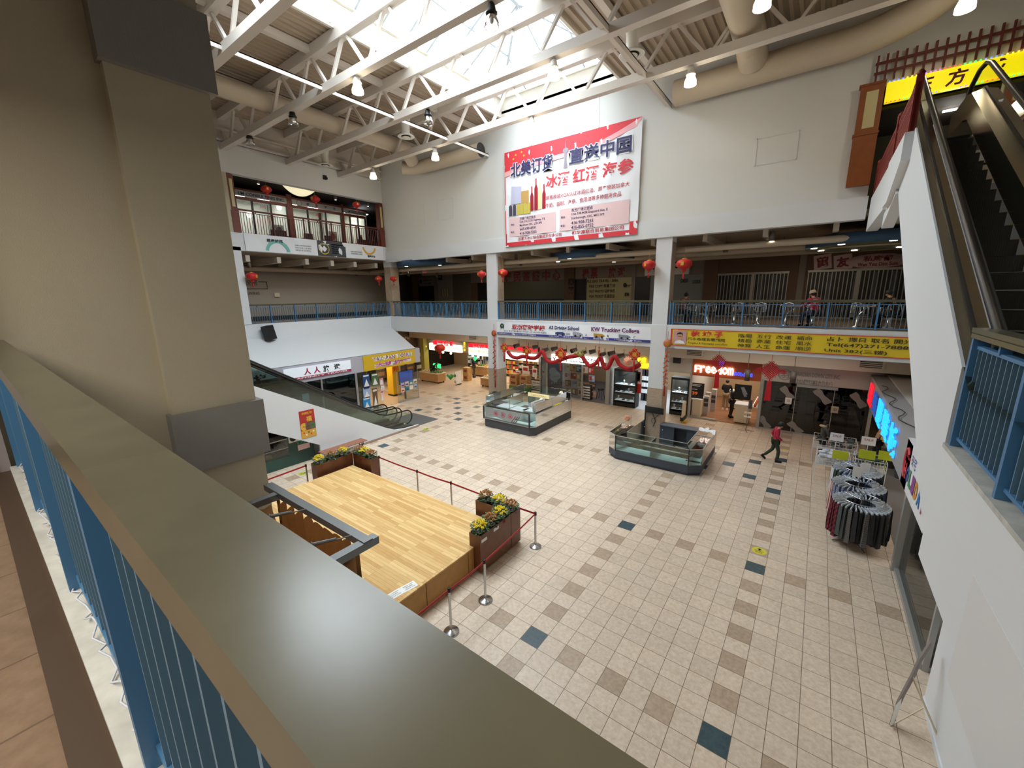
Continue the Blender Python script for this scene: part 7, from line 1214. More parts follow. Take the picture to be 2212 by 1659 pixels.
for p in (O[0], O[1]): b = B(); b.box(p[0] - .03, p[0] + .03, p[1] - .02, p[1] + .03, .42, 1.08); obj('corner_post', b, MATS['dark_steel'], k1)
b = B(); gpanel(b, [(x0 + .1, y1), (x0 + .1, y0 + .35), (x1 - .1, y0 + .35), (x1 - .1, y1), (x0 + .1, y1)], 1.06, 1.5); obj('glass_screen', b, M_gglass, k1); b = B(); [b.tube([V((x, y, 1.05)), V((x, y, 1.52))], .013, 6) for x, y in ((x0 + .1, y0 + .35), (x0 + 1.6, y0 + .35), (x1 - .1, y0 + .35), (x0 + .1, y1), (x1 - .1, y1), (-7.7, y1), (x1 - .1, 6.7))]; obj('screen_post', b, M_chr, k1)
s = Sign(k1, (x0 + .35, y0 - .01, 1.0), LX, x1 - x0 - 1.0, .5, .004); s.poly([(.0, 0), (1, 0), (1, .1), (.7, 1), (.3, .75), (0, .9)], mat('print_grey', '9a9c9f', .6), 'printed_panel'); [(s.disc(.3 + .2 * i, .4, .13, M_dkred, 'printed_ring', 1.2, r0=.11), s.txt('章魚燒'[i], .3 + .2 * i, .4, M_dkred, h=.3, k=1.4)) for i in range(3)]; [s.poly([(.72 + .05 * i, .95), (.75 + .05 * i, .95), (.86 + .05 * i, .3), (.84 + .05 * i, .3)], M_brown, 'printed_skewer', 1.2) for i in range(3)]
for k, (x, y, l) in enumerate(((-8.5, 6.0, 'white preparation tray at the left inside the kiosk'), (-7.6, 5.9, 'white preparation tray in the middle of the kiosk'), (-6.95, 6.1, 'white preparation tray at the right inside the kiosk'))): counter(l.replace('tray', 'counter'), x - .38, x + .38, y - .3, y + .3, .9, M_frost, M_wtop, 'prep_counter')
t = thing('warming_case', 'glass warming case with yellow lit header at the back of the kiosk', 'food warmer', (-7.3, 7.6, 0)); b = B(); b.box(-8.0, -6.7, 7.3, 7.9, 0, .85); obj('base', b, M_wtop, t); b = B(); b.box(-8.0, -6.7, 7.3, 7.9, 1.2, 1.24); b.box(-8.0, -7.95, 7.3, 7.9, .85, 1.2); b.box(-6.75, -6.7, 7.3, 7.9, .85, 1.2); obj('frame', b, M_chr, t); b = B(); b.box(-8, -6.7, 7.29, 7.3, .86, 1.2); obj('glass', b, M_gglass, t); b = B(); b.box(-8.0, -6.7, 7.25, 7.3, 1.24, 1.42); obj('header', b, mat('header_lit', 'e9d9a0', .5, emit=.5), t); text('TAKOYAKI', PAL[7], V((-7.35, 7.24, 1.33)), LX, LZ, 1, t, w=.9, h=.1); b = B(); b.lathe([(.06, 1.1), (.12, 1.0), (.13, .98)], (-7.35, 7.55, 0), 12); obj('heat_lamp', b, M_bulb, t)
t = thing('menu_board', 'white menu board standing on the right end of the food kiosk', 'menu board', (-6.3, 5.7, 1.06)); P0, P1_ = V((-6.3, 5.15, 1.07)), V((-6.22, 6.2, 1.07)); d = P1_ - P0; n_ = V((d.y, -d.x, 0)).normalized(); b = B(); vs = [P0, P1_, P1_ + V((-.1, 0, .5)), P0 + V((-.1, 0, .5))]; b.add([q + n_ * .02 for q in vs] + vs, [(0, 1, 2, 3), (7, 6, 5, 4), (0, 4, 5, 1), (2, 6, 7, 3), (1, 5, 6, 2), (3, 7, 4, 0)]); obj('board', b, M_paper, t); s = Sign(t, P0 + n_ * .03 + V((-.1, 0, .5)), d, d.length, .5, .0); s.n = V((.98, 0, .2)); s.off = .02; s.txt('Available Now', .5, .12, M_ink, w=.7, h=.1); s.rect(.05, .28, .95, .45, MATS['lettering_plum'], 'print'); [s.rect(.4, .52 + .12 * i, .92, .58 + .12 * i, M_ink, 'print') for i in range(4)]; s.poly([(.05, .95), (.28, .95), (.2, .5), (.08, .5)], MATS['lettering_plum'], 'print')
P = onz(1064, 888); P = V((-9.78, 6.65, 0)); t = thing('capsule_machine', 'round clear toy capsule dome with a blue band beside the middle column', 'capsule machine', P); b = B(); b.lathe([(.4, 0), (.42, .1), (.42, .75), (.4, .78)], P, 24); obj('drum', b, M_gglass, t); b = B(); b.lathe([(.43, .78), (.45, .8), (.45, .95), (.43, .97)], P, 24); obj('band', b, mat('band_blue', '5a86a0', .4), t); b = B(); b.lathe([(.43, .97), (.4, 1.12), (.28, 1.28), (.1, 1.36), (0, 1.37)], P, 24); obj('dome', b, M_gglass, t); b = B(); b.lathe([(0, 0), (.43, 0), (.43, .06), (0, .06)], P, 24); obj('base', b, M_slate, t)
cp = {}; rnd = random.Random(3)
for i in range(60):
    m_ = (M_paper, MATS['band_blue'], M_pink, MATS['bottle_grey'], PAL[5])[i % 5]; a_ = rnd.random() * 6.28; r_ = .3 * math.sqrt(rnd.random()); z = .12 + .6 * rnd.random()
    if m_.name not in cp: q = B(); q.ball((0, 0, 0), .05, n=8, m=6); o = cp[m_.name] = obj('toy_capsule', q, m_, None, True)
    else: o = cp[m_.name].copy(); link(o)
    o.location = P + V((r_ * math.cos(a_), r_ * math.sin(a_), z)); tag(o, 'toy capsule inside the round clear dome', 'toy capsule', 'capsules in the round dome')
k2 = thing('kiosk', 'empty navy kiosk with greenish glass showcases round the right column', 'kiosk', (-.6, 6.0, 0)); x0, x1, y0, y1 = -2.36, 1.16, 4.58, 7.35; O = [(x0, y1), (x0, y0 + .3), (x0 + .38, y0), (x1 - .38, y0), (x1, y0 + .3), (x1, y1)]; Pb = [(x0, y0 + .3), (x0 + .38, y0), (x1 - .38, y0), (x1, y0 + .3), (x1, y1), (x1 - .6, y1), (x1 - .6, y0 + .65), (x0 + .6, y0 + .65), (x0 + .6, y1), (x0, y1)]
def sh(P, d): cx, cy = (x0 + x1) / 2, (y0 + y1) / 2; return [(x - (d if x > cx else -d), y - (d if y > cy else -d)) for x, y in P]
b = B(); b.prism(Pb, .1, .38); b.prism(sh(Pb, .05), 0, .1); obj('base', b, M_navyc, k2)
b = B(); b.box(x0 + .08, x0 + .58, y0 + .4, y1, .38, .4); b.box(x0 + .42, x1 - .42, y0 + .03, y0 + .62, .38, .4); b.box(x1 - .58, x1 - .08, y0 + .4, y1, .38, .4); b.prism([(x0 + .02, y0 + .32), (x0 + .4, y0 + .03), (x0 + .42, y0 + .6), (x0 + .1, y0 + .6)], .38, .4); b.prism([(x1 - .02, y0 + .32), (x1 - .1, y0 + .6), (x1 - .42, y0 + .6), (x1 - .4, y0 + .03)], .38, .4); obj('display_floor', b, M_frost, k2)
b = B(); gpanel(b, O, .38, 1.0); obj('glass_front', b, M_gglass, k2); b = B(); gpanel(b, [(x0 + .38, y0 + .02), (x0 + .6, y0 + .62), (x0 + .6, y1)], .38, 1.0); gpanel(b, [(x1 - .38, y0 + .02), (x1 - .6, y0 + .62), (x1 - .6, y1)], .38, 1.0); gpanel(b, [((x0 + x1) / 2, y0), ((x0 + x1) / 2, y0 + .62)], .38, 1.0); gpanel(b, [(x0 + .6, y0 + .63), (x1 - .6, y0 + .63)], .38, 1.0); obj('glass_divider', b, M_gglass, k2)
for z in (.6, .8): b = B(); b.box(x0 + .42, x1 - .42, y0 + .1, y0 + .5, z, z + .008); b.box(x1 - .45, x1 - .08, y0 + .4, y1 - .6, z, z + .008); b.box(x0 + .08, x0 + .45, y0 + .4, y1 - .6, z, z + .008); obj('glass_shelf', b, M_gglass, k2)
b = B(); edges(b, O, 1.0, .022); edges(b, [(x0 + .6, y1), (x0 + .6, y0 + .63), (x1 - .6, y0 + .63), (x1 - .6, y1)], 1.0, .025); b.bar(V(((x0 + x1) / 2, y0, 1.0)), V(((x0 + x1) / 2, y0 + .63, 1.0)), .03); b.bar(V((x1 - .6, 6.4, 1.0)), V((x1, 6.4, 1.0)), .03); obj('edge_frame', b, M_chr, k2); b = B(); [obj('corner_post', B().bar(V((*p, .38)), V((*p, 1.01)), .035), MATS['dark_steel'], k2) for p in (O[2], O[3])]
xc0, xc1_ = U(-2.72, 0, 0).x, U(-1.95, 0, 0).x
def backc(l, xa, xb, gap=None):
    t = thing('back_counter', l, 'counter', ((xa + xb) / 2, 7.2, 0)); b = B(); b.box(xa, xb, 6.95, 7.4, .02, .96) if not gap else (b.box(xa, gap[0], 6.95, 7.4, .02, .96), b.box(gap[1], xb, 6.95, 7.4, .02, .96), b.box(gap[0], gap[1], 7.36, 7.4, .02, .96)); obj('body', b, M_navyc, t); b = B(); b.box(xa - .01, xb + .01, 6.92, 7.42, .96, 1.0); obj('top', b, mat('counter_top_slate', '5b6069', .4), t); [obj('knob', B().ball((x, 6.93, .78), .025), M_chrome, t) for x in (xa + .12, xb - .12)]
backc('navy back counter left of the right column', x0 + .62, xc0 - .04); backc('navy back counter right of the right column with an open knee space', xc1_ + .06, x1 - .62, (xc1_ + .65, xc1_ + 1.15))
b = B(); b.box(x0 + .64, xc0 - .06, 6.95, 7.4, 1.0, 1.02); tag(obj('green_mat', b, mat('dull_green_mat', '4c5a34', .9)), 'dull green mat on the left back counter of the navy kiosk', 'mat')
a, c = ony(1394, 875, D - .12), ony(1433, 897, D - .12); t = thing('monitor', 'black monitor on a pole in front of the right column', 'monitor', ((a.x + c.x) / 2, D - .12, 1.0)); b = B(); b.box(a.x, c.x, D - .15, D - .1, c.z + .02, a.z - .04); obj('screen', b, M_black, t); b = B(); b.box(a.x + .0, a.x + .05, D - .14, D - .1, 1.0, a.z); obj('pole', b, M_black, t)
xm = (a.x + c.x) / 2; b = B(); b.tube([V((xm - .1, D - .05, c.z)), V((xm, D - .06, c.z - .2)), V((xm + .05, D - .06, c.z - .35)), V((xm - .03, D - .06, c.z - .6))], .01, 5); b.tube([V((xm + .2, D - .05, c.z)), V((xm + .02, D - .06, c.z - .22))], .008, 5); b.tube([V((xm - .02 + .09 * math.cos(i * .6), D - .06, c.z - .33 + .12 * math.sin(i * .6))) for i in range(11)], .007, 5, closed=True); tag(obj('cable', b, M_black), 'tangle of black cables hanging on the column under the monitor', 'cable')
P = onz(1354, 908, 1.06); b = B()
for i in range(7): a_ = i * .9; b.ball(P + V((.07 * math.cos(a_), .03, .09 + .07 * math.sin(a_))), .06, .02, .06, 8, 5)
b.lathe([(.03, 0), (.01, .05), (0, .1)], P, 8); tag(obj('paper_flower', b, MATS['peach_paper']), 'peach paper flower standing on the left corner of the navy kiosk', 'paper flower')
t = thing('raised_lettering', 'white raised letters on the right rear corner of the navy kiosk', 'kiosk sign', V((.9, 6.9, 1.0))); text('a6q', M_lbox if False else mat('white_letters', 'f4f6fa', .5, emit=.3), V((.9, 6.85, 1.13)), V((1, -.15, 0)), LZ, 1, t, 'character', bold=.06, depth=.05, w=.62, h=.24)
# stickers on the tiles
M_syel = mat('sticker_yellow', 'd6c93a', .5); M_sgreen = mat('sticker_lime', 'b5bd4a', .5); M_sblue = mat('sticker_blue', '6a6f98', .5)
def sticker(l, u, v, r, m, arrow=True):
    p = onz(u, v); t = thing('floor_sticker', l, 'floor sticker', p); b = B(); b.lathe([(r, 0), (r, .003), (0, .004)], p, 24, smooth=False); obj('disc', b, m, t)
    if arrow: b = B(); b.add([p + V((x * r, y * r, .006)) for x, y in ((-.12, .05), (-.12, .3), (-.35, .3), (0, .7), (.35, .3), (.12, .3), (.12, .05))], [tuple(range(7))]); obj('arrow', b, M_ink, t); text('ONE WAY', M_ink, p + V((0, -.15 * r, .006)), LX, LY, 1, t, w=r * 1.2, h=.05); text('單行 PLEASE', M_ink, p + V((0, -.5 * r, .006)), LX, LY, 1, t, w=r * .9, h=.05)
sticker('round yellow arrow sticker on the tiles near the clothes racks', 1640, 1190, .17, M_syel); sticker('round yellow sticker on the tiles by the escalator wall end', 921, 927, .17, M_sgreen); sticker('yellow green sticker on the tiles left of the planters', 655, 1023, .17, M_sgreen); sticker('bluish round sticker nearer the escalator floor plate', 899, 896, .15, M_sblue, False); sticker('bluish round sticker right of the escalator floor plate', 930, 904, .15, M_sblue, False)
P = onz(1697, 972); b = B(); b.box(P.x - .12, P.x + .12, P.y - .04, P.y + .04, 0, .004); tag(obj('floor_tape', b, M_syel), 'short black and yellow tape mark beside the walking woman in red', 'floor tape')
# ================================================================== clothing shop on the right
xr = 6.0
a, c = onx(1876, 868, xr), onx(1946, 1036, xr); zt_, zb_0 = 3.05, 1.97
zw('wall_sign_box_right', xr - .02, xr + .5, 2.1, 12.1, zb_0, zt_, mat('grey_sign_box', '9c9a9c', .7)); zw('wall_sign_box_right_end', xr - .02, xr + .5, .0, 2.75, zb_0, zt_ + .02, M_white); zw('ceiling_right_shop', xr + .5, 12, -2, 12.1, 3.0, 3.1, M_fwhite); zw('wall_right_shop_back', 10.2, 10.3, -2, 12.1, 0, 3.1, mat('pine_wall', 'cdb183', .7)); zw('wall_right_shop_end', 6.4, 10.2, -2.3, -2.2, 0, 3.1, M_fwhite)
t = thing('neon_sign', 'blue glowing characters with one red one on the grey sign box of the clothing shop', 'shop sign', (xr - .05, 7.2, zb_0)); M_bneon = mat('cyan_neon', '1f9df0', .5, emit=1.6, ecol='28a8ff')
for i, ch in enumerate('星美服裝城'): text(ch, MATS['red_neon'] if i == 0 else (M_bneon if i > 1 else mat('blue_dim_neon', '2a5fc0', .5, emit=.5)), V((xr - .05, 10.6 - i * 1.55, 2.5)), V((0, -1, 0)), LZ, 1, t, 'character', bold=.015, depth=.04, w=1.2, h=.8)
t = thing('shop_sign', 'white sign with a multicoloured HOLIDAY word and a red swoosh', 'shop sign', (xr - .05, 1.3, zb_0)); hc = [mat('holiday_%d' % i, h_, .5) for i, h_ in enumerate(('cf3f45', '3a4fa0', '3f8f5a', '8a3f90', 'd08a2a', '2f6fb0', 'c04a7a'))]
for i, ch in enumerate('HOLIDAY'): text(ch, hc[i], V((xr - .03, 2.42 - i * .34, 2.38)), V((0, -1, 0)), LZ, 1, t, 'character', bold=.06, w=.28, h=.38)
text('安宅', hc[1], V((xr - .03, 1.7, 2.8)), V((0, -1, 0)), LZ, 1, t, w=.5, h=.25); text('Super', hc[0], V((xr - .03, 2.25, 2.72)), V((0, -1, 0)), LZ, 1, t, w=.5, h=.14); b = B(); b.tube([V((xr - .03, 2.5 + .22 * math.cos(a_ * .3) - .1, 2.55 + .35 * math.sin(a_ * .3))) for a_ in range(-5, 9)], .03, 5); obj('swoosh', b, hc[0], t)
g = B(); g.box(xr + .12, xr + .132, -1.2, 2.0, .1, zb_0); w_ = obj('window_14', g, M_gglass, kind='structure'); f = B(); f.box(xr + .05, xr + .2, -1.25, 2.0, 0, .1); f.box(xr + .0, xr + .2, 1.92, 2.08, 0, zb_0); f.box(xr + .08, xr + .16, -1.27, -1.2, 0, zb_0); obj('window_frame', f, M_alu, w_)
M_rug = [mat('bedding_%d' % i, h_, .8, noise=.25, nscale=9) for i, h_ in enumerate(('5f8fb0', '8c6a80', 'b9bf6a', '4a5568', '9fb6c4', 'c4a08c'))]
for i in range(8): y = -1.0 + i * .36; b = B(); b.box(xr + .35 + .1 * (i % 2), xr + .6 + .1 * (i % 2), y, y + .33, .35 + .1 * (i % 3), 1.9); o = tag(obj('bedding_pack', b, M_rug[i % 6]), '%s patterned bedding pack behind the clothing shop glass, counted from the near end' % ('first', 'second', 'third', 'fourth', 'fifth', 'sixth', 'seventh', 'eighth')[i], 'bedding pack', 'bedding packs in the window')
counter('low white table inside the clothing shop by the near glass end', xr + .3, xr + 1.1, -2.0, -1.3, .55, M_wtop, M_wtop, 'table')
zw('floor_right_shop', xr + .2, 10.2, -2.2, 12, 0, .01, mat('grey_shop_floor', '77726d', .5)); area('shop_light_right', (8.2, 4.5, 2.95), 2.5, 7, 90, (1, .93, .84))
# round racks of trousers
M_g = [mat('cloth_black', '1d1d1f', .85), mat('cloth_charcoal', '38393b', .85), mat('cloth_grey', '4b5150', .85), mat('cloth_navy', '2c3550', .85), mat('cloth_brick', '9a5b4c', .85), mat('cloth_blush', 'c7a39a', .85), mat('cloth_white', 'c9ccd0', .85), mat('cloth_green', '3b4a3c', .85)]
def stripe(name, h1, h2, sc, kind='bands', dist=0):
    m = bpy.data.materials.new(name); m.use_nodes = True; nt = m.node_tree; b = nt.nodes['Principled BSDF']; tc = nt.nodes.new('ShaderNodeTexCoord'); b.inputs['Roughness'].default_value = .85
    if kind == 'check': w = nt.nodes.new('ShaderNodeTexChecker'); w.inputs['Scale'].default_value = sc; w.inputs['Color1'].default_value = (*hexc(h1), 1); w.inputs['Color2'].default_value = (*hexc(h2), 1); nt.links.new(tc.outputs['Object'], w.inputs['Vector']); nt.links.new(w.outputs['Color'], b.inputs['Base Color']); return m
    w = nt.nodes.new('ShaderNodeTexWave'); w.inputs['Scale'].default_value = sc; w.bands_direction = 'Z'; w.inputs['Distortion'].default_value = dist; nt.links.new(tc.outputs['Object'], w.inputs['Vector']); mx = nt.nodes.new('ShaderNodeMix'); mx.data_type = 'RGBA'; mx.inputs['A'].default_value = (*hexc(h1), 1); mx.inputs['B'].default_value = (*hexc(h2), 1); g_ = nt.nodes.new('ShaderNodeMath'); g_.operation = 'GREATER_THAN'; g_.inputs[1].default_value = .6; nt.links.new(w.outputs['Fac'], g_.inputs[0]); nt.links.new(g_.outputs[0], mx.inputs['Factor']); nt.links.new(mx.outputs['Result'], b.inputs['Base Color']); return m
M_str = stripe('cloth_stripe', '1f1f22', '9a9a98', 12); M_plaid = stripe('cloth_plaid', '7a2030', '3a1018', 14, 'check'); M_blprint = stripe('cloth_blue_print', '2f3f66', 'aab4c8', 9, dist=6)
def garment_mesh(L_, w_=.34, seed=0):
    rnd = random.Random(seed); b = B(); p = rnd.random() * 6
    def P(u, v, s_): z = -v * L_; r_ = (u - .5) * w_ * (1 + .12 * v); th = .028 + .012 * math.sin(u * 9 + p) + .012 * v; return V((r_ + .02 * math.sin(v * 4 + p) * v, s_ * th + .02 * math.sin(u * 6 + v * 3 + p) * v, z))
    b.sheet(lambda u, v: P(u, v, 1), 8, 6); b.sheet(lambda u, v: P(1 - u, v, -1), 8, 6)
    for u in (0, 1): b.add([P(u, 0, 1), P(u, 1, 1), P(u, 1, -1), P(u, 0, -1)], [(0, 1, 2, 3)])
    b.add([P(0, 1, 1), P(1, 1, 1), P(1, 1, -1), P(0, 1, -1)], [(0, 1, 2, 3)]); return b
def hanger_mesh(): b = B(); b.box(-.15, .15, -.01, .01, -.0, .045); b.tube([(0, 0, .04), (0, 0, .08), (.02, 0, .11), (.0, 0, .13)], .006, 5); [b.box(s_ - .025, s_ + .025, -.018, .018, -.07, .03) for s_ in (-.12, .12)]; return b
HM = None
def rack(label, x, y, n, colors, h=1.27, r=.42, L_=.85, word='trousers', where=''):
    global HM
    t = thing('round_rack', label, 'clothes rack', (x, y, 0)); b = B(); b.tube([(x + r * math.cos(i * .2618), y + r * math.sin(i * .2618), h) for i in range(24)], .014, 6, closed=True); obj('ring', b, M_chrome, t); b = B(); b.tube([(x, y, .05), (x, y, h + .12)], .02, 8); [b.tube([(x, y, h - .02), (x + r * math.cos(a_), y + r * math.sin(a_), h)], .01, 5) for a_ in (.4, 2.5, 4.6)]; obj('pole', b, M_chrome, t); b = B(); [b.tube([(x, y, .06), (x + .5 * math.cos(a_), y + .5 * math.sin(a_), .04)], .018, 6) for a_ in (.4, 1.97, 3.54, 5.11)]; obj('foot', b, M_chrome, t)
    pr = {}
    for i in range(n):
        a_ = 6.2832 * i / n; m_ = colors(a_); k = i % 3; key = (m_.name, k); q = V((x + (r + .02) * math.cos(a_), y + (r + .02) * math.sin(a_), h - .12))
        if key not in pr: o = pr[key] = obj('hanging_' + word, garment_mesh(L_ * (1 + .06 * (k - 1)), seed=k), m_, None, True)
        else: o = pr[key].copy(); link(o)
        o.location = q; o.rotation_euler = (0, 0, a_ + .25); tag(o, '%s %s clipped on the %s' % ({'cloth_black': 'black', 'cloth_charcoal': 'charcoal', 'cloth_grey': 'grey', 'cloth_navy': 'navy', 'cloth_brick': 'brick red', 'cloth_blush': 'blush pink', 'cloth_white': 'white', 'cloth_green': 'green', 'cloth_stripe': 'black and grey striped', 'cloth_plaid': 'dark red plaid', 'cloth_blue_print': 'blue printed'}[m_.name], 'pair of trousers' if word == 'trousers' else 'garment', where), word, word + ' on the ' + where)
        if HM is None: HM = hh = obj('clip_hanger', hanger_mesh(), mat('clear_plastic', 'c4c9cc', .3), o, True)
        else: hh = HM.copy(); link(hh); hh.parent = o
    return t
def c1(a): a = math.degrees(a) % 360; return M_plaid if 165 < a < 215 else (M_g[2] if 215 <= a < 235 else (M_str if int(a / 9) % 3 == 0 else M_g[int(a / 13) % 2]))
def c2(a): a = math.degrees(a) % 360; return M_g[4] if 150 < a < 180 else (M_g[5] if 180 <= a < 198 else (M_blprint if 198 <= a < 285 else M_g[int(a / 17) % 2 * 3]))
def c3(a): a = math.degrees(a) % 360; return (M_g[0] if a < 170 else (M_g[6] if a < 195 else (M_g[7] if a < 220 else (M_blprint if a < 250 else (MATS['lantern_red'] if a < 1 else M_g[int(a / 19) % 2])))))
rack('round rack of black and striped trousers nearest the viewer', 5.36, 2.78, 34, c1, where='nearest round rack'); rack('round rack of blue printed and brick coloured trousers behind the nearest one', 5.38, 4.02, 30, c2, where='second round rack'); rack('farthest round rack, hung with dark tops and one white garment', 5.42, 5.25, 28, c3, L_=.7, word='garment', where='farthest round rack')
for k, (u, v, l) in enumerate(((1815, 983, 'left'), (1873, 982, 'middle'), (1916, 985, 'right'))):
    p = ony(u, v, 6.1); b = B(); b.box(p.x - .2, p.x + .2, 6.08, 6.1, p.z - .14, p.z + .14); b.tube([V((p.x, 6.11, p.z)), V((p.x, 6.11, .0))], .008, 5); tag(obj('price_card', b, mat('price_yellow', 'c9cf2a', .5)), '%s blank yellow price card over the clothes racks' % l, 'price card', 'yellow price cards')
for k, (x, y, l) in enumerate(((5.3, 4.0, 'white price card on the second round rack'), (5.5, 4.4, 'white price card behind the second round rack'))): b = B(); b.box(x - .1, x + .1, y, y + .015, 1.4, 1.7); tag(obj('price_card', b, M_paper), l, 'price card')
# bins, boxes and artificial flowers beyond the racks
def bin_(l, x, y, w, d, h, m):
    t = thing('wire_bin', l, 'wire bin', (x, y, 0)); b = B(); zz = [h - .35, h - .2, h]
    for z in zz: edges(b, [(x - w / 2, y - d / 2), (x + w / 2, y - d / 2), (x + w / 2, y + d / 2), (x - w / 2, y + d / 2)], z, .014, True)
    n = 10
    for i in range(n + 1):
        for yy_ in (y - d / 2, y + d / 2): b.bar(V((x - w / 2 + w * i / n, yy_, h - .35)), V((x - w / 2 + w * i / n, yy_, h)), .008)
    [b.bar(V((x + sx * w / 2, y + sy * d / 2, 0)), V((x + sx * w / 2, y + sy * d / 2, h)), .02) for sx in (-1, 1) for sy in (-1, 1)]; obj('basket', b, mat('white_wire_bin', 'd6d8d9', .4), t); b = B(); b.box(x - w / 2 + .02, x + w / 2 - .02, y - d / 2 + .02, y + d / 2 - .02, h - .35, h - .33); obj('tray', b, M_fwhite, t)
    rnd = random.Random(int(x * 10)); q = B()
    for i in range(26): cx, cy = x + rnd.uniform(-.4, .4) * w, y + rnd.uniform(-.4, .4) * d; q.ball((cx, cy, h - .2 + rnd.uniform(0, .2)), rnd.uniform(.08, .14), rnd.uniform(.06, .1), .05, 7, 4)
    tag(obj('folded_clothes', q, m), 'heap of folded clothes in the ' + l, 'clothes', kind='stuff')
bin_('left white wire bin beyond the racks', 4.9, 7.2, .9, .8, .95, M_g[6]); bin_('right white wire bin beyond the racks', 5.9, 7.4, .8, .8, .95, M_g[7]); bin_('far white wire bin by the dark glass', 5.0, 9.2, 1.3, .9, .9, M_g[2])
for k, (x, y, m_, l) in enumerate(((6.7, 9.6, M_gold, 'bunch of golden artificial flowers by the pine wall'), (7.3, 9.4, MATS['lantern_red'], 'large bunch of red artificial flowers under the sign box'), (6.9, 8.6, mat('pink_flower', 'd9808a', .6), 'bunch of pink artificial flowers'), (7.5, 8.3, M_cream, 'bunch of cream artificial flowers nearest the racks'))):
    t = thing('artificial_flowers', l, 'flowers', (x, y, 0)); b = B(); b.lathe([(.15, 0), (.2, .5), (.22, .6), (0, .6)], (x, y, 0), 12); obj('bucket', b, M_slate, t); rnd = random.Random(k); b = B(); [b.tube([(x, y, .55), (x + rnd.uniform(-.25, .25), y + rnd.uniform(-.25, .25), 1.0)], .012, 5) for i in range(8)]; obj('stems', b, M_leaf, t)
    f = B(); [f.ball((.05 * math.cos(i * 1.05), .05 * math.sin(i * 1.05), 0), .05, .05, .035, 7, 4) for i in range(6)]; f.ball((0, 0, .02), .045, n=7, m=4); o0 = None
    for i in range(22):
        if o0 is None: o0 = oo = obj('bloom', f, m_, t, True)
        else: oo = o0.copy(); link(oo); oo.parent = t
        oo.location = (rnd.uniform(-.35, .35), rnd.uniform(-.35, .35), rnd.uniform(.85, 1.3))
for k, (x, y) in enumerate(((5.0, 8.4), (5.9, 8.5))): b = B(); b.box(x - .2, x + .2, y, y + .02, 1.05, 1.35); b.tube([(x, y + .01, 0), (x, y + .01, 1.05)], .01, 5); t = tag(obj('price_card', b, M_paper), ('left', 'right')[k] + ' white printed price board among the bins', 'price card'); text('SALE', M_dkred, V((x, y - .005, 1.25)), LX, LZ, .12, t)
# torn standing sign at the lower right
P, Q_ = onz(1922, 1568), onz(2010, 1520); t = thing('standee', 'torn grey cardboard standee with a white paper piece near the lower right wall', 'standee', P); dr = (Q_ - P); dr.z = 0; dr.normalize(); up_ = (LZ * .97 + dr * .22).normalized(); b = B(); nn = dr.cross(LZ) * .012
pts = [(0, 0), (.06, 0), (.1, .3), (.16, .5), (.3, .8), (.34, 1.0), (.5, 1.25), (.46, 1.35), (.3, 1.1), (.22, .85), (.05, .45)]; vs = [P + dr * x * 1.2 + LZ * z for x, z in pts]; n = len(vs); b.add([v + nn for v in vs] + [v - nn for v in vs], [tuple(range(n)), tuple(range(2 * n - 1, n - 1, -1))] + [(i, i + n, (i + 1) % n + n, (i + 1) % n) for i in range(n)]); obj('board', b, mat('grey_card', '8a8078', .8), t); b = B(); vs = [P + dr * x + LZ * z + nn * 1.6 for x, z in ((-.06, .05), (.04, .02), (.12, .38), (.1, .5), (-.02, .42))]; b.add(vs, [tuple(range(5))]); obj('paper_piece', b, M_paper, t); b = B(); q = P + dr * .3; b.bar(q + LZ * .8, q + V((dr.y, -dr.x, 0)) * .5, .02); b.bar(P, P + dr * .9, .015); obj('strut', b, M_ctn2, t)
# loose wire on top of the sign box
b = B(); b.tube([V((xr + .1 + .12 * math.sin(i * 1.1), 9.5 - i * .32, 3.08 + .02 * abs(math.sin(i * 2.0)))) for i in range(20)], .012, 5); tag(obj('loose_wire', b, M_black), 'loose black wire lying along the top of the grey sign box', 'wire')
# ================================================================== food court tables
M_tt = mat('table_top_grey', '7d8894', .35); M_seat = mat('seat_dark', '3a3634', .6)
def table_set(label, x, y, rz=0.0):
    t = thing('table_set', label, 'table with seats', (x, y, Z2), rz, 'steel framed table sets of the food court'); b = B(); b.rbox(-.55, .55, -.35, .35, .72, .75, .06); obj('table_top', b, M_tt, t, True)
    b = B(); [(b.lathe([(.16, 0), (.16, .02), (.05, .05), (.05, .4)], (sx * .42, 0, 0), 12), b.tube([(sx * .42, 0, .4), (sx * .2, 0, .71)], .025, 6), b.tube([(sx * .42, -.62, .38), (sx * .42, .62, .38)], .025, 6)) for sx in (-1, 1)]; b.tube([(-.42, 0, .38), (.42, 0, .38)], .025, 6); obj('frame', b, M_chrome, t, True)
    for sx in (-1, 1):
        for sy in (-1, 1):
            X_, Y_ = sx * .42, sy * .68; b = B(); b.rbox(X_ - .19, X_ + .19, Y_ - .18, Y_ + .18, .44, .47, .05); s_ = obj('seat', b, M_seat, t, True); b = B(); b.tube([(X_ - .18, Y_ + sy * .12, .45), (X_ - .19, Y_ + sy * .2, .62), (X_ - .15, Y_ + sy * .24, .8), (X_, Y_ + sy * .25, .84), (X_ + .15, Y_ + sy * .24, .8), (X_ + .19, Y_ + sy * .2, .62), (X_ + .18, Y_ + sy * .12, .45)], .016, 6); b.tube([(X_ - .1, Y_ + sy * .14, .46), (X_ - .1, Y_ + sy * .24, .8)], .012, 5); b.tube([(X_ + .1, Y_ + sy * .14, .46), (X_ + .1, Y_ + sy * .24, .8)], .012, 5); o = obj('seat_back', b, M_chrome, s_, True)
    return t
yt = 9.0
TX = [onz(u, 702, Z2).x for u in (1492, 1598, 1718, 1868)]
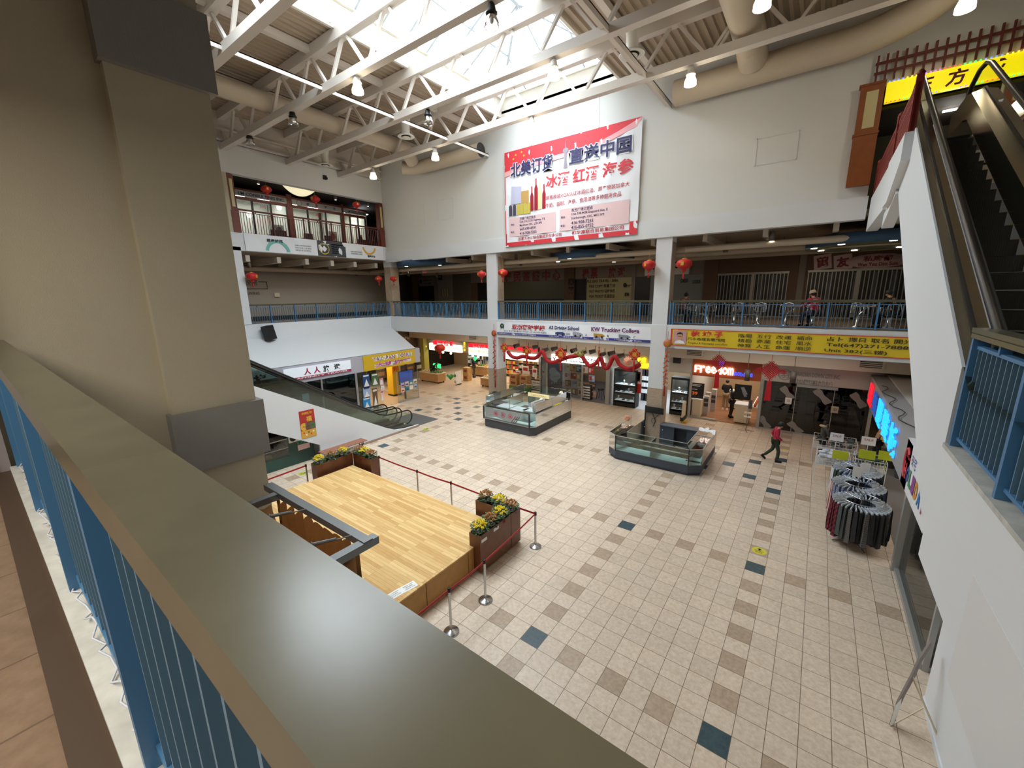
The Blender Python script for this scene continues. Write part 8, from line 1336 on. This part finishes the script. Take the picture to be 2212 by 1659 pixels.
for k, l in enumerate(('table set at the left end of the food court, beside the right column', 'empty table set in the middle of the food court', 'table set where the person in the red jacket sits', 'table set where the person in black sits')): table_set(l, TX[k] + (.1 if k else -.1), yt + .15 * (k % 2), .0)
# ================================================================== people
M_sk2 = mat('skin', 'c08f70', .6); M_hair = mat('dark_hair', '17130f', .6); M_eye = mat('eye_dark', '120d0a', .3); M_lip = mat('lip', '9a5548', .5)
def skinned(name, pts, edges_, m, par, root=0, lev=1):
    me = bpy.data.meshes.new(name); me.from_pydata([p[0] for p in pts], edges_, []); o = bpy.data.objects.new(name, me); link(o); me.materials.append(m); o.parent = par
    md = o.modifiers.new('skin', 'SKIN'); md.use_smooth_shade = True; sv = me.skin_vertices[0].data if me.skin_vertices else None
    if sv is None:
        bm = bmesh.new(); bm.from_mesh(me); bm.verts.layers.skin.verify(); bm.to_mesh(me); bm.free(); sv = me.skin_vertices[0].data
    for i, p in enumerate(pts): r = p[1]; sv[i].radius = r if isinstance(r, tuple) else (r, r); sv[i].use_root = (i == root)
    s_ = o.modifiers.new('subdivision', 'SUBSURF'); s_.levels = lev; s_.render_levels = lev; return o
def person(label, loc, rz, J=None, top=None, legs=None, shoe=None, sc=1.0, hem=.82, hairm=None, hat=None, hood=None, hair_long=False, cut=1.0):
    D_ = dict(pelvis=(0, 0, .92), spine=(0, .0, 1.12), chest=(0, .0, 1.32), neck=(0, .0, 1.48), head=(0, .03, 1.6), crown=(0, .02, 1.68),
              ls=(-.17, 0, 1.42), le=(-.23, -.02, 1.14), lw=(-.22, .08, .9), rs=(.17, 0, 1.42), re=(.23, -.02, 1.14), rw=(.22, .08, .9),
              lh=(-.09, 0, .9), lk=(-.1, .02, .5), la=(-.1, -.03, .09), rh=(.09, 0, .9), rk=(.1, .02, .5), ra=(.1, -.03, .09))
    D_.update(J or {}); j = {k: V(v) for k, v in D_.items()}
    t = thing('person', label, 'person', loc, rz); t.scale = (sc,) * 3
    f = (j['head'] - j['neck']).normalized(); fw = V((0, 1, 0)) if abs(f.y) < .6 else V((0, .8, -.6)); fw = (fw - f * fw.dot(f)).normalized()
    P = []; E = []; N = {}
    def add(k, p, r, par=None): N[k] = len(P); P.append((tuple(p), r)); (E.append((N[par], N[k])) if par else None)
    add('pelvis', j['pelvis'], (.14, .1)); add('spine', j['spine'], (.12, .09), 'pelvis'); add('chest', j['chest'], (.14, .1), 'spine'); add('neck', j['neck'], .05, 'chest'); add('jaw', j['neck'].lerp(j['head'], .55) + fw * .02, .058, 'neck'); add('head', j['head'], (.078, .09), 'jaw'); add('crown', j['crown'], .06, 'head'); add('nose', j['head'] + fw * .11 - f * .02, .012, 'head')
    for s_, nm in ((-1, 'l'), (1, 'r')):
        add(nm + 'ear', j['head'] + V((s_ * .085, -.0, 0)), .018, 'head'); add(nm + 's', j[nm + 's'], .055, 'chest'); add(nm + 'e', j[nm + 'e'], .04, nm + 's'); add(nm + 'w', j[nm + 'w'], .027, nm + 'e'); d = (j[nm + 'w'] - j[nm + 'e']).normalized(); sd = d.cross(V((0, 1, 0.2))).normalized(); pl = j[nm + 'w'] + d * .07; add(nm + 'palm', pl, (.035, .018), nm + 'w')
        for q in range(4): o_ = sd * (.024 * (q - 1.5)); L_ = (.05, .06, .055, .045)[q]; add(nm + 'f%d' % q, pl + o_ + d * .035, .009, nm + 'palm'); add(nm + 'g%d' % q, pl + o_ + d * (.035 + L_) + V((0, .018, -.004)), .007, nm + 'f%d' % q)
        add(nm + 't', pl - d * .02 + sd * .045, .01, nm + 'palm'); add(nm + 'u', pl + d * .02 + sd * .06, .008, nm + 't')
        add(nm + 'h', j[nm + 'h'], .09, 'pelvis'); add(nm + 'k', j[nm + 'k'], .058, nm + 'h'); add(nm + 'a', j[nm + 'a'], .038, nm + 'k')
    skinned('body', P, E, M_sk2, t)
    top = top or M_g[0]; legs = legs or M_g[0]; shoe = shoe or M_black
    hp = j['pelvis'].lerp(j['spine'], -.0); hemp = hp + (hp - j['spine']).normalized() * (.92 - hem)
    Q = [(tuple(hemp), (.175, .14)), (tuple(hp), (.165, .13)), (tuple(j['spine']), (.15, .115)), (tuple(j['chest']), (.165, .125)), (tuple(j['neck'] - f * .05), .085), (tuple(j['ls']), .075), (tuple(j['le']), .058), (tuple(j['lw']), .048), (tuple(j['rs']), .075), (tuple(j['re']), .058), (tuple(j['rw']), .048)]
    skinned('jacket', Q, [(0, 1), (1, 2), (2, 3), (3, 4), (3, 5), (5, 6), (6, 7), (3, 8), (8, 9), (9, 10)], top, t, 2)
    Q = [(tuple(hp), (.15, .12))]; E2_ = []
    for nm in 'lr': n = len(Q); Q += [(tuple(j[nm + 'h']), .105), (tuple(j[nm + 'k']), .075), (tuple(j[nm + 'a'] + (j[nm + 'k'] - j[nm + 'a']).normalized() * .02), .06)]; E2_ += [(0, n), (n, n + 1), (n + 1, n + 2)]
    skinned('trousers', Q, E2_, legs, t)
    for nm in 'lr':
        a = j[nm + 'a']; b = B(); d = V((0, 1, 0)) if (J is None or nm + 't' not in J) else (V(J[nm + 't']) - a).normalized(); Rm = d.to_track_quat('Y', 'Z').to_matrix().to_4x4(); b.rbox(-.045, .045, -.08, .17, -.08, -.05, .04); b.ball((0, .08, -.035), .043, .09, .04); b.ball((0, -.02, .0), .045, .06, .06); b.move(Matrix.Translation(a) @ Rm); obj('shoe', b, shoe, t, True)
    b = B(); hd = j['head']; b.ball((0, 0, 0), .092, .1, .1, 14, 10); b.v = [v for v in b.v]; Rm = Matrix((V((1, 0, 0)), fw, f)).transposed().to_4x4(); b.v = [(x, y - .022, z + .028) for x, y, z in b.v]; 
    if hair_long: b.ball((0, -.06, -.07), .085, .06, .13, 12, 8)
    b.move(Matrix.Translation(hd) @ Rm); obj('hair', b, hairm or M_hair, t, True)
    b = B(); [b.ball((s_ * .032, .084, .0), .011, .008, .008, 8, 5) for s_ in (-1, 1)]; b.move(Matrix.Translation(hd) @ Rm); obj('eyes', b, M_eye, t, True); b = B(); b.ball((0, .078, -.058), .024, .012, .008, 8, 5); b.move(Matrix.Translation(hd) @ Rm); obj('mouth', b, M_lip, t, True)
    if hat: b = B(); b.lathe([(.108, .0), (.11, .05), (.085, .11), (0, .13)], (0, -.01, .03), 16); b.lathe([(.112, .0), (.112, .035)], (0, -.01, .02), 16); b.move(Matrix.Translation(hd) @ Rm); obj('hat', b, hat, t, True)
    if hood: b = B(); b.tube([j['neck'] + V((.11 * math.cos(i * .524), .1 * math.sin(i * .524) - .05, .02 * math.sin(i * .524 + 2.5)))for i in range(12)], .045, 7, closed=True); obj('fur_hood', b, hood, t, True)
    return t
M_rj = mat('red_jacket', 'b32440', .75, noise=.08, nscale=15); M_dg = mat('dark_green_trousers', '2f3a2c', .85); M_park = mat('grey_parka', '4a4742', .85, noise=.15, nscale=25); M_navyj = mat('navy_jacket', '23283c', .85); M_furm = mat('pale_fur', 'b8a98c', .95)
walk = dict(lh=(-.09, 0, .9), lk=(-.1, -.06, .5), la=(-.1, -.36, .17), lt=(-.1, -.2, .02), rk=(.1, .13, .5), ra=(.1, .12, .09), le=(-.24, -.12, 1.16), lw=(-.2, -.02, .96), re=(.24, .02, 1.14), rw=(.2, .2, 1.0), neck=(0, .06, 1.47), chest=(0, .04, 1.31), head=(0, .11, 1.58), crown=(0, .11, 1.66))
person('woman in a red jacket and dark green trousers walking across the tiles', onz(1670, 996), math.radians(-80), walk, M_rj, M_dg, sc=.93, hat=M_black)
person('woman in a grey parka with a fur hood standing at the wire bins', onz(1771, 990), math.radians(-75), dict(re=(.24, .12, 1.16), rw=(.16, .34, 1.02), le=(-.22, .1, 1.14), lw=(-.14, .3, 1.0), lk=(-.1, .0, .5), rk=(.1, .06, .5)), M_park, M_black, sc=.9, hem=.62, hood=M_furm)
person('person in a dark coat bending at the bins before the dark glass', (6.3, 9.9, 0), math.radians(-60), dict(chest=(0, .12, 1.28), neck=(0, .2, 1.4), head=(0, .28, 1.5), crown=(0, .3, 1.58), ls=(-.17, .14, 1.36), rs=(.17, .14, 1.36), re=(.2, .3, 1.12), rw=(.14, .48, 1.0), le=(-.2, .3, 1.12), lw=(-.14, .48, 1.0)), M_navyj, M_g[0], sc=.92)
person('person in a black jacket at the rear counter of the orange shop', (ony(1566, 880, 14.7).x, 14.7, 0.012), 0, dict(re=(.24, .12, 1.16), rw=(.16, .32, 1.06), le=(-.24, .12, 1.16), lw=(-.16, .32, 1.06)), M_g[0], mat('khaki_trousers', '9a8a70', .85), M_paper, sc=1.0)
person('person in black at the right counter inside the orange shop', (ony(1580, 880, 13.3).x, 13.3, 0.012), math.radians(-70), dict(chest=(0, .1, 1.3), neck=(0, .16, 1.44), head=(0, .22, 1.55), crown=(0, .22, 1.63), rw=(.16, .35, 1.05), re=(.24, .15, 1.15)), M_g[0], M_g[0], sc=.98)
P = onz(937, 826); bend = dict(spine=(0, .1, 1.1), chest=(0, .24, 1.26), neck=(0, .36, 1.36), head=(0, .46, 1.42), crown=(0, .5, 1.49), ls=(-.16, .28, 1.32), rs=(.16, .28, 1.32), le=(-.2, .4, 1.08), lw=(-.15, .6, .95), re=(.2, .4, 1.08), rw=(.15, .6, .95))
person('woman in black with long dark hair leaning over the produce stand', V((P.x - .45, P.y + .35, 0)), math.radians(-78), bend, M_g[0], M_g[0], sc=.95, hair_long=True)
P = onz(1020, 818); person('man in a navy jacket arranging produce left of the middle column', V((P.x - .2, P.y + .45, 0)), math.radians(-60), dict(re=(.24, .15, 1.2), rw=(.16, .36, 1.2), le=(-.22, .12, 1.18), lw=(-.15, .36, 1.1)), M_navyj, mat('mottled_trousers', '4c473d', .9, noise=.5, nscale=30), sc=1.0)
sit = dict(pelvis=(0, 0, .54), spine=(0, .03, .74), chest=(0, .08, .94), neck=(0, .13, 1.08), head=(0, .18, 1.2), crown=(0, .18, 1.28), ls=(-.17, .1, 1.03), rs=(.17, .1, 1.03), le=(-.23, .2, .8), lw=(-.14, .42, .79), re=(.23, .2, .8), rw=(.14, .42, .79), lh=(-.1, .02, .53), rh=(.1, .02, .53), lk=(-.12, .42, .5), rk=(.12, .42, .5), la=(-.12, .4, .09), ra=(.12, .36, .09))
person('person in a pinkish brown jacket looking down at the leftmost food court table', (TX[0] - .5, yt - .72, Z2), math.radians(-20), sit, mat('pink_brown_jacket', '7a5450', .85), M_navyj, sc=.98)
person('person in a red jacket and pale hat seated at the food court, side on', (TX[2] + .55, yt - .72, Z2), math.radians(40), sit, MATS['red_jacket'], M_navyj, sc=.98, hat=mat('beige_hat', 'c7a98a', .9))
person('person in black seated hunched at the right food court table', (TX[3] + .5, yt - .55, Z2), math.radians(60), sit, M_g[0], M_g[0], sc=.98)
